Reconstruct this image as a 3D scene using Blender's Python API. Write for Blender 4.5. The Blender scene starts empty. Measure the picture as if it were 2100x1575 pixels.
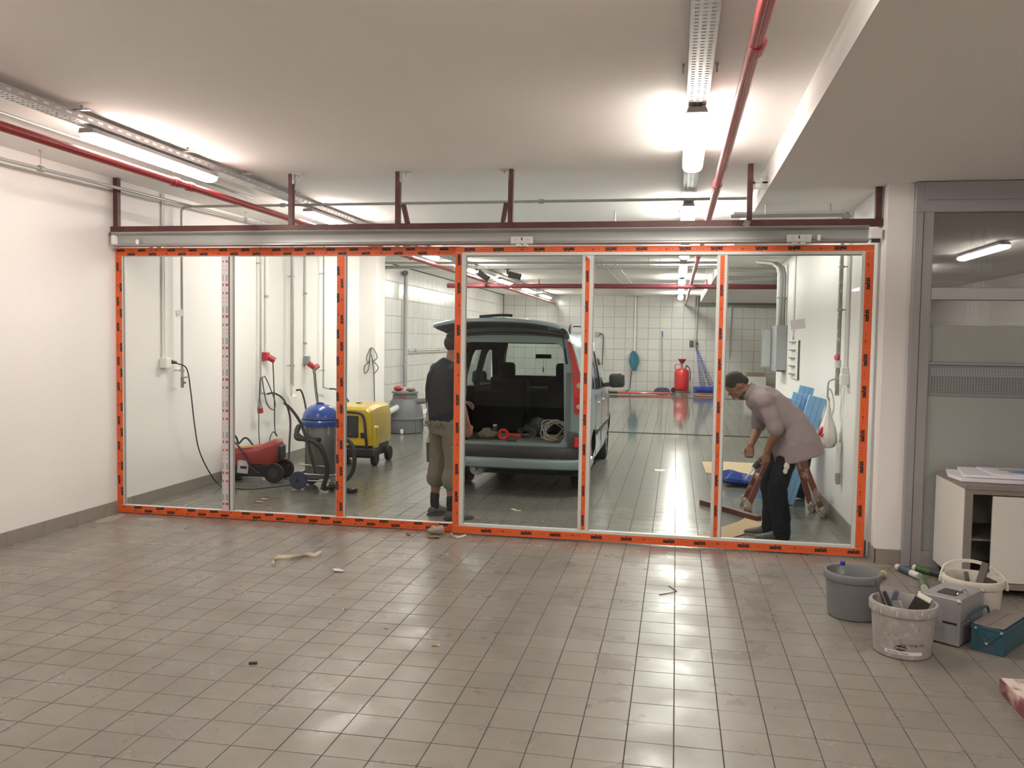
import bpy, bmesh, math, random
from mathutils import Vector, Matrix, Euler, noise
R = random.Random(7)
PI = math.pi
C = bpy.context.scene.collection
scene = bpy.context.scene

# ------------------------------------------------------------------ camera
CAMH = 1.692
cam = bpy.data.cameras.new('camera'); cam.sensor_fit = 'HORIZONTAL'; cam.sensor_width = 36.0
cam.lens = 36.0 * 1763.0 / 2100.0; cam.clip_start = 0.05; cam.clip_end = 200
camo = bpy.data.objects.new('camera', cam); C.objects.link(camo)
MR = Matrix(((0.982133820708231, -0.02482271472584003, 0.18653951606748578),
             (0.18754192376398096, 0.04730285910960944, -0.9811169483557817),
             (0.015530133674807286, 0.9985721167515623, 0.051113037420472414)))
camo.matrix_world = Matrix.Translation((0, 0, CAMH)) @ MR.to_4x4()
scene.camera = camo

# ------------------------------------------------------------------ world, exposure
w = bpy.data.worlds.new('world'); scene.world = w; w.use_nodes = True
w.node_tree.nodes['Background'].inputs[0].default_value = (1.0, 0.96, 0.9, 1)
w.node_tree.nodes['Background'].inputs[1].default_value = 0.02
vs = scene.view_settings
vs.view_transform = 'Standard'; vs.look = 'None'; vs.gamma = 1.0; vs.use_curve_mapping = False
vs.exposure = 0.0
LAMP_W = 50.0          # emission strength of the fluorescent diffusers

# ------------------------------------------------------------------ layout constants (metres)
XL = -5.17             # left wall
XR = 1.545             # right wall beyond the partition
YP = 7.245             # partition plane
ZC = 3.13              # ceiling
ZS = 2.93              # lowered ceiling on the right
XS = 0.69              # edge of the lowered ceiling
YB = 27.2              # far wall
YF = -7.0              # wall behind the camera
XT = -5.5              # tiled far left wall
XE = 5.6               # right limit of the building

# ------------------------------------------------------------------ mesh builder
class MB:
    def __init__(s): s.v = []; s.f = []
    def add(s, vs, fs):
        n = len(s.v); s.v += [tuple(p) for p in vs]; s.f += [tuple(i + n for i in f) for f in fs]; return s
    def box(s, x0, x1, y0, y1, z0, z1):
        return s.add([(x0,y0,z0),(x1,y0,z0),(x1,y1,z0),(x0,y1,z0),(x0,y0,z1),(x1,y0,z1),(x1,y1,z1),(x0,y1,z1)],
                     [(3,2,1,0),(4,5,6,7),(0,1,5,4),(1,2,6,5),(2,3,7,6),(3,0,4,7)])
    def obox(s, c, size, rot=(0,0,0)):
        m = Matrix.Translation(c) @ Euler(rot).to_matrix().to_4x4(); x, y, z = (q/2 for q in size)
        vs = [m @ Vector(p) for p in ((-x,-y,-z),(x,-y,-z),(x,y,-z),(-x,y,-z),(-x,-y,z),(x,-y,z),(x,y,z),(-x,y,z))]
        return s.add(vs, [(3,2,1,0),(4,5,6,7),(0,1,5,4),(1,2,6,5),(2,3,7,6),(3,0,4,7)])
    def rings(s, rs, cap=True, closed=False):
        n = len(rs[0]); b = len(s.v); fs = []
        for r in rs: s.v += [tuple(p) for p in r]
        k = len(rs)
        for i in range(k if closed else k - 1):
            a = b + i*n; c = b + ((i+1) % k)*n
            for j in range(n):
                j2 = (j+1) % n; fs.append((a+j, a+j2, c+j2, c+j))
        if cap and not closed:
            fs.append(tuple(b+j for j in range(n-1,-1,-1))); fs.append(tuple(b+(k-1)*n+j for j in range(n)))
        s.f += fs; return s
    def cyl(s, p0, p1, r0, r1=None, n=12, cap=True):
        p0 = Vector(p0); p1 = Vector(p1); r1 = r0 if r1 is None else r1
        d = (p1-p0).normalized(); u = d.orthogonal().normalized(); w_ = d.cross(u)
        ring = lambda p, r: [p + (u*math.cos(2*PI*i/n) + w_*math.sin(2*PI*i/n))*r for i in range(n)]
        return s.rings([ring(p0,r0), ring(p1,r1)], cap)
    def tube(s, pts, r, n=8, cap=True, closed=False):
        pts = [Vector(p) for p in pts]; k = len(pts); rs = []; u = None
        for i, p in enumerate(pts):
            a = pts[(i-1) % k] if (closed or i > 0) else p; b = pts[(i+1) % k] if (closed or i < k-1) else p
            d = (b-a)
            d = d.normalized() if d.length > 1e-9 else Vector((0,0,1))
            if u is None: u = d.orthogonal().normalized()
            else:
                u = u - d*u.dot(d); u = u.normalized() if u.length > 1e-6 else d.orthogonal().normalized()
            w_ = d.cross(u); rr = r[i] if isinstance(r, (list, tuple)) else r
            rs.append([p + (u*math.cos(2*PI*j/n) + w_*math.sin(2*PI*j/n))*rr for j in range(n)])
        return s.rings(rs, cap, closed)
    def lathe(s, prof, c=(0,0,0), n=24, cap=True, sx=1, sy=1, a0=0):
        return s.rings([[(c[0]+r*sx*math.cos(a0+2*PI*j/n), c[1]+r*sy*math.sin(a0+2*PI*j/n), c[2]+z) for j in range(n)] for r, z in prof], cap)
    def ellip(s, c, rad, n=16, m=10, rot=None):
        rs = []
        rot = Euler(rot).to_matrix() if rot else Matrix.Identity(3); c = Vector(c)
        for i in range(1, m):
            t = PI*i/m
            rs.append([c + rot @ Vector((rad[0]*math.sin(t)*math.cos(2*PI*j/n), rad[1]*math.sin(t)*math.sin(2*PI*j/n), -rad[2]*math.cos(t))) for j in range(n)])
        return s.rings(rs)
    def prism(s, poly, h0, h1, f):
        """poly: 2d outline; f(u, v, h) -> 3d"""
        n = len(poly); b = len(s.v)
        s.v += [tuple(f(u,v,h0)) for u, v in poly] + [tuple(f(u,v,h1)) for u, v in poly]
        s.f.append(tuple(b+i for i in range(n-1,-1,-1))); s.f.append(tuple(b+n+i for i in range(n)))
        for i in range(n):
            j = (i+1) % n; s.f.append((b+i, b+j, b+n+j, b+n+i))
        return s
    def xf(s, m):
        s.v = [tuple(m @ Vector(p)) for p in s.v]; return s
    def mesh(s, name, smooth=False, bevel=0, bseg=2):
        me = bpy.data.meshes.new(name); me.from_pydata(s.v, [], s.f)
        bm = bmesh.new(); bm.from_mesh(me)
        bmesh.ops.recalc_face_normals(bm, faces=bm.faces)
        if bevel:
            es = [e for e in bm.edges if len(e.link_faces) == 2 and e.calc_face_angle(0) > 0.5]
            bmesh.ops.bevel(bm, geom=es, offset=bevel, segments=bseg, affect='EDGES', profile=0.5)
        bm.to_mesh(me); bm.free()
        if smooth is not False:
            me.shade_smooth()
            ang = 0.6 if smooth is True else smooth
            me.set_sharp_from_angle(angle=ang)
        return me
    def build(s, name, mat, parent=None, smooth=False, bevel=0, bseg=2):
        return obj(name, s.mesh(name, smooth, bevel, bseg), mat, parent)

def obj(name, me, mat=None, parent=None):
    o = bpy.data.objects.new(name, me); C.objects.link(o)
    if mat is not None and not me.materials:
        me.materials.append(mat)
    if parent is not None: o.parent = parent
    return o
def tag(o, label, cat=None, group=None, kind=None):
    if label: o['label'] = label
    if cat: o['category'] = cat
    if group: o['group'] = group
    if kind: o['kind'] = kind
    return o
def thing(name, label, cat, loc=(0,0,0), rotz=0, group=None):
    o = bpy.data.objects.new(name, None); C.objects.link(o); o.empty_display_size = 0.1
    o.location = loc; o.rotation_euler = (0,0,rotz); tag(o, label, cat, group); return o
def struct(o): o['kind'] = 'structure'; return o
def dup(root, loc=None, rotz=None, label=None):
    r = root.copy(); C.objects.link(r)
    if loc is not None: r.location = loc
    if rotz is not None: r.rotation_euler = (0,0,rotz)
    if label: r['label'] = label
    for ch in list(root.children):
        c = ch.copy(); C.objects.link(c); c.parent = r
        for g in list(ch.children):
            d = g.copy(); C.objects.link(d); d.parent = c
    return r
def catmull(pts, k=6, closed=False):
    P = [Vector(p) for p in pts]; n = len(P); out = []
    rng = range(n if closed else n-1)
    for i in rng:
        p0 = P[(i-1) % n] if (closed or i > 0) else P[0]*2-P[1]; p1 = P[i]; p2 = P[(i+1) % n]
        p3 = P[(i+2) % n] if (closed or i < n-2) else P[-1]*2-P[-2]
        for j in range(k):
            t = j/k
            out.append(0.5*((2*p1)+(p2-p0)*t+(2*p0-5*p1+4*p2-p3)*t*t+(3*p1-p0-3*p2+p3)*t*t*t))
    if not closed: out.append(P[-1])
    return out
def evalmesh(o):
    dg = bpy.context.evaluated_depsgraph_get(); dg.update()
    return bpy.data.meshes.new_from_object(o.evaluated_get(dg))
def remesh(mb, name, voxel, smooth_it=4, disp=None):
    """fuse overlapping shapes of a builder into one continuous surface"""
    me = mb.mesh(name); o = bpy.data.objects.new(name, me); C.objects.link(o)
    md = o.modifiers.new('r', 'REMESH'); md.mode = 'VOXEL'; md.voxel_size = voxel
    if smooth_it:
        sm = o.modifiers.new('s', 'SMOOTH'); sm.iterations = smooth_it; sm.factor = 0.5
    m2 = evalmesh(o); bpy.data.objects.remove(o); bpy.data.meshes.remove(me)
    if disp:
        m2.update()
        ns = [v.normal.copy() for v in m2.vertices]
        for v, n in zip(m2.vertices, ns): v.co = v.co + n*disp(v.co)
    m2.shade_smooth(); m2.name = name
    return m2
def text_mb(s, size, depth=0.0006, offset=0.0, spacing=1.0, align='CENTER'):
    cu = bpy.data.curves.new('t', 'FONT'); cu.body = s; cu.size = size; cu.offset = offset
    cu.align_x = align; cu.align_y = 'CENTER'; cu.extrude = depth/2; cu.space_character = spacing; cu.resolution_u = 2
    o = bpy.data.objects.new('t', cu); C.objects.link(o)
    me = evalmesh(o); mb = MB(); mb.add([v.co for v in me.vertices], [tuple(p.vertices) for p in me.polygons])
    bpy.data.objects.remove(o); bpy.data.meshes.remove(me); bpy.data.curves.remove(cu)
    return mb          # text in XY plane facing +Z

# ------------------------------------------------------------------ materials
def nd(nt, t, **kw):
    n = nt.nodes.new(t)
    for k, v in kw.items(): setattr(n, k, v)
    return n
MATS = {}
def mat(name, col, rough=0.5, metal=0.0, var=0.0, vscale=8.0, bump=0.0, bscale=60.0, spec=0.5, trans=0.0, alpha=None, coat=0.0, stain=None, sscale=3.0, samt=0.5, emis=None, estr=0.0, sheen=0.0, rvar=0.0, detail=4.0):
    if name in MATS: return MATS[name]
    m = bpy.data.materials.new(name); m.use_nodes = True; nt = m.node_tree; b = nt.nodes['Principled BSDF']
    b.inputs['Base Color'].default_value = (*col, 1); b.inputs['Roughness'].default_value = rough
    b.inputs['Metallic'].default_value = metal; b.inputs['Specular IOR Level'].default_value = spec
    if trans: b.inputs['Transmission Weight'].default_value = trans
    if coat: b.inputs['Coat Weight'].default_value = coat; b.inputs['Coat Roughness'].default_value = 0.08
    if sheen: b.inputs['Sheen Weight'].default_value = sheen
    if emis: b.inputs['Emission Color'].default_value = (*emis, 1); b.inputs['Emission Strength'].default_value = estr
    tc = nd(nt, 'ShaderNodeTexCoord')
    src = None
    if var or stain or rvar:
        nz = nd(nt, 'ShaderNodeTexNoise'); nz.inputs['Scale'].default_value = vscale; nz.inputs['Detail'].default_value = detail
        nt.links.new(tc.outputs['Object'], nz.inputs['Vector'])
        mx = nd(nt, 'ShaderNodeMix', data_type='RGBA')
        mx.inputs['A'].default_value = (*[max(0, c*(1-var)) for c in col], 1); mx.inputs['B'].default_value = (*[min(1, c*(1+var)) for c in col], 1)
        nt.links.new(nz.outputs['Fac'], mx.inputs['Factor']); src = mx.outputs['Result']
        if rvar:
            mr = nd(nt, 'ShaderNodeMapRange'); mr.inputs['From Min'].default_value = 0.3; mr.inputs['From Max'].default_value = 0.7
            mr.inputs['To Min'].default_value = max(0.02, rough-rvar); mr.inputs['To Max'].default_value = min(1, rough+rvar)
            nt.links.new(nz.outputs['Fac'], mr.inputs['Value']); nt.links.new(mr.outputs['Result'], b.inputs['Roughness'])
    if stain:
        n2 = nd(nt, 'ShaderNodeTexNoise'); n2.inputs['Scale'].default_value = sscale; n2.inputs['Detail'].default_value = 6
        nt.links.new(tc.outputs['Object'], n2.inputs['Vector'])
        rp = nd(nt, 'ShaderNodeMapRange'); rp.inputs['From Min'].default_value = 0.52; rp.inputs['From Max'].default_value = 0.68
        rp.inputs['To Max'].default_value = samt
        nt.links.new(n2.outputs['Fac'], rp.inputs['Value'])
        m2 = nd(nt, 'ShaderNodeMix', data_type='RGBA'); m2.inputs['B'].default_value = (*stain, 1)
        nt.links.new(rp.outputs['Result'], m2.inputs['Factor'])
        if src: nt.links.new(src, m2.inputs['A'])
        else: m2.inputs['A'].default_value = (*col, 1)
        src = m2.outputs['Result']
    if src: nt.links.new(src, b.inputs['Base Color'])
    if bump:
        nb = nd(nt, 'ShaderNodeTexNoise'); nb.inputs['Scale'].default_value = bscale; nb.inputs['Detail'].default_value = 5
        nt.links.new(tc.outputs['Object'], nb.inputs['Vector'])
        bp = nd(nt, 'ShaderNodeBump'); bp.inputs['Strength'].default_value = bump; bp.inputs['Distance'].default_value = 0.01
        nt.links.new(nb.outputs['Fac'], bp.inputs['Height']); nt.links.new(bp.outputs['Normal'], b.inputs['Normal'])
    MATS[name] = m; return m

def glass_mat(name, tint, haze=0.0, f0=0.04):
    """clear sheet glass: see-through with a mirror reflection that grows at grazing angles"""
    m = bpy.data.materials.new(name); m.use_nodes = True; nt = m.node_tree; nt.nodes.clear(); L = nt.links.new
    out = nd(nt, 'ShaderNodeOutputMaterial'); tr = nd(nt, 'ShaderNodeBsdfTransparent'); gl = nd(nt, 'ShaderNodeBsdfGlossy')
    tr.inputs[0].default_value = (*tint, 1); gl.inputs['Roughness'].default_value = 0.012; gl.inputs[0].default_value = (1, 1, 1, 1)
    lw = nd(nt, 'ShaderNodeLayerWeight'); pw = nd(nt, 'ShaderNodeMath', operation='POWER'); pw.inputs[1].default_value = 5.0; L(lw.outputs['Facing'], pw.inputs[0])
    ma = nd(nt, 'ShaderNodeMath', operation='MULTIPLY_ADD'); ma.inputs[1].default_value = 1-f0; ma.inputs[2].default_value = f0; L(pw.outputs[0], ma.inputs[0])
    mx = nd(nt, 'ShaderNodeMixShader'); L(ma.outputs[0], mx.inputs[0]); L(tr.outputs[0], mx.inputs[1]); L(gl.outputs[0], mx.inputs[2])
    last = mx.outputs[0]
    if haze:
        df = nd(nt, 'ShaderNodeBsdfDiffuse'); df.inputs[0].default_value = (0.7, 0.7, 0.66, 1)
        m2 = nd(nt, 'ShaderNodeMixShader'); m2.inputs[0].default_value = haze
        L(last, m2.inputs[1]); L(df.outputs[0], m2.inputs[2]); last = m2.outputs[0]
    L(last, out.inputs[0]); return m

def tile_mat(name, col, pitch, off, axes, rough, rspan, stain, wet=None, grey=None, tone=0.06, sscale=1.3, samt=0.5):
    """tiles: tone differs from tile to tile, soft dirt clouds across tiles"""
    m = bpy.data.materials.new(name); m.use_nodes = True; nt = m.node_tree; b = nt.nodes['Principled BSDF']; L = nt.links.new
    ge = nd(nt, 'ShaderNodeNewGeometry')
    sub = nd(nt, 'ShaderNodeVectorMath', operation='SUBTRACT'); sub.inputs[1].default_value = tuple(o if a else -5e5 for o, a in zip(off, axes)); L(ge.outputs['Position'], sub.inputs[0])
    dv = nd(nt, 'ShaderNodeVectorMath', operation='DIVIDE'); dv.inputs[1].default_value = tuple(p if a else 1e6 for p, a in zip(pitch, axes)); L(sub.outputs[0], dv.inputs[0])
    fl = nd(nt, 'ShaderNodeVectorMath', operation='FLOOR'); L(dv.outputs[0], fl.inputs[0])
    wn = nd(nt, 'ShaderNodeTexWhiteNoise', noise_dimensions='3D'); L(fl.outputs[0], wn.inputs['Vector'])
    mr = nd(nt, 'ShaderNodeMapRange'); mr.inputs['To Min'].default_value = 1-tone; mr.inputs['To Max'].default_value = 1+tone; L(wn.outputs['Value'], mr.inputs['Value'])
    n1 = nd(nt, 'ShaderNodeTexNoise'); n1.inputs['Scale'].default_value = sscale; n1.inputs['Detail'].default_value = 7; n1.inputs['Roughness'].default_value = 0.6; L(ge.outputs['Position'], n1.inputs['Vector'])
    rp = nd(nt, 'ShaderNodeMapRange'); rp.inputs['From Min'].default_value = 0.36; rp.inputs['From Max'].default_value = 0.78; rp.inputs['To Max'].default_value = samt; L(n1.outputs['Fac'], rp.inputs['Value'])
    base = nd(nt, 'ShaderNodeMix', data_type='RGBA'); base.inputs['A'].default_value = (*col, 1); base.inputs['B'].default_value = (*stain, 1); L(rp.outputs[0], base.inputs['Factor'])
    n3 = nd(nt, 'ShaderNodeTexNoise'); n3.inputs['Scale'].default_value = 11; n3.inputs['Detail'].default_value = 7; n3.inputs['Roughness'].default_value = 0.7; L(ge.outputs['Position'], n3.inputs['Vector'])
    r3 = nd(nt, 'ShaderNodeMapRange'); r3.inputs['To Min'].default_value = 0.85; r3.inputs['To Max'].default_value = 1.15; L(n3.outputs['Fac'], r3.inputs['Value'])
    mu = nd(nt, 'ShaderNodeMath', operation='MULTIPLY'); L(mr.outputs[0], mu.inputs[0]); L(r3.outputs[0], mu.inputs[1])
    sc = nd(nt, 'ShaderNodeVectorMath', operation='SCALE'); L(base.outputs['Result'], sc.inputs[0]); L(mu.outputs[0], sc.inputs['Scale'])
    last = sc.outputs[0]
    n2 = nd(nt, 'ShaderNodeTexNoise'); n2.inputs['Scale'].default_value = 2.6; n2.inputs['Detail'].default_value = 5; L(ge.outputs['Position'], n2.inputs['Vector'])
    rr = nd(nt, 'ShaderNodeMapRange'); rr.inputs['From Min'].default_value = 0.35; rr.inputs['From Max'].default_value = 0.65
    rr.inputs['To Min'].default_value = rough - rspan; rr.inputs['To Max'].default_value = rough + rspan; L(n2.outputs['Fac'], rr.inputs['Value'])
    rl = rr.outputs[0]
    if wet:      # washed, wet floor beyond the partition: smoother and greyer
        sx = nd(nt, 'ShaderNodeSeparateXYZ'); L(ge.outputs['Position'], sx.inputs[0])
        nw = nd(nt, 'ShaderNodeTexNoise'); nw.inputs['Scale'].default_value = 0.9; nw.inputs['Detail'].default_value = 5; L(ge.outputs['Position'], nw.inputs['Vector'])
        ad = nd(nt, 'ShaderNodeMath', operation='MULTIPLY_ADD'); ad.inputs[1].default_value = 3.0; L(nw.outputs['Fac'], ad.inputs[0]); L(sx.outputs['Y'], ad.inputs[2])
        wr = nd(nt, 'ShaderNodeMapRange'); wr.inputs['From Min'].default_value = wet[0]+1.5; wr.inputs['From Max'].default_value = wet[1]+1.5; L(ad.outputs[0], wr.inputs['Value'])
        rm = nd(nt, 'ShaderNodeMix', data_type='FLOAT'); L(wr.outputs[0], rm.inputs['Factor']); L(rl, rm.inputs['A']); rm.inputs['B'].default_value = wet[2]; rl = rm.outputs['Result']
        w3 = nd(nt, 'ShaderNodeMapRange'); w3.inputs['From Min'].default_value = 15.0; w3.inputs['From Max'].default_value = 18.0; L(ad.outputs[0], w3.inputs['Value'])
        r4 = nd(nt, 'ShaderNodeMix', data_type='FLOAT'); L(w3.outputs[0], r4.inputs['Factor']); L(rl, r4.inputs['A']); r4.inputs['B'].default_value = 0.035; rl = r4.outputs['Result']
        cm = nd(nt, 'ShaderNodeMix', data_type='RGBA'); L(wr.outputs[0], cm.inputs['Factor']); L(last, cm.inputs['A'])
        s2 = nd(nt, 'ShaderNodeVectorMath', operation='MULTIPLY'); s2.inputs[1].default_value = grey; L(last, s2.inputs[0]); L(s2.outputs[0], cm.inputs['B']); last = cm.outputs['Result']
    L(last, b.inputs['Base Color']); L(rl, b.inputs['Roughness'])
    bp = nd(nt, 'ShaderNodeBump'); bp.inputs['Strength'].default_value = 0.05; bp.inputs['Distance'].default_value = 0.01; L(n3.outputs['Fac'], bp.inputs['Height']); L(bp.outputs[0], b.inputs['Normal'])
    return m

white_wall = mat('white_wall_paint', (0.80, 0.775, 0.75), 0.75, var=0.02, vscale=1.2, bump=0.08, bscale=90, stain=(0.76, 0.73, 0.70), sscale=0.7, samt=0.35)
ceil_paint = mat('ceiling_paint', (0.93, 0.905, 0.87), 0.8, var=0.03, vscale=0.8, bump=0.05, bscale=60)
grout = mat('floor_grout', (0.075, 0.062, 0.05), 0.8, var=0.3, vscale=3)
wgrout = mat('wall_grout', (0.22, 0.215, 0.20), 0.8)
base_mat = mat('baseboard_tile', (0.27, 0.24, 0.21), 0.45, var=0.12, vscale=9)
galv = mat('galvanised_steel', (0.50, 0.50, 0.49), 0.38, 0.85, var=0.15, vscale=25)
zinc = mat('dull_zinc', (0.42, 0.42, 0.41), 0.5, 0.5, var=0.18, vscale=14)
redpipe = mat('red_pipe_paint', (0.42, 0.035, 0.04), 0.32, var=0.1, vscale=6, coat=0.3)
redox = mat('red_oxide_steel', (0.088, 0.028, 0.025), 0.55, var=0.25, vscale=9, stain=(0.2, 0.1, 0.08), sscale=6, samt=0.3)
alu = mat('white_aluminium', (0.62, 0.64, 0.61), 0.38, 0.1, var=0.03)
greyalu = mat('grey_aluminium', (0.33, 0.315, 0.325), 0.42, 0.15, var=0.03)
greyplas = mat('grey_plastic', (0.33, 0.33, 0.33), 0.5, var=0.05)
black = mat('black_rubber', (0.018, 0.018, 0.018), 0.55, var=0.2, vscale=20)
blackpl = mat('black_plastic', (0.022, 0.022, 0.023), 0.42, var=0.15, vscale=12)
whitepl = mat('white_plastic', (0.78, 0.77, 0.74), 0.45, var=0.03)
cable = mat('dark_cable', (0.05, 0.045, 0.04), 0.5)
paper = mat('paper_sheet', (0.74, 0.74, 0.73), 0.7, var=0.03)
ink = mat('black_print', (0.02, 0.015, 0.015), 0.6)
orange = mat('orange_tape', (0.72, 0.115, 0.024), 0.42, var=0.08, vscale=5)
orange_d = mat('orange_tape_mark', (0.30, 0.035, 0.012), 0.5)
greytape = mat('silver_tape', (0.62, 0.60, 0.61), 0.35, var=0.05)
redprint = mat('red_print', (0.55, 0.04, 0.05), 0.5)
# ------------------------------------------------------------------ room shell
TP = 0.2; TX0 = 0.031; TY0 = 3.6
def zfloor(y):           # the far bay falls gently towards its drains
    if y <= 16.1: return 0.0
    return min(0.165, (y-16.1)/(25.0-16.1)*0.11 + max(0, (y-25.0))/2.2*0.055)
floor_mat = tile_mat('floor_tile', (0.232, 0.210, 0.182), (TP, TP, 1), (TX0, TY0, 0), (1,1,0), 0.34, 0.11, (0.165, 0.147, 0.126),
                     wet=(6.6, 8.6, 0.19), grey=(0.72, 0.78, 0.78), tone=0.04, samt=0.55)
fl = MB()
YS = [YF, 16.1, 25.0, YB]
for a, b in zip(YS[:-1], YS[1:]):
    fl.add([(-5.75,a,zfloor(a)-0.004),(XE,a,zfloor(a)-0.004),(XE,b,zfloor(b)-0.004),(-5.75,b,zfloor(b)-0.004)], [(0,1,2,3)])
fl.add([(-5.75,YF,-0.2),(XE,YF,-0.2),(XE,YB,-0.2),(-5.75,YB,-0.2)], [(3,2,1,0)])
floor = struct(fl.build('floor', grout)); floor['label'] = 'tiled floor of beige square tiles with dark joints'
def px(p):               # photograph pixel of a world point (only to rank tiles by size in view)
    c = MR.transposed() @ (Vector(p) - Vector((0,0,CAMH)))
    if c.z > -0.2: return None
    return (1050 - 1763*c.x/c.z, 787.5 + 1763*c.y/c.z)
g = 0.0021; bev = 0.0012
tme = MB()
def tile_geo(mb, x, y, z=0.0, zx=None):
    x0, x1, y0, y1 = x+g, x+TP-g, y+g, y+TP-g
    za = zfloor(y0); zb = zfloor(y1)
    b0 = [(x0,y0,za-0.006),(x1,y0,za-0.006),(x1,y1,zb-0.006),(x0,y1,zb-0.006)]
    b1 = [(x0,y0,za-bev),(x1,y0,za-bev),(x1,y1,zb-bev),(x0,y1,zb-bev)]
    b2 = [(x0+bev,y0+bev,za),(x1-bev,y0+bev,za),(x1-bev,y1-bev,zb),(x0+bev,y1-bev,zb)]
    mb.add(b0+b1+b2, [(0,1,5,4),(1,2,6,5),(2,3,7,6),(3,0,4,7),(4,5,9,8),(5,6,10,9),(6,7,11,10),(7,4,8,11),(8,9,10,11)])
tile_geo(tme, 0, 0); tile_me = tme.mesh('floor_tile'); tile_me.materials.append(floor_mat)
cells = []; rest = MB()
DR = [(16.0, 16.2), (24.9, 25.1)]
for j in range(-18, 118):
    y = TY0 + j*TP
    for i in range(-29, 28):
        x = TX0 + i*TP
        if y < -0.5 or y > YB-0.2: continue
        if x < (XL if y < 13.5 else XT) - 0.15 : continue
        if y > 7.0 and y < 15.0 and x > XR + 0.05: continue
        if x > 4.6 or (y < 1.4 and abs(x) > 3.5): continue
        q = px((x+TP/2, y+TP/2, 0))
        ar = 0
        if q and -80 < q[0] < 2180 and 600 < q[1] < 1640:
            a = px((x,y,0)); b = px((x+TP,y,0)); c = px((x+TP,y+TP,0)); d = px((x,y+TP,0))
            if a and b and c and d:
                ar = abs((c[0]-a[0])*(d[1]-b[1]) - (d[0]-b[0])*(c[1]-a[1]))/2
        cells.append((ar, x, y))
cells.sort(reverse=True)
for k, (ar, x, y) in enumerate(cells):
    if k < 300 and ar > 0:
        o = obj('floor_tile', tile_me, None, floor)
        o.location = (x, y, R.uniform(-0.0004, 0.0004)); o.rotation_euler = (R.uniform(-.0015,.0015), R.uniform(-.0015,.0015), 0)
    else:
        tile_geo(rest, x, y)
o = rest.build('floor_tiling', floor_mat, floor); o['kind'] = 'stuff'
del cells

# drain gutters in the far bay
for nm, y, x0, x1, lb in (('drain_channel', 16.1, -4.9, 2.6, 'narrow dark steel drain slot across the floor just ahead of the van'),
                      ('drain_channel', 25.0, -4.9, 3.6, 'narrow dark steel drain slot across the floor before the red foam tank')):
    d = thing(nm, lb, 'drain', ((x0+x1)/2, y, zfloor(y)))
    hw = (x1-x0)/2
    for s_ in (-1, 1): MB().box(-hw, hw, s_*0.05-0.008, s_*0.05+0.008, -0.006, 0.006).build('edge_rail', mat('drain_rail', (0.06,0.06,0.06), 0.7), d)
    MB().box(-hw, hw, -0.042, 0.042, -0.008, 0.004).build('slot', mat('drain_dark', (0.012, 0.012, 0.012), 0.9, spec=0.1), d)

# walls
def wallbox(name, *a):
    return struct(MB().box(*a).build(name, white_wall))
wallbox('wall_left', XL-0.25, XL, YF, 13.55, 0, ZC)
pil = wallbox('wall_pilaster', XT-0.2, -4.885, 13.55, 14.0, 0, ZC); pil['label'] = 'white pilaster where the tiled far bay begins'
wallbox('wall_behind', XL-0.25, XE, YF-0.2, YF, 0, ZC)
wallbox('wall_right', XR, XR+0.2, YP+0.0, 14.0, 0, ZS)
wallbox('wall_right_return', XR+0.2, 4.2, 13.8, 14.0, 0, ZS)
wallbox('wall_right_far', 4.2, 4.4, 13.8, YB, 0, ZS)
wallbox('wall_right_near', XE, XE+0.2, YF, 14.0, 0, ZS)
wallbox('wall_pier', 1.562, 1.745, 7.04, YP+0.02, 0, ZS)
wallbox('wall_office', 1.745, XE, 12.6, 12.8, 0, ZS)
struct(MB().box(XL-0.25, XS, YF, YB, ZC, ZC+0.2).build('ceiling', ceil_paint))
struct(MB().box(XS, XE+0.2, YF, YB, ZS, ZC+0.2).build('ceiling_lowered', ceil_paint))
# bright painted edge of the lowered ceiling
struct(MB().box(XS-0.004, XS, YF, YB, ZS, ZC).build('trim_ceiling_edge', white_wall))

# tiled walls of the far bay
wt_mat = tile_mat('wall_tile', (0.57, 0.565, 0.535), (0.355, 0.355, 0.335), (XT+0.02, 14.02, 0.12), (1,1,1), 0.22, 0.05, (0.48, 0.47, 0.445), tone=0.03, sscale=0.8, samt=0.5)
wb = struct(MB().box(XT-0.2, 4.4, YB, YB+0.2, 0, ZC).build('wall_back', wgrout)); wb['label'] = 'far wall of large white tiles with grey joints'
wl = struct(MB().box(XT-0.2, XT, 14.0, YB, 0, ZC).build('wall_left_tiled', wgrout)); wl['label'] = 'far left wall of large white tiles behind the grey tank'
WX, WZ = 0.355, 0.335
def wtile(name, fx):
    mb = MB(); gg = 0.004
    p = [(gg,gg),(WX-gg,gg),(WX-gg,WZ-gg),(gg,WZ-gg)]; q = [(gg+.002,gg+.002),(WX-gg-.002,gg+.002),(WX-gg-.002,WZ-gg-.002),(gg+.002,WZ-gg-.002)]
    vs = [fx(u,v,0.0) for u,v in p]+[fx(u,v,0.006) for u,v in p]+[fx(u,v,0.008) for u,v in q]
    mb.add(vs, [(0,1,5,4),(1,2,6,5),(2,3,7,6),(3,0,4,7),(4,5,9,8),(5,6,10,9),(6,7,11,10),(7,4,8,11),(8,9,10,11)])
    me = mb.mesh(name); me.materials.append(wt_mat); return me
tb = wtile('wall_tile', lambda u,v,d: (u, -d, v)); tl = wtile('wall_tile', lambda u,v,d: (d, u, v))
x = XT + 0.02; k = 0
while x < 4.2:
    for r in range(9):
        z = 0.12 + r*WZ
        if x > XS-0.2 and z+WZ > ZS+0.02: continue
        o = obj('wall_tile', tb, None, wb); o.location = (x, YB, z - R.uniform(0,.001)); o.rotation_euler = (R.uniform(-.004,.004), 0, R.uniform(-.004,.004)); k += 1
    x += WX
y = 14.02; lt = []; lrest = MB()
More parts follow.
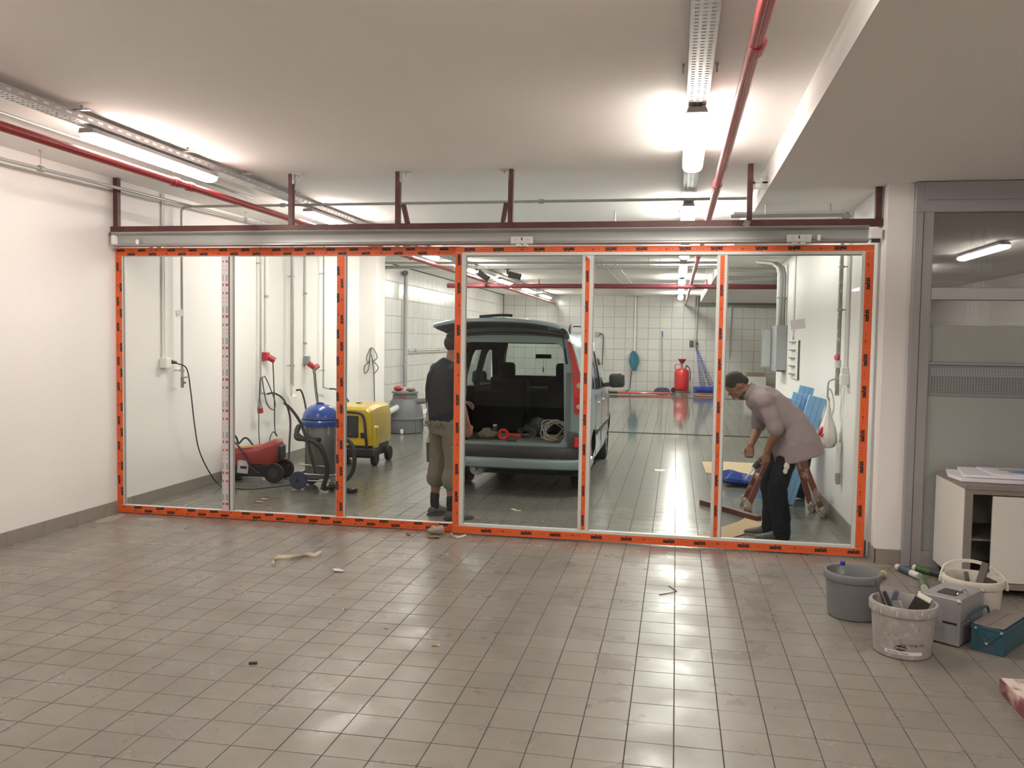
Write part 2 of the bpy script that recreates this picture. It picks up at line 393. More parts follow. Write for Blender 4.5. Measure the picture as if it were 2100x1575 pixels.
while y < YB-0.3:
    for r in range(9): lt.append((y, 0.12 + r*WZ))
    y += WX
for i, (y, z) in enumerate(lt):
    o = obj('wall_tile', tl, None, wl) if i < 300 else None
    if o: o.location = (XT, y, z)
    else:
        gg = 0.004; lrest.box(XT, XT+0.008, y+gg, y+WX-gg, z+gg, z+WZ-gg)
if lrest.v: lrest.build('wall_tiling', wt_mat, wl)['kind'] = 'stuff'
# painted strips closing the tile fields
struct(MB().box(XT, 4.2, YB-0.01, YB, 0.0, 0.12).build('trim_back', white_wall))
struct(MB().box(XT, XT+0.01, 14.0, YB, 0.0, 0.12).build('trim_left_far', white_wall))

# baseboards, each a run of tiles
def baseboard(name, x0, y0, x1, y1, nrm, h=0.115, t=0.012, L=0.4, lab=None):
    d = Vector((x1-x0, y1-y0)); n = max(1, round(d.length/L)); root = None
    dirv = d.normalized(); nv = Vector(nrm)
    root = struct(MB().box(min(x0,x1, x0+nv.x*0.006, x1+nv.x*0.006), max(x0,x1,x0+nv.x*0.006,x1+nv.x*0.006), min(y0,y1,y0+nv.y*.006,y1+nv.y*.006), max(y0,y1,y0+nv.y*.006,y1+nv.y*.006), 0, h-0.002).build(name, grout))
    for i in range(n):
        a = Vector((x0,y0)) + d*(i/n) + dirv*0.0015; b = Vector((x0,y0)) + d*((i+1)/n) - dirv*0.0015
        q = [a + nv*0.003, b + nv*0.003, b+nv*t, a+nv*t]
        MB().add([(p.x,p.y,0.001) for p in q]+[(p.x,p.y,h) for p in q], [(0,1,2,3),(4,5,6,7),(0,1,5,4),(1,2,6,5),(2,3,7,6),(3,0,4,7)]).build('skirting_tile', base_mat, root)
    return root
baseboard('baseboard_left', XL, 1.0, XL, 13.55, (1,0))
baseboard('baseboard_right', XR, YP+0.05, XR, 14.0, (-1,0))
baseboard('baseboard_pier', 1.562, 7.04, 1.745, 7.04, (0,-1), L=0.2)
baseboard('baseboard_pier_side', 1.562, 7.04, 1.562, YP, (-1,0), L=0.2)

# ------------------------------------------------------------------ fluorescent fixtures, trays, pipes
def emit(name, col, s):
    m = bpy.data.materials.new(name); m.use_nodes = True; nt = m.node_tree; b = nt.nodes['Principled BSDF']
    b.inputs['Base Color'].default_value = (0.8,0.8,0.8,1); b.inputs['Emission Color'].default_value = (*col,1); b.inputs['Emission Strength'].default_value = s
    return m
lamp_front = emit('lamp_diffuser_front', (1.0, 0.925, 0.845), LAMP_W)
lamp_back = emit('lamp_diffuser_back', (0.98, 1.0, 0.92), LAMP_W*1.6)
lamp_mid = emit('lamp_diffuser_middle', (0.99, 0.98, 0.90), LAMP_W*1.38)
def fixture_meshes():
    L = 1.57; hw = 0.072
    hs = MB()   # housing
    pr = [(-hw*0.9,0.05),(-hw*0.75,0.082),(hw*0.75,0.082),(hw*0.9,0.05)]
    rs = []
    for y, s in ((0.0,0.86),(0.03,1.0),(L-0.03,1.0),(L,0.86)):
        rs.append([(u*s, y, v) for u, v in pr])
    hs.rings(rs)
    df = MB(); rs = []
    for y, s, dz in ((0.012,0.7,0.012),(0.04,0.95,0.0),(0.09,1.0,0.0),(L-0.09,1.0,0.0),(L-0.04,0.95,0.0),(L-0.012,0.7,0.012)):
        rs.append([(hw*0.86*s, y, 0.041)] + [(hw*s*math.cos(t), y, 0.034-(0.034-dz)*math.sin(t)*s) for t in [PI*i/8 for i in range(9)]] + [(-hw*0.86*s, y, 0.041)])
    df.rings(rs)
    return hs.mesh('housing'), df.mesh('diffuser', smooth=0.5)
fh, fd = fixture_meshes()
FXL, FXR, FZ = -3.835, 0.085, 2.955
FY = [-5.27, -1.82, 1.63, 5.08, 8.53, 11.9, 15.2, 18.45, 21.6, 24.5]
ORD = ['', '', '', 'first', 'second', 'third', 'fourth', 'fifth', 'sixth', 'last']
def fixture(x, y, label, group, front):
    t = thing('fluorescent_light', label, 'ceiling light', (x, y, FZ), 0, group)
    o = obj('housing', fh.copy(), greyplas, t); d = obj('diffuser', fd.copy(), (lamp_back, lamp_front, lamp_mid)[int(front)], t);
    for yy in (0.35, 1.22):
        MB().box(-0.02, 0.02, yy-0.015, yy+0.015, 0.08, 0.099).build('mounting_foot', zinc, t)
    return t
NTH = {4:'first', 5:'second', 6:'third', 7:'fourth', 8:'fifth', 9:'last'}
for row, X in (('left', FXL), ('right', FXR)):
    for k, y in enumerate(FY):
        gp = None
        if k < 3: lb = 'tube light of the rows continuing on the open side of the garage'; gp = 'lights behind the viewer'
        elif k == 3: lb = 'glowing tube light this side of the glass wall, ' + ('beside the pipes on the white wall' if row == 'left' else 'beside the lowered ceiling')
        else: lb = NTH[k] + ' tube light beyond the glass wall, ' + ('row on the machines side' if row == 'left' else 'row beside the lowered ceiling')
        fixture(X, y, lb, gp, 2 if (k == 4 and row == 'left') else int(k < 4))
for x_, y in ((3.7,-5.0),(3.7,-1.6),(3.7,1.6)):  # unseen fixtures added to brighten the ceiling
    t = fixture(x_, y, 'added unseen tube light brightening the room from under the lowered ceiling', 'added lights under the lowered ceiling', True); t.location.z = ZS-0.10

# perforated cable trays (bottom sheet with real holes built from cross strips)
def tray(name, label, x, y0, y1, z, wdt=0.12, hgt=0.045):
    t = thing(name, label, 'cable tray', (x, y0, z))
    L = y1-y0
    for s in (-1, 1):
        sd = MB()
        # side flange with slots
        xx = s*wdt/2; n = int(L/0.1)
        sd.box(xx-0.001, xx+0.001, 0, L, 0.0, hgt*0.38).box(xx-0.001, xx+0.001, 0, L, hgt*0.68, hgt)
        for i in range(n+1):
            a = i*0.1; sd.box(xx-0.001, xx+0.001, max(0,a-0.025), min(L,a+0.025), hgt*0.38, hgt*0.68)
        sd.box(min(xx,xx-s*0.012), max(xx,xx-s*0.012), 0, L, hgt-0.002, hgt)
        sd.build('side_flange', galv, t)
    bt = MB(); strips = 7
    cw = wdt/strips
    for i in range(strips):
        a = -wdt/2+i*cw
        if i % 2 == 0: bt.box(a, a+cw*0.9, 0, L, -0.001, 0.001)
    m = int(L/0.04)
    for j in range(m+1):
        yy = j*0.04
        bt.box(-wdt/2, wdt/2, yy, min(L, yy+0.024), -0.0008, 0.0008)
    bt.build('perforated_base', galv, t)
    return t
tray('cable_tray', 'perforated steel cable tray carrying the lights beside the lowered ceiling edge', FXR, YF+0.3, YB-0.05, 3.055)
tray('cable_tray', 'perforated steel cable tray carrying the lights on the left wall side', FXL+0.0, YF+0.3, YB-0.05, 3.055)
# hangers of the trays
rod = mat('threaded_rod', (0.36,0.34,0.32), 0.4, 0.8)
def hanger(x, y, z0, z1, label, group, plate=True):
    t = thing('threaded_hanger', label, 'hanger', (x, y, z0), 0, group)
    MB().cyl((0,0,0), (0,0,z1-z0), 0.004, n=6).cyl((0,0,z1-z0-0.012),(0,0,z1-z0-0.002), 0.009, n=6).build('rod', rod, t)
    if plate: MB().box(-0.05, 0.06, -0.015, 0.015, -0.003, 0.003).box(-0.053,-0.05,-0.02,0.02,-0.045,0.003).build('bracket', galv, t)
    return t
for y in (4.9, 6.1, 7.0, 8.0, 8.75, 11.0):
    hanger(FXL+0.11, y, 3.10, ZC, 'short threaded rod and angle bracket holding up the left cable tray', 'hangers of the left cable tray')
for y in (4.6, 9.6):
    for sx in (-1,1):
        hanger(FXR+sx*0.085, y, 3.08, ZC, 'short threaded rod beside the right cable tray', 'hangers of the right cable tray', False)

def pipe(name, label, cat, pts, r, m, n=12, collars=(), cm=None, cr=1.35, cl=0.03, group=None, rods=()):
    P0 = Vector(pts[0]); t = thing(name, label, cat, P0, 0, group)
    MB().tube([Vector(p)-P0 for p in pts], r, n).build('tube', m, t, smooth=True)
    for c, d in collars:
        c = Vector(c)-P0; d = Vector(d).normalized()
        MB().cyl(c-d*cl, c+d*cl, r*cr, n=n).build('coupling', cm or m, t, smooth=True)
    for c, zt in rods:
        c = Vector(c)-P0; MB().cyl(c, (c.x, c.y, zt-P0.z), 0.004, n=6).build('hanger_rod', rod, t)
    return t
D = (0,1,0)
pipe('sprinkler_pipe', 'glossy red sprinkler pipe running under the ceiling between light row and lowered ceiling', 'pipe', [(0.285,YF+.1,2.86),(0.25,YB-0.05,2.86)], 0.030, redpipe, 16,
     [((0.28,3.55,2.86),D),((0.268,6.55,2.86),D),((0.262,12.0,2.86),D)], cr=1.22, cl=0.045)
pipe('sprinkler_pipe', 'glossy red sprinkler pipe running beside the left row of lights', 'pipe', [(-3.80,YF+.1,2.86),(-3.80,YB-0.05,2.86)], 0.030, redpipe, 16,
     [((-3.80,6.05,2.86),D),((-3.80,6.25,2.86),D),((-3.80,12.0,2.86),D)], cr=1.22, cl=0.035)
pipe('sprinkler_main', 'thick dark red pipe crossing the far bay under the ceiling', 'pipe', [(-4.6,17.0,2.775),(4.1,17.0,2.775)], 0.046, mat('dull_maroon_paint', (0.17,0.030,0.042), 0.6, var=0.1), 16)
for x in (-2.72, 0.53):
    t = thing('pipe_hanger', 'red tapering hanger holding the thick cross pipe to the ceiling', 'hanger', (x, 17.0, 2.815), 0, 'hangers of the cross pipe')
    MB().cyl((0,0,0),(0,0,0.1),0.022,0.012,n=8).build('clamp', redpipe, t); MB().cyl((0,0,0.1),(0,0,ZC-2.815),0.004,n=6).build('rod', rod, t)
# thin galvanised conduits
pipe('water_pipe', 'thin galvanised pipe high along the left wall in clamps', 'pipe', [(-4.97,0.0,2.97),(-4.97,5.7,2.98),(-4.97,10.3,3.06)], 0.014, zinc, 10, [((-4.97,6.05,2.986),D),((-4.97,9.35,3.043),D)], cr=1.9, cl=0.02)
for y in (2.5, 6.05, 9.35):
    MBx = thing('pipe_clamp_rod', 'thin rod dropping from the ceiling to the thin left wall pipe', 'hanger', (-4.97, y, 3.02), 0, 'rods of the thin left pipe'); MB().cyl((0,0,0),(0,0,ZC-3.02),0.004,n=6).build('rod', rod, MBx); MB().cyl((0,0,ZC-3.03),(0,0,ZC-3.021),0.014,n=8).build('anchor', rod, MBx)
pipe('conduit', 'thin grey conduit running to the cross pipe beside the left cable tray', 'pipe', [(-4.25,0.0,3.085),(-4.25,8.15,3.085)], 0.011, zinc, 8)
pipe('water_pipe', 'long thin galvanised pipe crossing behind the steel beam', 'pipe', [(-5.08,8.2,1.25),(-5.08,8.2,2.98),(-5.06,8.2,3.01),(-5.03,8.2,3.02),(-4.0,8.2,3.02),(0.62,8.2,3.02)], 0.014, zinc, 10,
     [((-3.95,8.2,3.02),(1,0,0)),((-1.3,8.2,3.02),(1,0,0))], cr=1.6, cl=0.025)
pipe('water_pipe', 'thin galvanised pipe with elbow under the lowered ceiling', 'pipe', [(0.45,8.0,2.83),(1.40,8.0,2.83),(1.45,8.0,2.81),(1.46,8.0,2.70)], 0.017, zinc, 10, [((1.44,8.0,2.82),(1,0,-1))], cr=1.7, cl=0.03, rods=(((0.75,8.0,2.83),ZS),((1.3,8.0,2.83),ZS)))
pipe('conduit', 'white conduit along the joint of the lowered ceiling', 'pipe', [(0.5,8.35,2.905),(1.5,8.35,2.905)], 0.014, whitepl, 8)
pipe('water_pipe', 'short thin pipe above the beam in clamps', 'pipe', [(-2.6,9.6,2.99),(-0.75,9.6,2.99),(-0.7,9.6,3.02),(-0.7,9.6,ZC)], 0.013, zinc, 8, [((-1.2,9.6,2.99),(1,0,0))], cr=1.7, cl=0.02)
pipe('water_pipe', 'galvanised pipe crossing the far bay above the cross tray', 'pipe', [(-5.4,14.9,3.045),(4.1,14.9,3.045)], 0.022, zinc, 10)
def crosstray(label, y, z, x0, x1):
    t = thing('cable_tray', label, 'cable tray', (x0, y, z)); L = x1-x0
    mb = MB(); mb.box(0, L, -0.001, 0.001, 0, 0.016).box(0, L, -0.001, 0.001, 0.03, 0.05)
    i = 0
    while i*0.12 < L: mb.box(i*0.12, min(L, i*0.12+0.06), -0.001, 0.001, 0.016, 0.03); i += 1
    for q in (0.25, 0.75): MB().cyl((L*q, 0.075, 0), (L*q, 0.075, (ZC if x0 < 0 else ZS)-z), 0.004, n=6).build('hanger_rod', rod, t)
    mb.build('side_flange', galv, t); MB().box(0, L, 0, 0.15, -0.001, 0.001).build('base', galv, t); MB().box(0, L, 0.149, 0.151, 0, 0.05).build('side_flange', galv, t)
    return t
crosstray('perforated cable tray crossing the far bay below a grey pipe', 15.0, 2.955, -5.3, 1.35)
crosstray('perforated cable tray under the lowered ceiling of the far bay', 14.6, 2.80, 0.75, 4.1)
crosstray('second dim cable tray under the lowered ceiling behind the first', 16.2, 2.79, 0.9, 4.1)
for x in (-2.95, -0.5):
    hanger(x, 14.95, 3.0, ZC, 'thin threaded rod holding the cross cable tray', 'hangers of the cross tray', False)
pipe('conduit', 'thin far ceiling conduit that ends above the hanging teal cloth', 'pipe', [(-1.35,15.2,3.09),(-1.30,YB-0.1,3.09)], 0.014, zinc, 8)
pipe('conduit', 'thin far ceiling conduit beside the one ending above the teal cloth', 'pipe', [(-1.10,15.2,3.09),(-1.08,YB-0.1,3.09)], 0.014, zinc, 8)
pipe('conduit', 'conduit along the joint of far wall and lowered ceiling', 'pipe', [(1.5,YB-0.06,2.84),(4.1,YB-0.06,2.84)], 0.02, zinc, 8)
pipe('conduit', 'vertical galvanised pipe on the far wall above the coiled blue hose', 'pipe', [(0.62,YB-0.05,3.1),(0.60,YB-0.05,1.78)], 0.024, zinc, 8)
pipe('conduit', 'vertical white pipe on the far wall above the hanging teal cloth', 'pipe', [(-1.28,YB-0.05,3.1),(-1.28,YB-0.05,1.1)], 0.018, whitepl, 8)
pipe('conduit', 'thin vertical pipe low on the far wall behind the bent worker', 'pipe', [(1.62,YB-0.05,2.82),(1.60,YB-0.05,1.25)], 0.018, zinc, 8)
# projectors clipped under the cross tray
for x, ry, lb in ((-3.55, 0.6, 'small black spotlight tilted steeply down under the cross tray'), (-2.98, 0.25, 'small black spotlight tilted slightly down under the cross tray')):
    t = thing('spotlight', lb, 'spotlight', (x, 15.06, 2.953), 0)
    MB().box(-0.05,0.05,-0.02,0.02,-0.012,0).box(-0.01,0.02,-0.012,0.012,-0.10,0).build('bracket', blackpl, t)
    h = MB().obox((0,0,0),(0.20,0.09,0.10)).obox((0.115,0,0),(0.03,0.10,0.115)).xf(Matrix.Translation((0.12,0,-0.115)) @ Euler((0,ry,0.1)).to_matrix().to_4x4())
    h.build('lamp_head', blackpl, t, bevel=0.008)
# ------------------------------------------------------------------ steel support frame over the partition
sf = thing('steel_support', 'dark red painted steel beam on posts hung from the ceiling above the glass wall', 'steel frame', (-1.8, 7.2, 2.625))
bx0, bx1 = -5.168, 1.56
MB().box(bx0+1.8, bx1+1.8, -0.03, 0.03, 0, 0.058).build('beam', redox, sf, bevel=0.004)
for x, top in ((-5.115, ZC), (-3.385, ZC), (-2.395, ZC), (-1.40, ZC), (0.553, ZC), (1.528, ZS)):
    h = top-2.625; wd = 0.036 if -5 < x < 1.5 else 0.04
    p = MB().box(x+1.8-wd/2-0.006, x+1.8+wd/2, -0.025, 0.025, 0.058, h-0.001).build('post', redox, sf, bevel=0.003)
    if -5 < x < 1:
        s = 1 if x < -2 else -1
        if x > 0: s = 1
        q = MB(); xx = x+1.8
        if x < 0:
            q.box(xx+s*0.02 if s > 0 else xx-0.10, xx+0.10 if s > 0 else xx-0.02, -0.035, 0.035, h-0.007, h-0.001)
            q.box(xx+s*0.021-0.003, xx+s*0.021+0.003, -0.03, 0.03, h-0.09, h-0.003)
            q.box(xx+s*0.026-0.002, xx+s*0.026+0.002, -0.03, -0.018, h-0.085, h-0.05)
        else:
            # wide slotted angle fixing the post to the ceiling edge
            for a, b, c, d in ((0,0.128,0,0.012),(0,0.128,0.092,0.104),(0,0.128,0.045,0.058),(0,0.02,0.012,0.092),(0.075,0.128,0.012,0.092),(0.118,0.128,0,0.104)):
                q.box(xx+0.018+a, xx+0.018+b, -0.002, 0.002, h-0.20+c, h-0.20+d)
        q.build('ceiling_bracket', galv, sf)
        if x < 0:
            MB().cyl((xx+s*0.065,0,h-0.03),(xx+s*0.065,0,h-0.006),0.007,n=6).build('anchor_bolt', rod, sf)
for x, dx in ((-2.33, 0.035), (-1.455, -0.03)):
    a = Vector((x+1.8, 0.04, 0.058)); 
    MB().obox((x+1.8, 0.0, 0.14), (0.035, 0.05, 0.17), (0, -0.24 if dx > 0 else 0.16, 0)).build('diagonal_brace', redox, sf, bevel=0.003)
MB().box(bx0+1.8+0.01, bx0+1.8+0.10, -0.06, 0.03, -0.03, 0.0).box(bx0+1.8+0.03, bx0+1.8+0.075, -0.03, 0.02, -0.13, -0.03).build('wall_bracket', mat('rusty_bracket', (0.16,0.13,0.11), 0.6, var=0.3), sf)
# pale splash of plaster on the beam
MB().obox((2.33, -0.031, 0.03), (0.05, 0.002, 0.05), (0,0.4,0)).build('plaster_splash', mat('plaster_smear', (0.36,0.31,0.28), 0.8, var=0.3, vscale=40), sf)

# aluminium sliding-door track
tk = thing('door_track', 'long grey aluminium sliding door track under the dark red beam', 'door track', (-1.8, 7.17, 2.49))
prof = [(0.05,0.134),(-0.055,0.134),(-0.058,0.128),(-0.05,0.118),(-0.02,0.104),(-0.012,0.088),(-0.012,0.035),(-0.02,0.024),(-0.045,0.02),(-0.048,0.012),(-0.03,0.006),(0.05,0.006)]
MB().prism(prof, bx0+1.8+0.05, 1.45+1.8, lambda u, v, h_: (h_, u, v)).build('rail', mat('track_aluminium', (0.40,0.41,0.40), 0.36, 0.55, var=0.06, vscale=3), tk, smooth=0.5)
MB().box(1.45+1.8, 1.545+1.8, -0.065, 0.05, 0.03, 0.11).build('end_cap', whitepl, tk, bevel=0.01)
MB().box(1.47+1.8, 1.53+1.8, -0.05, -0.01, 0.003, 0.03).build('stop', blackpl, tk)
MB().box(bx0+1.8+0.045, bx0+1.8+0.085, -0.062, 0.05, 0.02, 0.11).build('end_cap', whitepl, tk, bevel=0.012)
for x in (-4.86, 1.08):
    MB().box(x+1.8-0.013, x+1.8+0.013, -0.058, -0.03, 0.018, 0.065).build('rail_stop', whitepl, tk, bevel=0.008)

# ------------------------------------------------------------------ printed protective tape
word = text_mb('zahit', 0.052, 0.0004, 0.0032, 1.03)
wx = [p[0] for p in word.v]; wy = [p[1] for p in word.v]; WW = max(wx)-min(wx); WC = (max(wx)+min(wx))/2; WYC = (max(wy)+min(wy))/2; WHH = max(wy)-min(wy)
word.v = [((p[0]-WC)/WW, (p[1]-WYC)/WHH, p[2]) for p in word.v]       # unit width, unit height
def marks_unit():
    m = MB()   # diamond with an eye, small squiggles and letters left of it
    fl_ = lambda poly: m.prism(poly, 0, 0.0003, lambda u, v, h_: (u, v, h_))
    fl_([(-0.16,0),(0,0.5),(0.16,0),(0,-0.5)]); return m
def strip(parent, name, P, U, V, length, width, rows, col, period=0.52, gap=0.218, ww=0.086, wh=0.031, ph=0.0, print_m=None):
    """tape lying on a frame member: P = corner, U along, V across, print on the outside (-Y)"""
    P, U, V = Vector(P), Vector(U), Vector(V); N = Vector((0,-1,0))
    q = [P, P+U*length, P+U*length+V*width, P+V*width]
    t = MB().add([a for a in q]+[a+N*0.0012 for a in q], [(0,1,2,3),(4,5,6,7),(0,1,5,4),(1,2,6,5),(2,3,7,6),(3,0,4,7)]).build(name, col, parent)
    pm = MB(); km = MB()
    W = U.cross(V); flip = W.dot(N) < 0
    for r, (vc, off) in enumerate(rows):
        k = -1
        while k*period < length + period:
            for b in (0, gap):
                c = k*period + b + off + ph
                if c-ww/2 > 0.004 and c+ww/2 < length-0.004:
                    pm.add([P + U*(c+p[0]*ww) + V*(vc + p[1]*wh) + N*(0.0015+p[2]) for p in word.v], word.f)
            # small marks between the words
            for c0, kind in ((gap*0.42,'t'),(gap*0.52,'t'),(gap*0.62,'t'),(gap+0.10,'t'),(gap+0.125,'t'),(gap+0.15,'d'),(gap+0.205,'l')):
                c = k*period + c0 + off + ph
                if c < 0.02 or c > length-0.03: continue
                if kind == 'd': poly = [(-0.016,0),(0,wh*0.28),(0.016,0),(0,-wh*0.28)]
                elif kind == 't': poly = [(-0.005,-wh*0.2),(0.005,-wh*0.2),(0.002,wh*0.22)]
                else: poly = [(-0.02,-wh*0.05),(0.02,-wh*0.05),(0.02,wh*0.05),(-0.02,wh*0.05)]
                km.add([P + U*(c+u) + V*(vc+v) + N*0.0015 for u, v in poly], [tuple(range(len(poly)))])
            k += 1
    if pm.v: o = pm.build('printed_words', print_m or ink, t); o['kind'] = 'stuff'
    if km.v: o = km.build('printed_marks', orange_d, t); o['kind'] = 'stuff'
    return t
EX = Vector((1,0,0)); EZ = Vector((0,0,1))

clear_glass = glass_mat('clear_glass', (0.98, 0.988, 0.978), 0.0, 0.012)
# ---- fixed glazed partition (left half)
YF_ = 7.245; gp = thing('glass_partition', 'fixed glazed partition of three tall panes, frame wrapped in orange printed tape', 'glass partition', (-3.5, YF_, 0))
ox = 3.5
fx0, fx1, ft = -5.166, -1.83, 2.492
def member(par, nm, x0, x1, z0, z1, y0, y1, m=alu): return MB().box(x0, x1, y0, y1, z0, z1).build(nm, m, par, bevel=0.003, bseg=1)
member(gp, 'stile', fx0+ox, fx0+0.066+ox, 0.004, ft, 0, 0.05); member(gp, 'stile', fx1-0.06+ox, fx1+ox, 0.004, ft, 0, 0.05)
member(gp, 'top_rail', fx0+0.066+ox, fx1-0.06+ox, ft-0.078, ft, 0, 0.05); member(gp, 'bottom_rail', fx0+0.066+ox, fx1-0.06+ox, 0.004, 0.078, 0, 0.05)
member(gp, 'mullion', -4.09+ox, -3.984+ox, 0.078, ft-0.078, 0.004, 0.05); member(gp, 'mullion', -2.975+ox, -2.895+ox, 0.078, ft-0.078, 0.004, 0.05)
for a, b in ((fx0+0.066, -4.09), (-3.984, -2.975), (-2.895, fx1-0.06)):
    MB().box(a+ox+0.0, b+ox, 0.024, 0.03, 0.078, ft-0.078).build('pane', clear_glass, gp)
    MB().box(a+ox, a+ox+0.012, 0.012, 0.022, 0.078, ft-0.078).build('glazing_bead', greyplas, gp); MB().box(b+ox-0.006, b+ox, 0.012, 0.022, 0.078, ft-0.078).build('glazing_bead', greyplas, gp)
RW2 = [(0.054, 0.0), (0.019, 0.11)]
strip(gp, 'tape', (fx0+ox, 0, ft-0.074), EX, EZ, fx1-fx0-0.03, 0.074, [(0.054, 0.05), (0.019, 0.16)], orange)
strip(gp, 'tape', (fx1+ox-0.03, 0, 0.074), -EX, -EZ, fx1-fx0-0.03, 0.068, [(0.049, 0.0), (0.017, 0.11)], orange, period=0.55, gap=0.23)
strip(gp, 'tape', (fx0+ox+0.062, 0, 0.076), EZ, -EX, ft-0.152, 0.062, [(0.045, 0.0), (0.015, 0.13)], orange, period=0.56, gap=0.24)
strip(gp, 'tape', (-2.972+ox, 0.004, ft-0.08), -EZ, EX, ft-0.16, 0.068, [(0.047, 0.0), (0.012, 0.13)], orange, period=0.56, gap=0.24)
# silver tape with small red and black print on the first mullion
t = MB().box(-4.088+ox, -4.026+ox, 0.0028, 0.004, 0.08, ft-0.08).build('silver_tape', greytape, gp); t['label'] = 'silver tape printed with small red and black marks'
MB().box(-4.022+ox, -4.012+ox, 0.0015, 0.004, 0.08, ft-0.08).build('edge_bead', blackpl, gp)
aw = text_mb('ASAS', 0.026, 0.0003, 0.0004); a2 = MB(); a3 = MB()
z = 0.20; N = Vector((0,-1,0))
while z < ft-0.2:
    for xo, wfac in ((-4.040, 1.0), (-4.076, 0.55)):
        P = Vector((xo+ox, 0.0026, z))
        a2.add([P + EZ*p[0] - EX*p[1]*wfac + N*p[2] for p in aw.v], aw.f)
        for dz, s_ in ((-0.062, 0.012), (0.15, 0.010)):
            q = P + EZ*dz; h_ = s_
            a3.add([q+EX*(-h_*wfac)-EZ*h_, q+EX*(h_*wfac)-EZ*h_, q+EX*(h_*wfac)+EZ*h_, q+EX*(-h_*wfac)+EZ*h_], [(0,1,2,3)])
        for dz in (0.075, 0.11):
            q = P + EZ*dz; a3.add([q-EX*0.006*wfac-EZ*0.005, q+EX*0.006*wfac-EZ*0.005, q+EZ*0.007], [(0,1,2)])
    z += 0.288
o = a2.build('printed_words', ink, t); o['kind'] = 'stuff'; o = a3.build('printed_marks', redprint, t); o['kind'] = 'stuff'
for x in (-4.8, -4.72, -2.42):
    MB().box(x+ox-0.02, x+ox+0.02, 0.005, 0.045, ft, ft+0.012).build('top_clip', galv, gp)

# ---- sliding glazed door (right half), hung in front of the fixed half
YD = 7.175; sd = thing('sliding_door', 'sliding glazed door of three tall panes, frame wrapped in orange printed tape', 'sliding door', (-0.2, YD, 0))
o2 = 0.2; dx0, dx1, db, dt = -1.872, 1.503, 0.012, 2.480
W = 0.090
member(sd, 'stile', dx0+o2, dx0+W+o2, db, dt, 0, 0.05); member(sd, 'stile', dx1-W+o2, dx1+o2, db, dt, 0, 0.05)
member(sd, 'top_rail', dx0+W+o2, dx1-W+o2, dt-0.075, dt, 0, 0.05); member(sd, 'bottom_rail', dx0+W+o2, dx1-W+o2, db, db+0.085, 0, 0.05)
member(sd, 'mullion', -0.784+o2, -0.692+o2, db+0.085, dt-0.075, 0.003, 0.05); member(sd, 'mullion', 0.310+o2, 0.392+o2, db+0.085, dt-0.075, 0.003, 0.05)
for a, b in ((dx0+W, -0.784), (-0.692, 0.310), (0.392, dx1-W)):
    MB().box(a+o2, b+o2, 0.024, 0.03, db+0.085, dt-0.075).build('pane', clear_glass, sd)
    MB().box(a+o2, b+o2, 0.014, 0.022, dt-0.083, dt-0.075).build('glazing_bead', greyplas, sd); MB().box(a+o2, a+o2+0.008, 0.014, 0.022, db+0.085, dt-0.083).build('glazing_bead', greyplas, sd)
strip(sd, 'tape', (dx1+o2, 0, dt), -EX, -EZ, dx1-dx0, 0.048, [(0.028, 0.0)], orange, period=0.60, gap=0.25, ww=0.100, wh=0.036)
strip(sd, 'tape', (dx0+o2, 0, db), EX, EZ, dx1-dx0, 0.062, [(0.036, 0.05)], orange, period=0.60, gap=0.25, ww=0.100, wh=0.036)
strip(sd, 'tape', (dx0+o2, 0, dt-0.05), -EZ, EX, dt-db-0.115, 0.055, [(0.036, 0.06)], orange, period=0.60, gap=0.24, ww=0.100, wh=0.034)
strip(sd, 'tape', (dx1+o2, 0, db+0.064), EZ, -EX, dt-db-0.115, 0.064, [(0.040, 0.05)], orange, period=0.60, gap=0.25, ww=0.100, wh=0.036)
strip(sd, 'tape', (-0.722+o2, 0.003, db+0.088), EZ, -EX, dt-db-0.20, 0.034, [(0.021, 0.08)], orange, period=0.60, gap=0.25, ww=0.100, wh=0.026)
strip(sd, 'tape', (0.334+o2, 0.003, dt-0.080), -EZ, EX, dt-db-0.17, 0.034, [(0.018, 0.03)], orange, period=0.60, gap=0.25, ww=0.100, wh=0.026)
# lifted tape corner at the top of the middle mullion
MB().add([(-0.758+o2,-0.002,dt-0.078),(-0.722+o2,-0.002,dt-0.110),(-0.752+o2,-0.016,dt-0.115)], [(0,1,2)]).build('lifted_tape_end', orange_d, sd)
for x in (-1.29, 0.93):
    hg = MB().box(x+o2-0.094, x+o2+0.094, -0.052, -0.047, dt+0.016, dt+0.077).build('roller_plate', alu, sd, bevel=0.002)
    for dx in (-0.03, 0.03):
        MB().box(x+o2+dx-0.018, x+o2+dx+0.018, -0.05, 0.0, dt-0.004, dt+0.02).build('roller_foot', alu, hg)
    for dx in (-0.052, 0.052):
        MB().cyl((x+o2+dx,-0.054,dt+0.05),(x+o2+dx,-0.051,dt+0.05),0.006,n=8).build('bolt_head', zinc, hg)
    MB().box(x+o2-0.005, x+o2+0.005, -0.0535, -0.052, dt+0.045, dt+0.07).build('slot', ink, hg)

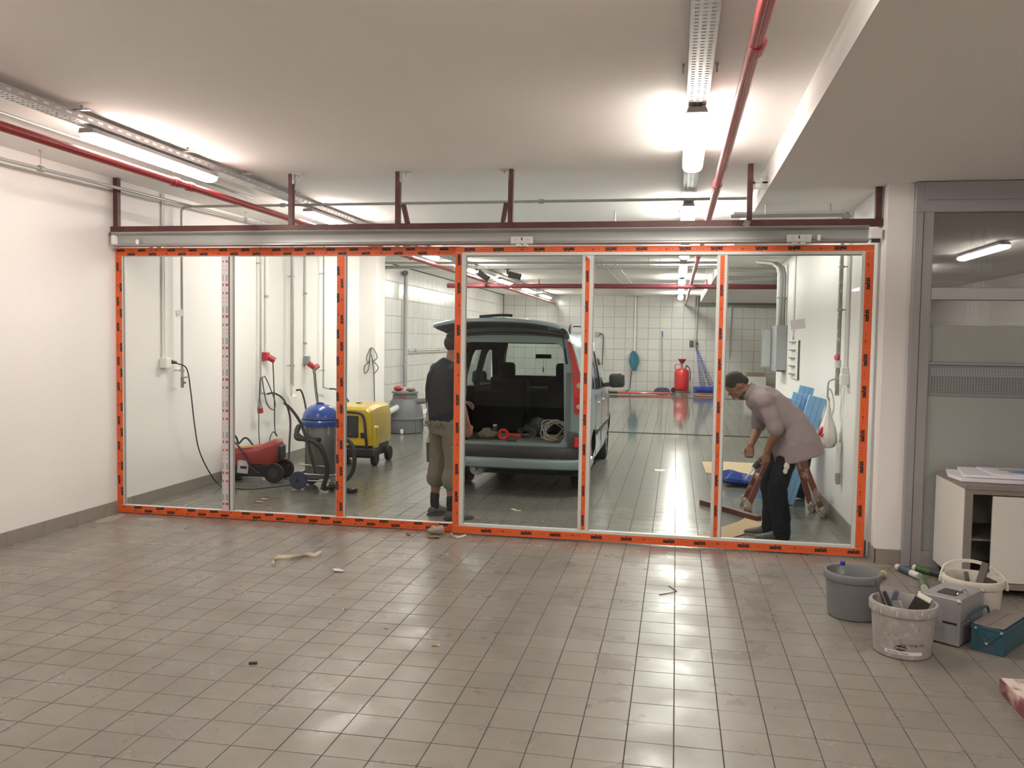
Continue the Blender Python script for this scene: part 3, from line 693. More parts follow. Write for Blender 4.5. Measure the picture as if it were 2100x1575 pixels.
# ------------------------------------------------------------------ grey glazed office front on the right
YO = 6.985
win = struct(MB().box(1.745, 4.6, YO, YO+0.07, 2.70, ZS-0.004).build('window_1', greyalu, bevel=0.004, bseg=1)); win['label'] = 'grey aluminium office front with clear and frosted panes'
def wpart(nm, m, *a): return MB().box(*a).build(nm, m, win, bevel=0.003, bseg=1)
wpart('jamb', greyalu, 1.745, 1.803, YO-0.008, YO+0.07, 0.0, 2.70); wpart('jamb', greyalu, 1.806, 1.880, YO, YO+0.06, 0.0, 2.70)
wpart('head_cover', greyalu, 1.81, 4.6, YO-0.010, YO, 2.79, ZS-0.004)
wpart('transom', mat('light_grey_aluminium', (0.42,0.40,0.405), 0.4, 0.1), 1.88, 4.6, YO-0.006, YO+0.06, 2.045, 2.135)
wpart('bottom_rail', greyalu, 1.88, 4.6, YO, YO+0.06, 0.0, 0.125)
wpart('sill_band', greyalu, 1.88, 4.6, YO+0.005, YO+0.05, 1.555, 1.575)
office_glass = glass_mat('office_glass', (0.62, 0.63, 0.62), 0.03, 0.30)
frost = mat('frosted_film', (0.36, 0.375, 0.355), 0.45, var=0.03, vscale=2)
wpart('pane', office_glass, 1.88, 4.6, YO+0.03, YO+0.036, 2.135, 2.70)
wpart('pane', office_glass, 1.88, 4.6, YO+0.03, YO+0.036, 1.575, 2.045)
p = wpart('frosted_film', frost, 1.905, 4.6, YO+0.026, YO+0.030, 1.575, 1.855); p['label'] = 'frosted film on the glass'
wpart('frosted_pane', frost, 1.88, 4.6, YO+0.03, YO+0.036, 0.125, 1.315)
pb = wpart('perforated_band', mat('perforated_grey', (0.27,0.275,0.28), 0.45, 0.2), 1.88, 4.6, YO+0.028, YO+0.036, 1.315, 1.555)
hm = MB(); hm2 = MB()
for j in range(12):
    for i in range(34 if j > 3 else 40):
        c = (1.915+i*0.0195, YO+0.0276, 1.345+j*0.0165)
        (hm2 if j >= 8 else hm).add([(c[0]-.004,c[1],c[2]-.003),(c[0]+.004,c[1],c[2]-.003),(c[0]+.004,c[1],c[2]+.003),(c[0]-.004,c[1],c[2]+.003)], [(0,1,2,3)])
o = hm.build('punched_holes', mat('hole_dark', (0.05,0.05,0.05), 0.8), pb); o['kind'] = 'stuff'
o = hm2.build('punched_holes', mat('hole_light', (0.55,0.55,0.54), 0.6), pb); o['kind'] = 'stuff'
# inside the office: second glazed frame and pale partition wall behind it
inf = struct(MB().box(2.0, 3.05, 9.4, 9.46, 2.20, 2.27).build('window_2', greyalu)); inf['label'] = 'inner grey frame seen through the office glass'
for a in ((2.0,5.0,1.87,1.95),(2.0,5.0,2.36,2.44)): MB().box(a[0],a[1],9.4,9.46,a[2],a[3]).build('rail', greyalu, inf)
for x in (2.92, 3.02): MB().box(x,x+0.06,9.4,9.46,0,2.9).build('post', greyalu, inf)
struct(MB().box(1.8, 2.92, 9.9, 10.0, 0, 2.30).build('wall_office_inner', white_wall))
struct(MB().box(3.05, XE, 9.9, 10.0, 0, ZS).build('wall_office_dark', mat('office_gloom', (0.09,0.10,0.11), 0.6)))  # dark wall colour stands in for the unlit office

# ------------------------------------------------------------------ cabinet against the office front
wpan = mat('white_laminate', (0.72, 0.70, 0.65), 0.4, var=0.02); gtrim = mat('taupe_edge', (0.24,0.21,0.185), 0.5, var=0.05)
CX0, CX1, CY0, CY1, CZ0, CZ1 = 1.958, 3.25, 6.28, 6.96, 0.05, 0.755
cb = thing('low_cabinet', 'low white cabinet with taupe edges, sliding front panel half open', 'cabinet', ((CX0+CX1)/2, (CY0+CY1)/2, 0)); cx, cy = (CX0+CX1)/2, (CY0+CY1)/2
def cpart(nm, m, x0,x1,y0,y1,z0,z1, bv=0.002): return MB().box(x0-cx,x1-cx,y0-cy,y1-cy,z0,z1).build(nm, m, cb, bevel=bv, bseg=1)
cpart('side_panel', wpan, CX0, CX0+0.018, CY0+0.02, CY1, CZ0+0.02, CZ1-0.03); cpart('side_panel', wpan, CX1-0.018, CX1, CY0+0.02, CY1, CZ0+0.02, CZ1-0.03)
cpart('edge_trim', gtrim, CX0, CX0+0.05, CY0, CY0+0.02, CZ0, CZ1-0.03); cpart('edge_trim', gtrim, CX1-0.05, CX1, CY0, CY0+0.02, CZ0, CZ1-0.03)
cpart('top', gtrim, CX0-0.002, CX1+0.002, CY0-0.004, CY1, CZ1-0.03, CZ1); cpart('bottom', gtrim, CX0+0.018, CX1-0.018, CY0+0.0, CY1, CZ0, CZ0+0.04)
cpart('back_panel', wpan, CX0+0.018, CX1-0.018, CY1-0.01, CY1, CZ0+0.04, CZ1-0.03)
cpart('top_track', gtrim, CX0+0.05, CX1-0.05, CY0+0.002, CY0+0.018, CZ1-0.062, CZ1-0.03)
cpart('sliding_panel', wpan, CX0+0.175, CX0+0.82, CY0+0.006, CY0+0.022, CZ0+0.045, CZ1-0.07); cpart('sliding_panel', wpan, CX0+0.7, CX1-0.05, CY0+0.026, CY0+0.042, CZ0+0.045, CZ1-0.07)
cpart('inner_shelf', gtrim, CX0+0.018, CX1-0.018, CY0+0.08, CY1-0.01, 0.36, 0.375)
for x in (CX0+0.05, CX1-0.05):
    for y in (CY0+0.08, CY1-0.06): MB().cyl((x-cx,y-cy,0.0),(x-cx,y-cy,CZ0),0.022,n=10).build('foot', blackpl, cb)

# folded white banner sheets on the cabinet
bn = thing('folded_banner', 'folded white printed sheets with blue lettering lying on the low cabinet', 'banner', (2.5, 6.6, CZ1))
def sheet(nm, pts, z, th, m, parent, wav=0.004):
    n = len(pts); mb = MB(); mb.prism(pts, z, z+th, lambda u, v, h_: (u, v, h_+wav*math.sin(u*17)*math.sin(v*13+1))); return mb.build(nm, m, parent, bevel=0.001, bseg=1)
banm = mat('banner_white', (0.80,0.79,0.84), 0.55, var=0.02)
sheet('lower_fold', [(-0.53,-0.19),(0.2,-0.24),(0.62,-0.22),(0.62,0.20),(-0.5,0.27),(-0.55,0.05)], 0.002, 0.022, banm, bn)
sheet('middle_fold', [(-0.50,-0.14),(0.25,-0.18),(0.6,-0.15),(0.6,0.20),(-0.42,0.28)], 0.026, 0.018, banm, bn)
tp = sheet('upper_fold', [(-0.30,-0.12),(0.6,-0.16),(0.55,0.17),(-0.30,0.25)], 0.046, 0.012, banm, bn)
bw = text_mb('GIOLAGE', 0.085, 0.001, 0.002); bw.xf(Matrix.Translation((-0.02,0.10,0.0605)) @ Matrix.Rotation(-0.08,4,'Z'))
o = bw.build('printed_lettering', mat('grey_green_print', (0.30,0.42,0.42), 0.6), tp); o['kind'] = 'stuff'
bp_ = MB(); bp_.prism([(0.16*math.cos(t)*(1+0.12*math.sin(5*t)), 0.05*math.sin(t)) for t in [2*PI*i/20 for i in range(20)]], 0.060, 0.0612, lambda u,v,h_: (u+0.0, v+0.0, h_)).build('blue_emblem', mat('blue_print', (0.16,0.32,0.72), 0.6), tp)
rk = MB().ellip((0,0,0.024),(0.08,0.05,0.024),12,8); 
for i, v in enumerate(rk.v):
    n_ = noise.noise(Vector(v)*22)*0.012; rk.v[i] = (v[0]*(1+n_*5), v[1]*(1+n_*6), max(0.0, v[2]*(1+n_*10)))
o = rk.build('crumpled_rag', mat('brown_rag', (0.16,0.13,0.12), 0.85, var=0.4, vscale=30), smooth=True); o.location = (2.42, 6.305, CZ1+0.001); tag(o, 'small crumpled brown rag on the front edge of the low cabinet', 'rag')
# ------------------------------------------------------------------ foreground tools by the office front
def bucket(name, label, loc, rb, rt, h, m, band=0.045, cat='bucket', handle=None, hm=None, ribs=True):
    t = thing(name, label, cat, loc)
    MB().lathe([(rb-0.01,0.0),(rb,0.006),(rb+(rt-rb)*0.5,h*0.5),(rt-0.006,h-band),(rt-0.006,h-0.004),(rt-0.009,h),(rt-0.012,h-0.004),(rb+(rt-rb)*0.5-0.006,h*0.5),(rb-0.004,0.012),(0.02,0.010)], n=40).build('shell', m, t, smooth=0.6)
    rm = MB(); prof = [(rt-0.006,h-band-0.004),(rt+0.006,h-band),(rt+0.008,h-band+0.006),(rt+0.008,h-0.006),(rt+0.004,h+0.001),(rt-0.009,h+0.002),(rt-0.010,h-0.003),(rt-0.006,h-0.006)]
    rm.rings([[(r*math.cos(2*PI*j/40), r*math.sin(2*PI*j/40), z) for j in range(40)] for r, z in prof], cap=False, closed=True)
    rm.build('rim', m, t, smooth=0.7)
    return t
b1m = mat('grey_bucket_plastic', (0.165,0.165,0.175), 0.5, var=0.05, vscale=20)
bk1 = bucket('grey_bucket', 'plain dark grey plastic bucket with a clear bottle inside', (1.122, 5.625, 0), 0.142, 0.166, 0.282, b1m)
MB().box(-0.166,-0.158,-0.012,0.012,0.245,0.27).xf(Matrix.Translation((-0.008,0,0))).build('handle_lug', b1m, bk1)
pet = glass_mat('clear_pet', (0.93,0.95,0.96), 0.06, 0.06)
bt = thing('water_bottle', 'clear plastic bottle with blue cap standing in the grey bucket', 'bottle', (1.055, 5.60, 0.012), 0.4)
MB().lathe([(0.002,0.0),(0.036,0.004),(0.040,0.02),(0.040,0.19),(0.037,0.20),(0.041,0.215),(0.036,0.26),(0.022,0.295),(0.0135,0.308),(0.0135,0.320),(0.002,0.320)], n=24).build('body', pet, bt, smooth=0.8)
MB().lathe([(0.002,0.314),(0.0155,0.314),(0.0155,0.334),(0.013,0.337),(0.002,0.337)], n=16).build('cap', mat('blue_cap', (0.02,0.03,0.30), 0.4), bt, smooth=0.6)
bt.rotation_euler = (0.04, -0.03, 0.4)

b2m = mat('smeared_bucket_plastic', (0.315,0.295,0.275), 0.55, var=0.12, vscale=14, stain=(0.55,0.53,0.50), sscale=26, samt=0.35, bump=0.1, bscale=70)
bk2 = bucket('paint_bucket', 'paint-smeared grey bucket with white label strip, full of scrapers and trowels', (1.270, 5.012, 0), 0.146, 0.170, 0.285, b2m, band=0.05)
rimp = mat('paint_crust', (0.50,0.475,0.44), 0.7, var=0.3, vscale=60, bump=0.4, bscale=90)
cr = MB()
for k in range(46):
    a = R.uniform(0, 2*PI); r = 0.179; zt = 0.285-R.uniform(0.0,0.02); ln = R.uniform(0.008,0.045); wd = R.uniform(0.01,0.035)
    pts = []
    for u in (-1,-0.4,0.4,1):
        for v in (0,1):
            pts.append((r*math.cos(a+u*wd), r*math.sin(a+u*wd), zt-(ln*v*(1-abs(u)*0.6) if v else 0)))
    cr.add(pts, [(0,2,3,1),(2,4,5,3),(4,6,7,5)])
cro = cr.build('dried_paint', rimp, bk2); cro['kind'] = 'stuff'
# label strip, emblem and lettering wrapped on the shell
def on_shell(u, z, r=None, off=0.0012):      # u = angle from the camera-facing side
    rr = 0.146 + (0.170-0.146)*(z/0.285) + off
    a = math.radians(-103) + u
    return (rr*math.cos(a), rr*math.sin(a), z)
ls = MB(); N_ = 24; rows_ = []
for i in range(N_+1):
    u = -0.62 + 1.32*i/N_; rows_.append((on_shell(u,0.030), on_shell(u,0.050)))
vs_ = [p for r_ in rows_ for p in r_]; ls.add(vs_, [(2*i,2*i+2,2*i+3,2*i+1) for i in range(N_)])
lab = ls.build('label_strip', mat('label_white', (0.72,0.69,0.64), 0.6, var=0.05), bk2)
def wrap_text(s, size, u0, z0, m, nm, parent, off=0.002, ofs=0.0):
    tm = text_mb(s, size, 0.0003, ofs)
    mb = MB(); mb.add([on_shell(u0 + p[0]/0.150, z0 + p[1], off=off+p[2]) for p in tm.v], tm.f); o = mb.build(nm, m, parent); o['kind'] = 'stuff'; return o
wrap_text('Betoplan Tavan', 0.017, -0.16, 0.040, mat('blue_grey_ink', (0.12,0.17,0.25), 0.6), 'printed_words', lab, ofs=0.0003)
wrap_text('Net 17,5 kg - 15 L', 0.017, 0.36, 0.088, mat('grey_ink', (0.10,0.085,0.08), 0.6), 'printed_weight', bk2, ofs=0.0003)
em = MB(); em.add([on_shell(-0.06 + 0.19*math.cos(2*PI*i/24), 0.068 + 0.016*math.sin(2*PI*i/24), off=0.0015) for i in range(24)], [tuple(range(24))]); emo = em.build('oval_emblem', mat('brown_black', (0.03,0.02,0.018), 0.5), bk2)
wrap_text('Elit Boya', 0.014, -0.06, 0.068, mat('pale_ink', (0.6,0.58,0.55), 0.6), 'emblem_words', emo, off=0.0025, ofs=0.0002)
sp = MB()
for k in range(16):
    u = R.uniform(-0.7,0.6); z = R.uniform(0.07,0.19); s_ = R.uniform(0.003,0.009)
    sp.add([on_shell(u+s_/0.15*math.cos(2*PI*i/6)*R.uniform(0.5,1.2), z+s_*1.3*math.sin(2*PI*i/6), off=0.0014) for i in range(6)], [tuple(range(6))])
o = sp.build('paint_specks', mat('speck_mix', (0.30,0.28,0.27), 0.7, var=0.95, vscale=55), bk2); o['kind'] = 'stuff'
steel_t = mat('trowel_steel', (0.32,0.31,0.31), 0.45, 0.5, var=0.25, vscale=30)
def tool(name, label, cat, base, top, wd, th, m, hm=None, hl=0.0, twist=0.0):
    """flat bar leaning from base to top; the upper hl metres is a handle"""
    base, top = Vector(base), Vector(top); d = (top-base); L = d.length; d.normalize()
    t = thing(name, label, cat, base)
    side = d.cross(Vector((0,0,1))).normalized(); side = (Matrix.Rotation(twist,3,d) @ side); nrm = d.cross(side)
    def bar(a, b, w0, w1, t_): 
        q = []
        for s_, w_ in ((a,w0),(b,w1)):
            for x_, y_ in ((-1,-1),(1,-1),(1,1),(-1,1)): q.append(d*s_ + side*(x_*w_/2) + nrm*(y_*t_/2))
        return MB().add(q, [(3,2,1,0),(4,5,6,7),(0,1,5,4),(1,2,6,5),(2,3,7,6),(3,0,4,7)])
    bar(0, L-hl, wd, wd*0.8, th).build('blade', m, t, bevel=0.001, bseg=1)
    if hl: bar(L-hl, L, 0.03, 0.035, 0.022).build('handle', hm or blackpl, t, bevel=0.005)
    return t
bc = Vector((1.270,5.012,0))
tool('plastering_trowel', 'long dark steel strip leaning in the paint bucket', 'trowel', bc+Vector((0.0,-0.03,0.02)), bc+Vector((-0.13,0.10,0.365)), 0.035, 0.004, mat('dark_wood', (0.11,0.09,0.08), 0.6, var=0.3), twist=0.9)
tool('paint_scraper', 'thin black-handled scraper leaning beside the long dark strip', 'scraper', bc+Vector((0.03,-0.06,0.02)), bc+Vector((-0.10,0.02,0.33)), 0.03, 0.004, steel_t, blackpl, 0.12, twist=0.4)
tool('putty_knife', 'pale plaster-covered putty knife standing in the paint bucket', 'putty knife', bc+Vector((0.05,-0.02,0.02)), bc+Vector((-0.035,-0.06,0.30)), 0.022, 0.006, mat('plaster_coat', (0.42,0.40,0.38), 0.8, var=0.2, vscale=30), twist=0.2)
t = thing('finishing_trowel', 'wide grey plastering blade with tapered corner in the paint bucket', 'trowel', bc+Vector((0.0,0.03,0.10)))
MB().prism([(-0.055,0.0),(0.045,0.0),(0.055,0.06),(-0.02,0.17),(-0.045,0.17)], -0.002, 0.002, lambda u,v,h_: (u, h_+v*0.15, v)).build('blade', steel_t, t)
MB().obox((-0.03,0.04,0.19),(0.028,0.028,0.07),(0.15,0.2,0)).build('handle', mat('blue_grey_handle', (0.12,0.14,0.19), 0.5), t, bevel=0.006)
t = thing('sanding_block', 'black sanding block with white end standing in the paint bucket', 'sanding block', bc+Vector((0.055,0.06,0.16)))
M_ = Euler((0.25,0.42,-0.35)).to_matrix().to_4x4()
MB().obox((0,0,0.07),(0.085,0.055,0.20)).xf(M_).build('body', mat('charcoal_block', (0.05,0.045,0.042), 0.7, var=0.3, vscale=40), t, bevel=0.004)
MB().obox((0,-0.003,0.174),(0.075,0.045,0.012)).xf(M_).build('end_plate', mat('cream_end', (0.72,0.66,0.58), 0.7), t, bevel=0.003)

# aluminium case
alc = mat('brushed_case', (0.42,0.41,0.42), 0.42, 0.45, var=0.12, vscale=9); alc2 = mat('case_edge', (0.50,0.50,0.50), 0.32, 0.7)
ac = thing('aluminium_case', 'tall dented aluminium tool case with ball corners, between bucket and blue toolbox', 'tool case', (1.615, 5.345, 0), math.radians(53))
LX, LY, LH = 0.345, 0.215, 0.27
MB().box(-LX/2,LX/2,-LY/2,LY/2,0.008,0.128).build('lower_half', alc, ac, bevel=0.004); MB().box(-LX/2,LX/2,-LY/2,LY/2,0.134,LH).build('lid', alc, ac, bevel=0.004)
for sx in (-1,1):
    for sy in (-1,1):
        MB().box(sx*LX/2-0.008,sx*LX/2+0.008,sy*LY/2-0.008,sy*LY/2+0.008,0.012,LH-0.004).build('corner_edge', alc2, ac, bevel=0.003)
        MB().ellip((sx*LX/2,sy*LY/2,LH-0.006),(0.017,0.017,0.014),10,6).build('ball_corner', zinc, ac, smooth=True)
        MB().cyl((sx*(LX/2-.03),sy*(LY/2-.03),0),(sx*(LX/2-.03),sy*(LY/2-.03),0.009),0.01,n=8).build('foot', black, ac)
for yy in (-0.0,):
    MB().box(-LX/2-0.006,-LX/2,-0.02,0.02,0.09,0.185).build('latch', zinc, ac, bevel=0.002)
MB().box(-LX/2-0.003,-LX/2+0.0005,-LY/2,LY/2,0.126,0.136).build('seam', blackpl, ac)
MB().box(-0.10,0.02,-0.055,0.045,LH,LH+0.005).build('handle_recess', mat('recess_dark', (0.05,0.04,0.038), 0.5), ac)
MB().tube(catmull([(-0.09,-0.07,LH+0.004),(-0.095,-0.07,LH+0.018),(-0.02,-0.068,LH+0.022),(0.02,-0.07,LH+0.018),(0.02,-0.07,LH+0.004)],4),0.005,6).build('handle', mat('chrome', (0.7,0.7,0.7), 0.12, 1.0), ac, smooth=True)

# blue cantilever tool box
teal = mat('teal_enamel', (0.022,0.085,0.12), 0.4, var=0.25, vscale=16, stain=(0.10,0.075,0.06), sscale=14, samt=0.4)
rust = mat('rusty_lid', (0.19,0.165,0.15), 0.55, var=0.2, vscale=12, stain=(0.20,0.10,0.055), sscale=9, samt=0.8)
BL, BW, BH = 0.37, 0.17, 0.155
ang = math.radians(54); nx, ny = 1.800, 5.045
d1 = Vector((math.cos(ang),math.sin(ang))); d2 = Vector((-math.sin(ang),math.cos(ang)))
cc = Vector((nx,ny)) + d1*BL/2 + d2*BW/2
tb_ = thing('blue_toolbox', 'worn teal metal toolbox with rusty lid and folded handles', 'toolbox', (cc.x, cc.y, 0), ang)
MB().box(-BL/2,BL/2,-BW/2,BW/2,0.0,BH*0.80).build('body', teal, tb_, bevel=0.004)
MB().box(-BL/2-0.002,BL/2+0.002,-BW/2-0.003,BW/2+0.003,BH*0.80,BH*0.93).build('tray_rim', teal, tb_, bevel=0.003)
for s_ in (-1,1):
    MB().obox((0,s_*BW*0.24,BH*0.965),(BL*0.99,BW*0.47,0.006),(s_*0.06,0,0)).build('lid_flap', rust, tb_, bevel=0.002)
for y_ in (-BW/2+0.05, BW/2-0.055):
    MB().obox((-BL/2-0.006,y_,BH*0.60),(0.006,0.02,0.12),(0.75 if y_ < 0 else -0.6,0,0)).build('link_arm', teal, tb_, bevel=0.002)
    for q in (-0.05,0.05): MB().ellip((-BL/2-0.010,y_+(-q*0.75 if y_ < 0 else q*0.6),BH*0.60+q*0.75),(0.005,0.008,0.008),8,6).build('rivet', zinc, tb_)
MB().tube(catmull([(-BL/2+0.05,BW/2+0.008,BH*0.75),(-BL/2+0.06,BW/2+0.02,BH+0.02),(0,BW/2+0.02,BH+0.025),(BL/2-0.06,BW/2+0.02,BH+0.02),(BL/2-0.05,BW/2+0.008,BH*0.75)],5),0.007,8).build('handle', teal, tb_, smooth=True)

# white bucket with handle and tools
wbm = mat('dirty_white_bucket', (0.60,0.555,0.49), 0.5, var=0.08, vscale=9, stain=(0.40,0.35,0.30), sscale=8, samt=0.45)
bk3 = bucket('white_bucket', 'dirty white plastic bucket with raised white handle and tools inside', (1.835, 5.680, 0), 0.142, 0.168, 0.28, wbm, band=0.045)
hp = [(-0.178,-0.005,0.245),(-0.180,0.015,0.268),(-0.15,0.075,0.318),(-0.06,0.12,0.345),(0.05,0.12,0.340),(0.14,0.075,0.300),(0.182,0.01,0.255),(0.180,-0.005,0.235)]
hp = [(Matrix.Rotation(-0.25,4,'Z') @ Vector(p)) for p in hp]
hr = []
for i, p in enumerate(catmull(hp,5)):
    a_ = Vector(p); o_ = Vector((a_.x, a_.y, 0)).normalized()*0.004
    hr.append([a_-o_+Vector((0,0,-0.010)), a_+o_+Vector((0,0,-0.010)), a_+o_+Vector((0,0,0.010)), a_-o_+Vector((0,0,0.010))])
MB().rings(hr).build('handle', mat('handle_white', (0.70,0.66,0.58), 0.5), bk3, smooth=0.6)
for p in (hp[0], hp[-1]): MB().obox(p,(0.02,0.03,0.035)).build('handle_lug', wbm, bk3, bevel=0.004)
wc = Vector((1.835,5.680,0))
tool('hand_float', 'flat dark wooden float handle sticking out of the white bucket', 'float', wc+Vector((-0.03,-0.05,0.03)), wc+Vector((0.075,0.02,0.365)), 0.05, 0.022, mat('worn_dark_wood', (0.10,0.085,0.075), 0.6, var=0.3, vscale=18), twist=0.3)
tool('mixing_stick', 'short dark stick leaning inside the white bucket', 'stick', wc+Vector((0.0,-0.03,0.03)), wc+Vector((-0.015,0.09,0.285)), 0.03, 0.012, mat('worn_dark_wood', (0.1,0.085,0.075), 0.6), twist=0.1)
tool('rubber_mallet', 'dark tool head just under the rim of the white bucket', 'tool', wc+Vector((0.03,0.02,0.05)), wc+Vector((0.115,0.03,0.262)), 0.06, 0.05, mat('worn_dark_wood', (0.1,0.085,0.075), 0.6), twist=0.5)

# sealant cartridges
def cartridge(label, a, b, mats, r=0.0245, sec=((0,0.12,0),(0.12,0.16,1),(0.16,0.64,2),(0.64,0.92,1),(0.92,1.0,3))):
    a, b = Vector(a), Vector(b); t = thing('sealant_cartridge', label, 'cartridge', ((a.x+b.x)/2,(a.y+b.y)/2,0)); o_ = Vector(((a.x+b.x)/2,(a.y+b.y)/2,0))
    for s0, s1, k in sec:
        rr = r*0.97 if k == 0 else r
        MB().cyl(a.lerp(b,s0)-o_, a.lerp(b,s1)-o_, rr, n=16).build(('plunger_end','white_band','printed_sleeve','end_cup')[k], mats[k], t, smooth=0.6)
    return t
wcap = mat('cartridge_white', (0.66,0.62,0.56), 0.5, var=0.06); slv = mat('cartridge_blue', (0.055,0.085,0.125), 0.45, var=0.2, vscale=30)
grn = mat('cartridge_green', (0.05,0.13,0.03), 0.45, var=0.35, vscale=25); blk = mat('cartridge_black', (0.03,0.032,0.03), 0.45)
pale = mat('cartridge_pale', (0.45,0.47,0.46), 0.35); ol = mat('cartridge_olive', (0.10,0.14,0.075), 0.5, var=0.2, vscale=30)
Z_ = 0.0255
cartridge('blue sealant cartridge with orange-white end lying before the office front', (1.680,6.855,Z_), (1.775,6.60,Z_), [mat('cartridge_cream', (0.62,0.50,0.36), 0.5), wcap, slv, pale])
cartridge('bright green and black sealant cartridge lying beside the cabinet foot', (1.80,6.865,Z_), (1.948,6.70,Z_), [wcap, blk, grn, blk])
cartridge('olive sealant cartridge with pale end lying behind the aluminium case', (1.772,6.52,Z_), (1.720,6.27,Z_), [ol, ol, ol, mat('cartridge_cream2', (0.6,0.58,0.48), 0.5)])
cartridge('sealant cartridge with yellow and white end lying behind the grey bucket', (1.40,6.40,Z_), (1.532,6.625,Z_), [wcap, mat('cartridge_yellow', (0.5,0.36,0.10), 0.5), mat('cartridge_brown', (0.2,0.08,0.03), 0.5), wcap])

# paint-splashed red timber
rp = mat('red_timber', (0.16,0.035,0.04), 0.5, var=0.3, vscale=9, stain=(0.66,0.55,0.50), sscale=7, samt=0.9)
tm_ = thing('red_plank', 'red painted hollow beam splashed with white paint lying on the floor', 'beam', (1.70, 3.95, 0))
MB().box(-0.1,0.12,-0.55,0.575,0.0,0.072).build('beam', rp, tm_, bevel=0.004)
MB().box(-0.095,0.12,-0.545,0.57,0.0722,0.0745).build('paint_layer', mat('white_paint_layer', (0.62,0.53,0.48), 0.6, stain=(0.22,0.06,0.06), sscale=9, samt=1.0), tm_)
MB().box(-0.08,0.10,0.574,0.578,0.012,0.06).build('end_shade', mat('hollow_shade', (0.03,0.012,0.012), 0.8), tm_)  # dark plate paints the shade inside the hollow end

# ------------------------------------------------------------------ litter on the floor
def ribbon(name, label, cat, pts, wd, m, up=(0,0,1)):
    P = catmull(pts, 6); mb = MB(); vs_ = []
    P0 = Vector(pts[0])
    for i, p in enumerate(P):
        d = (P[min(i+1,len(P)-1)]-P[max(i-1,0)]).normalized(); tw = 0.9*math.sin(i*0.35)
        s_ = (Matrix.Rotation(tw,3,d) @ Vector((0,0,1)))*wd
        vs_ += [p-P0, p+Vector((s_.x*0.8, s_.y*0.8, abs(s_.z)))-P0]
    mb.add(vs_, [(2*i,2*i+2,2*i+3,2*i+1) for i in range(len(P)-1)])
    o = mb.build(name, m, smooth=True); o.location = P0; tag(o, label, cat); 
    md = o.modifiers.new('s','SOLIDIFY'); md.thickness = 0.0008
    return o
tapem = mat('masking_tape', (0.62,0.56,0.40), 0.5, var=0.06)
ribbon('masking_tape_strip', 'curled cream masking tape strip lying on the floor tiles', 'tape', [(-2.86,5.80,0.002),(-2.93,5.90,0.002),(-2.90,6.02,0.004),(-2.83,6.04,0.002),(-2.78,6.12,0.003),(-2.69,6.13,0.004),(-2.66,6.20,0.006)], 0.034, tapem)
def crumple(name, label, cat, loc, r, m, seed, amp=0.5, group=None):
    mb = MB().ellip((0,0,r[2]), r, 12, 7)
    for i, v in enumerate(mb.v):
        n_ = noise.noise(Vector(v)*(0.55/max(r)*3)+Vector((seed,0,0)))*amp
        mb.v[i] = (v[0]*(1+n_), v[1]*(1+n_*0.8), max(0.0003, v[2]*(1+n_)))
    o = mb.build(name, m, smooth=0.4); o.location = loc; tag(o, label, cat, group); return o
crumple('paper_scrap', 'small crumpled white paper scrap on the floor tiles', 'paper', (-2.36,5.80,0), (0.055,0.018,0.010), paper, 3)
film = mat('grey_film', (0.36,0.32,0.26), 0.5, var=0.2, vscale=20)
crumple('plastic_film', 'crumpled grey-brown film against the bottom of the glass wall', 'film', (-1.995,7.13,0), (0.085,0.035,0.035), film, 5, 0.6)
crumple('wood_chips', 'clump of broken brown packing beside the crumpled film', 'debris', (-2.0,6.99,0), (0.06,0.025,0.010), mat('brown_card', (0.20,0.15,0.09), 0.8, var=0.5, vscale=40), 8, 0.9)
crumple('wood_chips', 'small dark and cream chip pile at the partition foot', 'debris', (-2.22,7.02,0), (0.025,0.015,0.010), mat('brown_card', (0.2,0.15,0.09), 0.8), 9, 0.9)
ribbon('tape_curl', 'curled cream tape end by the overlap of the two glazed halves', 'tape', [(-1.86,7.11,0.02),(-1.83,7.05,0.004),(-1.78,7.02,0.003),(-1.72,7.06,0.012)], 0.02, tapem)
cg = thing('cigarette_butt', 'cigarette butt with orange filter on the floor tiles', 'cigarette', (-1.26,4.505,0.0045), 0.25)
MB().cyl((-0.022,0,0),(0.006,0,0),0.0042,n=8).build('filter', mat('filter_orange', (0.55,0.22,0.05), 0.7), cg); MB().cyl((0.006,0,0),(0.022,0,0),0.0042,n=8).build('paper_end', paper, cg)
cg = thing('cigarette_butt', 'short white cigarette end with brown tip further up the tiles', 'cigarette', (-1.99,4.98,0.0045), 0.9)
MB().cyl((-0.010,0,0),(0.003,0,0),0.0042,n=8).build('paper_end', paper, cg); MB().cyl((0.003,0,0),(0.012,0,0),0.0042,n=8).build('burnt_tip', mat('burnt', (0.15,0.06,0.03), 0.8), cg)
o = MB().obox((0,0,0.006),(0.042,0.016,0.012)).build('wood_offcut', mat('dark_offcut', (0.045,0.035,0.025), 0.7), bevel=0.002); o.location = (-2.105,4.035,0); o.rotation_euler = (0,0,0.35); tag(o, 'small dark brown wood offcut on the floor tiles', 'offcut')
wi = thing('bent_wire', 'thin black wire bent into a V on the floor tiles', 'wire', (0.0,5.86,0.003)); MB().tube([(-0.01,0.14,0),(0.045,0.02,0),(0.04,0.0,0.002),(-0.07,-0.09,0)],0.0028,6).build('wire', black, wi)
scr = [(-2.86,5.30),(-1.66,5.86),(-1.62,4.72),(-3.3,5.1),(-1.16,6.93),(-1.05,6.9),(-0.82,6.95),(-0.76,6.6),(-2.4,6.9),(-0.62,5.3),(-1.72,6.45),(-3.05,6.15),(-1.9,6.0)]
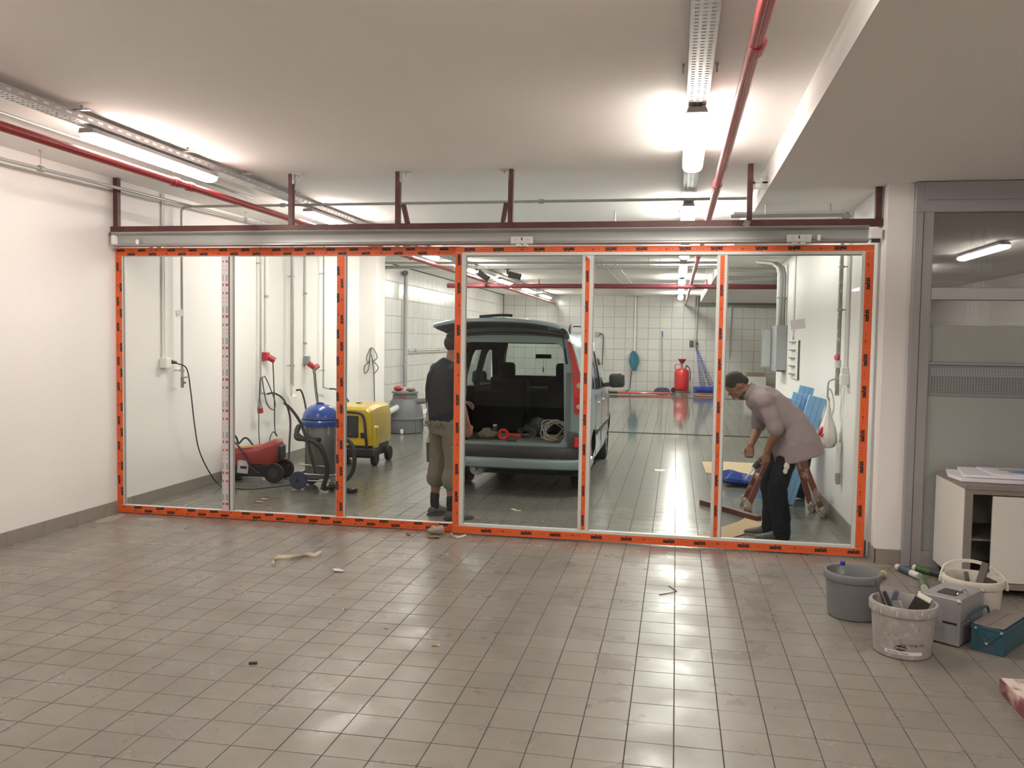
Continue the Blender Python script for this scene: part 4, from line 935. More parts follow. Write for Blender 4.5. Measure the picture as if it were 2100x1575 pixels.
for i, (x, y) in enumerate(scr):
    crumple('floor_chip', 'tiny pale chip of plaster scattered on the floor tiles', 'debris', (x,y,0), (R.uniform(.006,.016),R.uniform(.004,.009),0.004), mat('plaster_chip', (0.55,0.5,0.43), 0.8, var=0.4, vscale=9), i*3.1, 0.7, 'tiny plaster chips on the floor')
# plaster dust spilled along the partition foot
dust = mat('plaster_dust', (0.27,0.24,0.205), 0.9, var=0.15, vscale=40)
def dustpatch(label, cx_, cy_, rx, ry, seed, rot=0.0):
    mb = MB(); n = 40; ring = []
    for i in range(n):
        a = 2*PI*i/n; k = 1 + 0.45*noise.noise(Vector((math.cos(a)*1.7+seed, math.sin(a)*1.7, seed))) + 0.15*noise.noise(Vector((math.cos(a)*6+seed, math.sin(a)*6, seed)))
        ring.append((rx*k*math.cos(a), ry*k*math.sin(a)))
    mb.add([(0,0,0.0022)]+[(u*0.55,v*0.55,0.0018) for u,v in ring]+[(u,v,0.0005) for u,v in ring], [(0,1+i,1+(i+1)%n) for i in range(n)]+[(1+i,1+n+i,1+n+(i+1)%n,1+(i+1)%n) for i in range(n)])
    o = mb.build('plaster_dust', dust, smooth=True); o.location = (cx_,cy_,0); o.rotation_euler = (0,0,rot); tag(o, label, 'dust'); return o
dustpatch('thin spill of pale plaster dust at the wall corner of the partition', -5.06,6.98,0.08,0.18,1.2)
dustpatch('small pale dust spill under the orange bottom tape by the white wall', -4.68,7.05,0.16,0.06,4.1)
dustpatch('pale plaster dust along the foot of the white pier', 1.44,6.98,0.22,0.10,7.7,-0.2)
# ------------------------------------------------------------------ van with open tailgate
paint = mat('pale_blue_metallic', (0.27,0.37,0.40), 0.30, 0.35, coat=0.8, var=0.04, vscale=3)
cabin = mat('dark_cabin_trim', (0.022,0.023,0.023), 0.75, var=0.2, vscale=12, spec=0.15)
seatf = mat('seat_fabric', (0.016,0.017,0.018), 0.9, var=0.3, vscale=60, spec=0.1)
carpet = mat('dusty_boot_mat', (0.20,0.18,0.155), 0.95, var=0.25, vscale=9, stain=(0.10,0.09,0.08), sscale=5, samt=0.8)
bumpbl = mat('bumper_black', (0.025,0.026,0.028), 0.45, var=0.1)
redlens = mat('red_lens', (0.62,0.02,0.02), 0.12, coat=1.0, emis=None)
clrlens = mat('clear_lens', (0.55,0.50,0.42), 0.15, coat=1.0, var=0.3, vscale=30)
tyre = mat('tyre_rubber', (0.015,0.015,0.016), 0.75)
alloy = mat('alloy_wheel', (0.50,0.51,0.52), 0.3, 0.8)
cglass = glass_mat('car_glass', (0.80,0.86,0.84), 0.0, 0.05)
VX, VY = -1.75, 9.20
van = thing('van', 'pale blue family van with its tailgate raised, parked rear towards the glass wall', 'van', (VX, VY, 0))
S = [(0.00, [(0,.34),(.70,.34),(.77,.45),(.795,.75),(.795,1.0),(.77,1.2),(.71,1.5),(.655,1.66),(.55,1.735),(0,1.765)]),
     (0.08, [(0,.30),(.74,.30),(.80,.45),(.825,.75),(.825,1.0),(.80,1.2),(.735,1.5),(.675,1.67),(.57,1.765),(0,1.80)]),
     (0.45, [(0,.26),(.78,.26),(.83,.45),(.84,.75),(.838,1.0),(.815,1.2),(.745,1.52),(.69,1.68),(.58,1.785),(0,1.825)]),
     (1.30, [(0,.24),(.78,.24),(.835,.45),(.84,.75),(.84,1.0),(.815,1.2),(.745,1.53),(.69,1.69),(.58,1.80),(0,1.84)]),
     (2.10, [(0,.24),(.78,.24),(.835,.45),(.84,.75),(.84,1.0),(.815,1.2),(.74,1.53),(.685,1.68),(.57,1.785),(0,1.825)]),
     (2.38, [(0,.24),(.78,.24),(.835,.45),(.84,.75),(.84,1.0),(.81,1.18),(.735,1.48),(.67,1.64),(.55,1.735),(0,1.77)]),
     (3.06, [(0,.24),(.78,.24),(.83,.45),(.838,.75),(.83,.94),(.80,1.01),(.74,1.055),(.66,1.085),(.5,1.105),(0,1.13)]),
     (3.66, [(0,.25),(.74,.25),(.80,.42),(.81,.60),(.80,.75),(.77,.84),(.70,.90),(.6,.94),(.45,.965),(0,.98)]),
     (3.98, [(0,.30),(.56,.30),(.63,.42),(.65,.55),(.63,.68),(.58,.75),(.5,.80),(.4,.83),(.3,.84),(0,.85)])]
def ring_of(y, half): return [(x, y, z) for x, z in half] + [(-x, y, z) for x, z in reversed(half[1:-1])]
bodymb = MB().rings([ring_of(y, h_) for y, h_ in S])
body_me = bodymb.mesh('body'); body_me.materials.append(paint)
bo = bpy.data.objects.new('tmp_body', body_me); C.objects.link(bo)
cutters = []
def cutter(mb, m):
    me = mb.mesh('cut'); me.materials.append(m); o = bpy.data.objects.new('cut', me); C.objects.link(o); cutters.append(o)
    md = bo.modifiers.new('b','BOOLEAN'); md.operation = 'DIFFERENCE'; md.solver = 'EXACT'; md.object = o
    try: md.material_mode = 'TRANSFER'
    except Exception: pass
# cabin
cutter(MB().rings([ring_of(y, h_) for y, h_ in ((0.13,[(0,.50),(.68,.50),(.74,.56),(.76,.8),(.76,1.0),(.745,1.2),(.68,1.5),(.62,1.62),(.52,1.70),(0,1.735)]),
    (2.05,[(0,.30),(.70,.30),(.76,.5),(.775,.8),(.775,1.0),(.755,1.2),(.68,1.5),(.62,1.62),(.52,1.725),(0,1.765)]),
    (2.36,[(0,.30),(.70,.30),(.76,.5),(.775,.8),(.775,1.0),(.755,1.18),(.67,1.45),(.6,1.58),(.5,1.675),(0,1.71)]),
    (2.96,[(0,.30),(.70,.30),(.75,.5),(.76,.75),(.75,.9),(.73,.96),(.68,1.0),(.6,1.03),(.45,1.05),(0,1.07)]))]), cabin)
# tailgate opening (rounded)
def rrect(x0,x1,z0,z1,r,n=5):
    pts = []
    for cx_, cz_, a0 in ((x1-r,z1-r,0),(x0+r,z1-r,PI/2),(x0+r,z0+r,PI),(x1-r,z0+r,1.5*PI)):
        for i in range(n+1): a = a0 + PI/2*i/n; pts.append((cx_+r*math.cos(a), cz_+r*math.sin(a)))
    return pts
op = [(x*(1.0 if z < 1.1 else 1-(z-1.1)*0.09), z) for x, z in rrect(-0.585,0.585,0.575,1.665,0.10)]
cutter(MB().prism(op, -0.3, 0.3, lambda u,v,h_: (u,h_,v)), cabin)
for yw in (0.72, 3.26):
    for s_ in (-1,1): cutter(MB().cyl((s_*0.52,yw,0.31),(s_*1.1,yw,0.31),0.365,n=32), cabin)
SW = [[(1.76,1.10),(2.74,1.085),(2.62,1.22),(2.34,1.50),(2.26,1.55),(1.79,1.57)], [(0.97,1.12),(1.67,1.10),(1.70,1.57),(1.01,1.56)], [(0.30,1.17),(0.86,1.13),(0.90,1.55),(0.40,1.53)]]
for poly in SW:
    for s_ in (-1,1): cutter(MB().prism(poly, 0.60, 1.0, lambda u,v,h_: (s_*h_,u,v)), cabin)
WSP = [(-0.66,1.19),(0.66,1.19),(0.60,1.45),(0.53,1.645),(-0.53,1.645),(-0.60,1.45)]
cutter(MB().prism(WSP, 2.20, 3.5, lambda u,v,h_: (u,h_,v)), cabin)
bm_ = evalmesh(bo)
for o in cutters + [bo]: bpy.data.objects.remove(o)
bm_.name = 'body'; bm_.shade_smooth(); bm_.set_sharp_from_angle(angle=0.5)
body = obj('body', bm_, None, van)
# glazing
for poly in SW:
    for s_ in (-1,1):
        def fx(u,v,h_):
            return (s_*(0.826-(v-1.1)*0.215 + h_), u, v)
        MB().prism([(u,v) for u,v in poly], -0.006, 0.0, fx).build('side_window', cglass, van)
def ws(u,v,h_): 
    t_ = (v-1.13)/(1.77-1.13); y = 3.06-(3.06-2.38)*t_ - 0.25*u*u*0.25
    return (u*1.0, y-0.02+h_, v)
MB().prism([(x*1.02,z) for x,z in WSP], -0.004, 0.002, ws).build('windscreen', cglass, van)
# rear bumper
def loft_path(path, prof):
    rs = []
    for i, (x, y) in enumerate(path):
        a = Vector(path[max(i-1,0)]); b = Vector(path[min(i+1,len(path)-1)]); d = (b-a).normalized(); n_ = Vector((d.y,-d.x))
        rs.append([(x+n_.x*o_, y+n_.y*o_, z) for o_, z in prof])
    return MB().rings(rs)
bpath = [(-.80,.36),(-.80,.16),(-.76,.05),(-.66,-.005),(-.45,-.03),(-.2,-.04),(0,-.043),(.2,-.04),(.45,-.03),(.66,-.005),(.76,.05),(.80,.16),(.80,.36)]
loft_path(bpath, [(-0.03,.40),(0.045,.40),(0.055,.44),(0.05,.50),(0.035,.535),(-0.03,.54)]).build('bumper', bumpbl, van, smooth=0.6)
loft_path(bpath, [(-0.03,.29),(0.02,.29),(0.06,.31),(0.075,.355),(0.066,.40),(0.045,.415),(-0.03,.415)]).build('bumper_lip', paint, van, smooth=0.7)
for s_ in (-1,1):
    cp = [(s_*x,y) for x, y in ((.80,.30),(.80,.16),(.765,.05),(.68,-.005),(.62,-.012))]
    if s_ < 0: cp = cp[::-1]
    else: cp = cp[::-1]
    q = loft_path(cp if s_ > 0 else cp[::-1], [(-0.03,.53),(0.035,.535),(0.03,.69),(0.012,.715),(-0.03,.715)]).build('bumper_corner', bumpbl, van, smooth=0.6)
    MB().obox((s_*0.735,-0.015,0.60),(0.09,0.04,0.105),(0,0,s_*0.45)).build('fog_light', redlens, van, bevel=0.012)
    # tall tail lamps wrapped on the corner
    TL = [(.605,1.685),(.645,1.675),(.72,1.42),(.775,1.27),(.79,.99),(.73,.905),(.695,.915),(.66,1.38)]
    def tf(u,v,h_, k=0.0):
        yb = max(0.0, (u-0.735))**2*4.0
        return (s_*u, yb-0.03+h_, v)
    up_ = [(.605,1.685),(.645,1.675),(.72,1.42),(.752,1.335),(.663,1.335),(.65,1.46)]
    lo_ = [(.663,1.325),(.755,1.325),(.775,1.27),(.79,.99),(.73,.905),(.695,.915)]
    MB().prism(up_, 0, 0.09, tf).build('tail_lamp_upper', redlens, van, smooth=0.5); tl = MB().prism(lo_, 0, 0.09, tf).build('tail_lamp_lower', redlens, van, smooth=0.5)
    for z_, rr, m_ in ((1.21,0.030,clrlens),(1.085,0.030,redlens),(0.985,0.027,clrlens)):
        c_ = Vector(tf(0.735,z_,0)); MB().cyl(c_+Vector((0,0.004,0)), c_-Vector((0,0.008,0)), rr, rr*0.8, n=14).build('lamp_bulb', m_, tl, smooth=0.5)
    # inner jamb of the opening, pale
    MB().box(s_*0.62-0.028, s_*0.62+0.028, -0.006, 0.03, 0.60, 1.35).build('gate_jamb', mat('jamb_grey', (0.16,0.19,0.195), 0.5), van)
    # roof rails
    MB().tube(catmull([(s_*0.60,0.16,1.775),(s_*0.60,0.26,1.845),(s_*0.60,0.6,1.868),(s_*0.60,1.6,1.872),(s_*0.60,2.0,1.85),(s_*0.60,2.1,1.79)],5),0.016,8).build('roof_rail', bumpbl, van, smooth=True)
    # wheels
    for yw in (0.72, 3.26):
        w_ = MB().rings([[(s_*xx, yw+rr*math.cos(2*PI*j/28), 0.305+rr*math.sin(2*PI*j/28)) for j in range(28)] for xx, rr in ((0.60,0.19),(0.60,0.285),(0.63,0.305),(0.77,0.305),(0.795,0.288),(0.795,0.205),(0.77,0.195))], cap=False).build('tyre', tyre, van, smooth=0.6)
        rim = MB().cyl((s_*0.74,yw,0.305),(s_*0.76,yw,0.305),0.198,n=24)
        for k in range(5):
            a = 2*PI*k/5; rim.obox((s_*0.772, yw+0.105*math.cos(a), 0.305+0.105*math.sin(a)), (0.03,0.19,0.055), (a,0,0))
        rim.cyl((s_*0.76,yw,0.305),(s_*0.79,yw,0.305),0.045,n=12)
        rim.build('wheel_rim', alloy, w_, smooth=0.4)
    # mirrors
    MB().obox((s_*0.965,2.62,1.16),(0.21,0.11,0.19),(0,s_*-0.05,0)).build('door_mirror', bumpbl, van, bevel=0.045, bseg=4, smooth=True)
    MB().obox((s_*0.855,2.64,1.105),(0.13,0.07,0.06),(0,s_*-0.15,0)).build('mirror_arm', bumpbl, van, bevel=0.01)
    for yh in (1.30, 1.95):
        MB().obox((s_*0.845,yh-0.1,0.95),(0.035,0.13,0.028)).build('door_handle', alloy, van, bevel=0.008)
    MB().box(s_*0.835-0.006, s_*0.835+0.012, 1.05, 2.85, 0.58, 0.64).build('side_moulding', bumpbl, van, bevel=0.004)
    for yj in (0.93, 1.72, 2.86): MB().box(s_*0.839-0.003, s_*0.839+0.0025, yj-0.003, yj+0.003, 0.36, 1.06).build('door_gap', bumpbl, van)
MB().box(-0.70,0.70,0.35,3.75,0.17,0.26).build('underbody', cabin, van, bevel=0.02)
MB().box(-0.62,0.62,0.68,0.78,0.22,0.31).build('rear_axle', cabin, van)
MB().cyl((-0.42,-0.02,0.26),(-0.42,0.9,0.24),0.028,n=10).build('exhaust_pipe', zinc, van, smooth=True); MB().cyl((-0.42,0.15,0.25),(-0.42,0.62,0.25),0.08,n=14).build('silencer', zinc, van, smooth=True)
# boot
MB().box(-0.70,0.70,0.12,1.02,0.52,0.565).build('boot_floor', carpet, van)
MB().box(-0.585,0.585,0.02,0.14,0.535,0.578).build('boot_sill', mat('sill_trim', (0.15,0.14,0.13), 0.8, var=0.2, vscale=30), van, bevel=0.006)
MB().box(-0.05,0.05,0.03,0.08,0.578,0.592).build('latch_striker', blackpl, van)
# seats
for x0, x1 in ((-0.70,-0.06),(0.0,0.70)):
    rb = MB().box(x0,x1,0,0.14,0,0.52).xf(Matrix.Translation((0,1.04,0.57)) @ Euler((-0.12,0,0)).to_matrix().to_4x4()).build('rear_seat_back', seatf, van, bevel=0.03)
for sx in (-0.38,0.38):
    MB().box(-0.24,0.24,0,0.15,0,0.60).xf(Matrix.Translation((sx,1.78,0.62)) @ Euler((0.16,0,0)).to_matrix().to_4x4()).build('front_seat_back', seatf, van, bevel=0.05, bseg=3)
    MB().box(-0.115,0.115,0,0.10,0,0.20).xf(Matrix.Translation((sx-0.02,1.68,1.20)) @ Euler((0.10,0,0)).to_matrix().to_4x4()).build('headrest', seatf, van, bevel=0.045, bseg=3)
    MB().box(-0.24,0.24,1.8,2.25,0.45,0.62).xf(Matrix.Translation((sx,0,0))).build('front_seat_base', seatf, van, bevel=0.04)
MB().box(-0.72,0.72,2.55,3.0,0.70,1.04).build('dashboard', cabin, van, bevel=0.05)
MB().rings([[(-0.38+0.17*math.cos(t_)+0.015*math.cos(t_)*math.cos(p_), 2.44+0.05*math.sin(t_)+0.012*math.sin(p_), 1.0+0.17*math.sin(t_)+0.015*math.sin(t_)*math.cos(p_)) for p_ in [2*PI*j/6 for j in range(6)]] for t_ in [2*PI*i/20 for i in range(20)]], closed=True).build('steering_wheel', cabin, van, smooth=True)
mr_ = MB().obox((0,0,0),(0.22,0.03,0.06)).xf(Matrix.Translation((-0.03,2.44,1.475))).build('rear_view_mirror', blackpl, van, bevel=0.012)
MB().cyl((-0.03,2.44,1.44),(-0.03,2.44,1.33),0.002,n=5).build('pendant_string', black, mr_); MB().ellip((-0.03,2.44,1.29),(0.010,0.006,0.045),8,8).build('pendant', blackpl, mr_)
# tailgate
HW = 26; HV = 22
def gate(u, v, off):
    hw = 0.615 + 0.055*math.sin(v*PI*0.6)
    if v > 0.86: hw *= math.sqrt(max(0.0, 1-((v-0.86)/0.14)**2*0.10))
    x = u*hw
    y = 0.08 - 1.06*v + 0.06*v*(abs(u)**3)
    z = 1.775 + 0.105*v + 0.035*math.sin(PI*v)*(1-u*u) + 0.035*v*(1-u*u) - 0.03*abs(u)**4
    if v > 0.9: z -= 0.03*((v-0.9)/0.1)**2*0.5
    return Vector((x, y, z+off))
def gate_patch(u0,u1,v0,v1,off,th,nu=18,nv=12):
    top = [[gate(u0+(u1-u0)*i/nu, v0+(v1-v0)*j/nv, off) for i in range(nu+1)] for j in range(nv+1)]
    mb = MB(); n = nu+1
    vs_ = [p for r_ in top for p in r_] + [p-Vector((0,0,th)) for r_ in top for p in r_]; K = n*(nv+1)
    fs = []
    for j in range(nv):
        for i in range(nu):
            a = j*n+i; fs.append((a,a+1,a+n+1,a+n)); fs.append((K+a,K+a+n,K+a+n+1,K+a+1))
    bd = [i for i in range(n)] + [j*n+nu for j in range(1,nv+1)] + [nv*n+i for i in range(nu-1,-1,-1)] + [j*n for j in range(nv-1,0,-1)]
    for a, b in zip(bd, bd[1:]+bd[:1]): fs.append((a,b,K+b,K+a))
    return mb.add(vs_, fs)
tg = gate_patch(-1,1,0,1,0.0,0.028,26,22).build('tailgate', paint, van, smooth=0.6); tg['label'] = 'raised tailgate'
gate_patch(-0.93,0.93,0.52,0.93,-0.028,0.035).build('inner_panel', mat('gate_trim', (0.045,0.05,0.05), 0.6, var=0.1), tg, smooth=0.5)
gate_patch(-0.88,0.88,0.10,0.50,-0.0281,0.006).build('rear_window', mat('dark_window', (0.02,0.025,0.025), 0.08, coat=0.5), tg, smooth=0.5)
for a in ((-0.97,-0.885,0.05,0.52),(0.885,0.97,0.05,0.52)): gate_patch(*a,-0.028,0.022,4,10).build('window_frame', mat('gate_frame', (0.10,0.125,0.13), 0.5), tg)
gate_patch(-0.97,0.97,0.03,0.10,-0.028,0.022,16,3).build('window_frame', mat('gate_frame', (0.1,0.125,0.13), 0.5), tg)
gate_patch(-0.95,0.95,0.945,0.975,-0.028,0.018,16,3).build('edge_seal', mat('gate_frame', (0.1,0.125,0.13), 0.5), tg)
for u in (-0.72,-0.2,0.45): 
    p_ = gate(u,0.985,-0.016); MB().obox(p_,(0.03,0.01,0.012)).build('rubber_stop', black, tg)
wp = [gate(-0.25,0.93,0.008), gate(-0.05,0.90,0.018), gate(0.12,0.90,0.024), gate(0.24,0.90,0.022)]
MB().tube(catmull([tuple(p) for p in wp],4),0.014,8).build('wiper_arm', bumpbl, tg, smooth=True)
p_ = gate(0.86,0.93,-0.05); MB().obox(p_,(0.10,0.05,0.05)).build('lock_housing', mat('gate_frame', (0.1,0.125,0.13), 0.5), tg, bevel=0.015)
for s_ in (-1,1):
    a = Vector((s_*0.60,0.05,1.40)); b = gate(s_*0.90,0.36,-0.05)
    MB().cyl(a, a.lerp(b,0.6), 0.011, n=8).cyl(a.lerp(b,0.6), b, 0.006, n=8).build('gas_strut', blackpl, van, smooth=True)
    MB().box(s_*0.40-0.04,s_*0.40+0.04,0.05,0.12,1.765,1.80).build('gate_hinge', paint, van)
# load in the boot
BZ = 0.566
def in_boot(x, y, z=BZ): return (VX+x, VY+y, z)
def coil(name, label, loc, r, n, rt, m, seed, zs=0.35, cat='cable'):
    rr = random.Random(seed); pts = []
    for i in range(n*14):
        t_ = 2*PI*i/14; k = 1+0.22*math.sin(t_*0.37+seed)+rr.uniform(-.05,.05)
        tilt = 0.6*math.sin(i/14*1.7+seed)
        pts.append(((r*k)*math.cos(t_), (r*k*0.75)*math.sin(t_), max(rt, 0.03+r*zs*(0.6+math.sin(t_+tilt)) + 0.006*(i/14))))
    o = MB().tube(catmull(pts,2), rt, 6).build(name, m, smooth=True); o.location = loc; tag(o, label, cat); return o
coil('cable_coil', 'loose coil of pale cable in the boot of the van', in_boot(0.42,0.42), 0.13, 7, 0.006, mat('pale_cable', (0.45,0.42,0.34), 0.5), 2.0, 0.75)
coil('cable_coil', 'small coil of dark cable between red clamp and pale cable in the boot', in_boot(0.10,0.42), 0.085, 5, 0.006, mat('dark_grey_cable', (0.06,0.06,0.065), 0.5), 5.0, 0.5)
rc = thing('red_clamp', 'bright red tool with ring handle in the boot of the van', 'tool', in_boot(-0.14,0.26), 0.2)
MB().rings([[(0.05*math.cos(a)+0.018*math.cos(a)*math.cos(p), 0.018*math.sin(p), 0.062+0.05*math.sin(a)+0.018*math.sin(a)*math.cos(p)) for p in [2*PI*j/8 for j in range(8)]] for a in [2*PI*i/18 for i in range(18)]], closed=True).build('ring_handle', mat('tool_red', (0.65,0.03,0.02), 0.4), rc, smooth=True)
MB().obox((0.12,0.0,0.055),(0.16,0.035,0.035),(0,0.1,0)).build('shaft', mat('tool_red', (0.65,0.03,0.02), 0.4), rc, bevel=0.008)
sackm = mat('dusty_sack', (0.22,0.20,0.14), 0.8, var=0.35, vscale=18)
crumple('dusty_bag', 'crumpled dusty beige bag beside the red tool in the boot', 'bag', in_boot(-0.34,0.30), (0.10,0.08,0.05), sackm, 4, 0.6)
crumple('dark_bag', 'dark bundled tool bag at the back of the boot', 'bag', in_boot(0.18,0.72), (0.16,0.10,0.10), mat('dark_bag', (0.05,0.05,0.05), 0.8, var=0.3, vscale=20), 6, 0.5)
MBx = thing('spray_can', 'small can with pale lid standing in the boot', 'can', in_boot(-0.27,0.42)); MB().cyl((0,0,0),(0,0,0.14),0.03,n=14).build('body', mat('can_dark', (0.10,0.10,0.09), 0.4, 0.5), MBx, smooth=0.5); MB().cyl((0,0,0.14),(0,0,0.155),0.022,n=12).build('lid', whitepl, MBx)
MB_ = MB().tube(catmull([(-0.50,0.16,0.004),(-0.42,0.22,0.004),(-0.32,0.17,0.004),(-0.22,0.34,0.004),(-0.1,0.42,0.004)],5),0.004,6); o = MB_.build('thin_cord', black, smooth=True); o.location = in_boot(0,0); tag(o, 'thin black cord trailing over the boot floor', 'cord')
# ------------------------------------------------------------------ people
def V(*a): return Vector(a)
def eloft(mb, secs, n=20):
    """secs: (centre, rx, ry, tilt axis) elliptical sections; each section plane is perpendicular to the local path"""
    P = [Vector(s[0]) for s in secs]; rs = []
    for i, s in enumerate(secs):
        d = (P[min(i+1,len(P)-1)]-P[max(i-1,0)]).normalized()
        side = Vector(s[3]) if len(s) > 3 else Vector((1,0,0))
        side = (side - d*side.dot(d)).normalized(); fw = d.cross(side)
        rs.append([P[i] + side*(s[1]*math.cos(2*PI*j/n)) + fw*(s[2]*math.sin(2*PI*j/n)) for j in range(n)])
    return mb.rings(rs)
def limb(mb, pts, rad, n=14):
    mb.tube(pts, rad, n)
    for p, r in zip(pts, rad): mb.ellip(p, (r*0.985,)*3, 12, 8)
    return mb
def lerp(a, b, t): return a + (b-a)*t
def chain(pts, rad, k=5):
    P = catmull([tuple(p) for p in pts], k); n = len(pts); rr = []
    for i in range(len(P)):
        t = i/k; a = min(int(t), n-2); f_ = t-a; rr.append(rad[a]*(1-f_)+rad[a+1]*f_)
    return P, rr
def hand(mb, wrist, d, palm_n, curl=0.5, spread=0.12, thumb=1, L=0.095):
    """d = direction of the fingers, palm_n = direction the palm faces"""
    d = Vector(d).normalized(); pn = Vector(palm_n); pn = (pn - d*pn.dot(d)).normalized(); s = d.cross(pn)*thumb
    W = Vector(wrist)
    eloft(mb, [(W-d*0.02, 0.026, 0.020, s), (W+d*0.015, 0.031, 0.019, s), (W+d*0.05, 0.041, 0.017, s), (W+d*0.085, 0.042, 0.015, s), (W+d*0.098, 0.036, 0.012, s)], 14)
    for k, (o, l, r) in enumerate(((0.031,0.066,0.0086),(0.011,0.075,0.009),(-0.010,0.070,0.0086),(-0.029,0.055,0.0076))):
        p = W + d*0.088 + s*o; dd = (d + s*(o*spread*8)).normalized(); pts = [p-d*0.02, p]; c = 0.0
        for seg in (0.42, 0.33, 0.25):
            c += curl*(0.8 if seg > 0.4 else 1.0)
            q = (dd*math.cos(c) + pn*math.sin(c)); pts.append(pts[-1] + q*l*seg)
        mb.tube(pts, [r*1.05, r*1.05, r, r*0.95, r*0.8], 10); mb.ellip(pts[-1], (r*0.85,)*3, 8, 6)
    p = W + d*0.03 + s*0.028; q1 = p + (s*0.6+d*0.6+pn*0.35).normalized()*0.036; q2 = q1 + (d*0.75+pn*0.6-s*0.05).normalized()*0.032; q3 = q2 + (d*0.7+pn*0.7-s*0.3).normalized()*0.024
    mb.tube([p-s*0.012, p, q1, q2, q3], [0.014,0.013,0.0108,0.010,0.008], 10); mb.ellip(q3, (0.0085,)*3, 8, 6)
    return mb
def head(mb, c, M, s=1.0):
    """head with face looking along local +Y, up +Z; c = centre of the skull"""
    c = Vector(c); T = lambda x, y, z: c + M @ Vector((x*s, y*s, z*s))
    E = M.to_euler()
    mb.ellip(T(0,-0.008,0.022), (0.077*s,0.097*s,0.097*s), 22, 16, E); mb.ellip(T(0,0.028,-0.045), (0.060*s,0.066*s,0.072*s), 18, 12, E)
    mb.ellip(T(0,0.062,-0.092), (0.030*s,0.026*s,0.022*s), 12, 8, E)                       # chin
    mb.ellip(T(0,0.083,0.024), (0.052*s,0.016*s,0.010*s), 12, 8, E)                        # brow
    mb.tube([T(0,0.088,0.018), T(0,0.103,-0.006), T(0,0.114,-0.024), T(0,0.095,-0.034)], [0.008*s,0.010*s,0.0135*s,0.010*s], 10)
    for q in (-1,1):
        mb.ellip(T(q*0.013,0.098,-0.028), (0.009*s,0.009*s,0.007*s), 8, 6, E)              # nostrils
        mb.ellip(T(q*0.043,0.058,-0.022), (0.022*s,0.022*s,0.020*s), 10, 8, E)             # cheek
        mb.ellip(T(q*0.030,0.082,0.006), (0.014*s,0.008*s,0.008*s), 10, 6, E)              # eyelid
        mb.ellip(T(q*0.080,-0.006,-0.006), (0.008*s,0.019*s,0.031*s), 10, 8, E)            # ear
    mb.ellip(T(0,0.090,-0.054), (0.025*s,0.010*s,0.006*s), 10, 6, E); mb.ellip(T(0,0.087,-0.066), (0.022*s,0.011*s,0.007*s), 10, 6, E)   # lips
    return T
def shoe(mb, heel, d, L=0.285):
    d = Vector(d).normalized(); s = Vector((d.y,-d.x,0)); H = Vector(heel)
    secs = [(0.0,0.020,0.025,0.04),(0.02,0.036,0.04,0.045),(0.07,0.040,0.052,0.055),(0.12,0.042,0.046,0.05),(0.18,0.047,0.036,0.036),(0.23,0.046,0.030,0.030),(0.265,0.034,0.024,0.025),(L,0.012,0.012,0.02)]
    rs = []
    for y, w_, h_, zc in secs:
        rs.append([H + d*y + s*(w_*math.cos(2*PI*j/16)) + Vector((0,0,max(0.006, zc + h_*math.sin(2*PI*j/16)))) for j in range(16)])
    return mb.rings(rs)
skin = mat('tanned_skin', (0.26,0.125,0.078), 0.5, var=0.12, vscale=9)
def wr(scale, amp, seed):
    return lambda co: amp*(noise.noise(Vector((co.x*scale, co.y*scale, co.z*scale*0.6))+Vector((seed,0,0))) + 0.5*noise.noise(co*scale*2.3+Vector((0,seed,0))))
def cloth(mb, name, m, parent, vox=0.011, it=3, disp=None): return obj(name, remesh(mb, name, vox, it, disp), m, parent)

# ---- worker standing behind the van
p1 = thing('person', 'person in dark cap, grey T-shirt and khaki shorts standing at the open van', 'person', (-2.125, 7.84, 0), math.radians(-42))
b = MB()
L_hip, L_kn, L_an = V(-.095,0,.90), V(-.12,.015,.50), V(-.13,-.03,.09)
R_hip, R_kn, R_an = V(.095,0,.90), V(.125,.02,.50), V(.14,-.02,.09)
for h_, k_, a_ in ((L_hip,L_kn,L_an),(R_hip,R_kn,R_an)):
    P, rr = chain([h_, lerp(h_,k_,.5)+V(0,.02,0), k_, lerp(k_,a_,.3)+V(0,-.022,0), lerp(k_,a_,.7)+V(0,-.006,0), a_], [.082,.074,.054,.055,.040,.036]); limb(b, P, rr)
    limb(b, [a_, a_+V(0,.05,-.035)], [.036,.034])
eloft(b, [(V(0,0,.84),.13,.10),(V(0,0,.95),.155,.11),(V(0,.01,1.06),.14,.10),(V(0,.0,1.2),.15,.105),(V(.01,.01,1.34),.165,.11),(V(.015,.03,1.42),.14,.09),(V(.02,.045,1.48),.07,.065)], 22)
LS, LE, LW = V(-.195,.02,1.395), V(-.245,.07,1.12), V(-.13,.27,1.08)
RS, RE, RW = V(.20,.03,1.395), V(.235,.01,1.12), V(.19,.12,.90)
for s_, e_, w_ in ((LS,LE,LW),(RS,RE,RW)):
    P, rr = chain([s_, lerp(s_,e_,.5), e_, lerp(e_,w_,.35), w_], [.055,.046,.039,.038,.027]); limb(b, P, rr); limb(b, [V(0.01,.02,1.38), s_], [.08,.055])
hand(b, LW, (LW-LE).normalized(), (0.3,0,-1), 0.7, thumb=-1); hand(b, RW, V(-.08,.30,-1), (-1,0.2,0), 0.45, thumb=1)
limb(b, [V(.02,.04,1.45), V(.02,.06,1.56)], [.060,.056])
HM = Euler((-0.42, 0.0, -0.30)).to_matrix(); hc = V(.02,.085,1.635)
T1 = head(b, hc, HM, 1.0)
obj('body', remesh(b, 'body', 0.0065, 3), skin, p1)
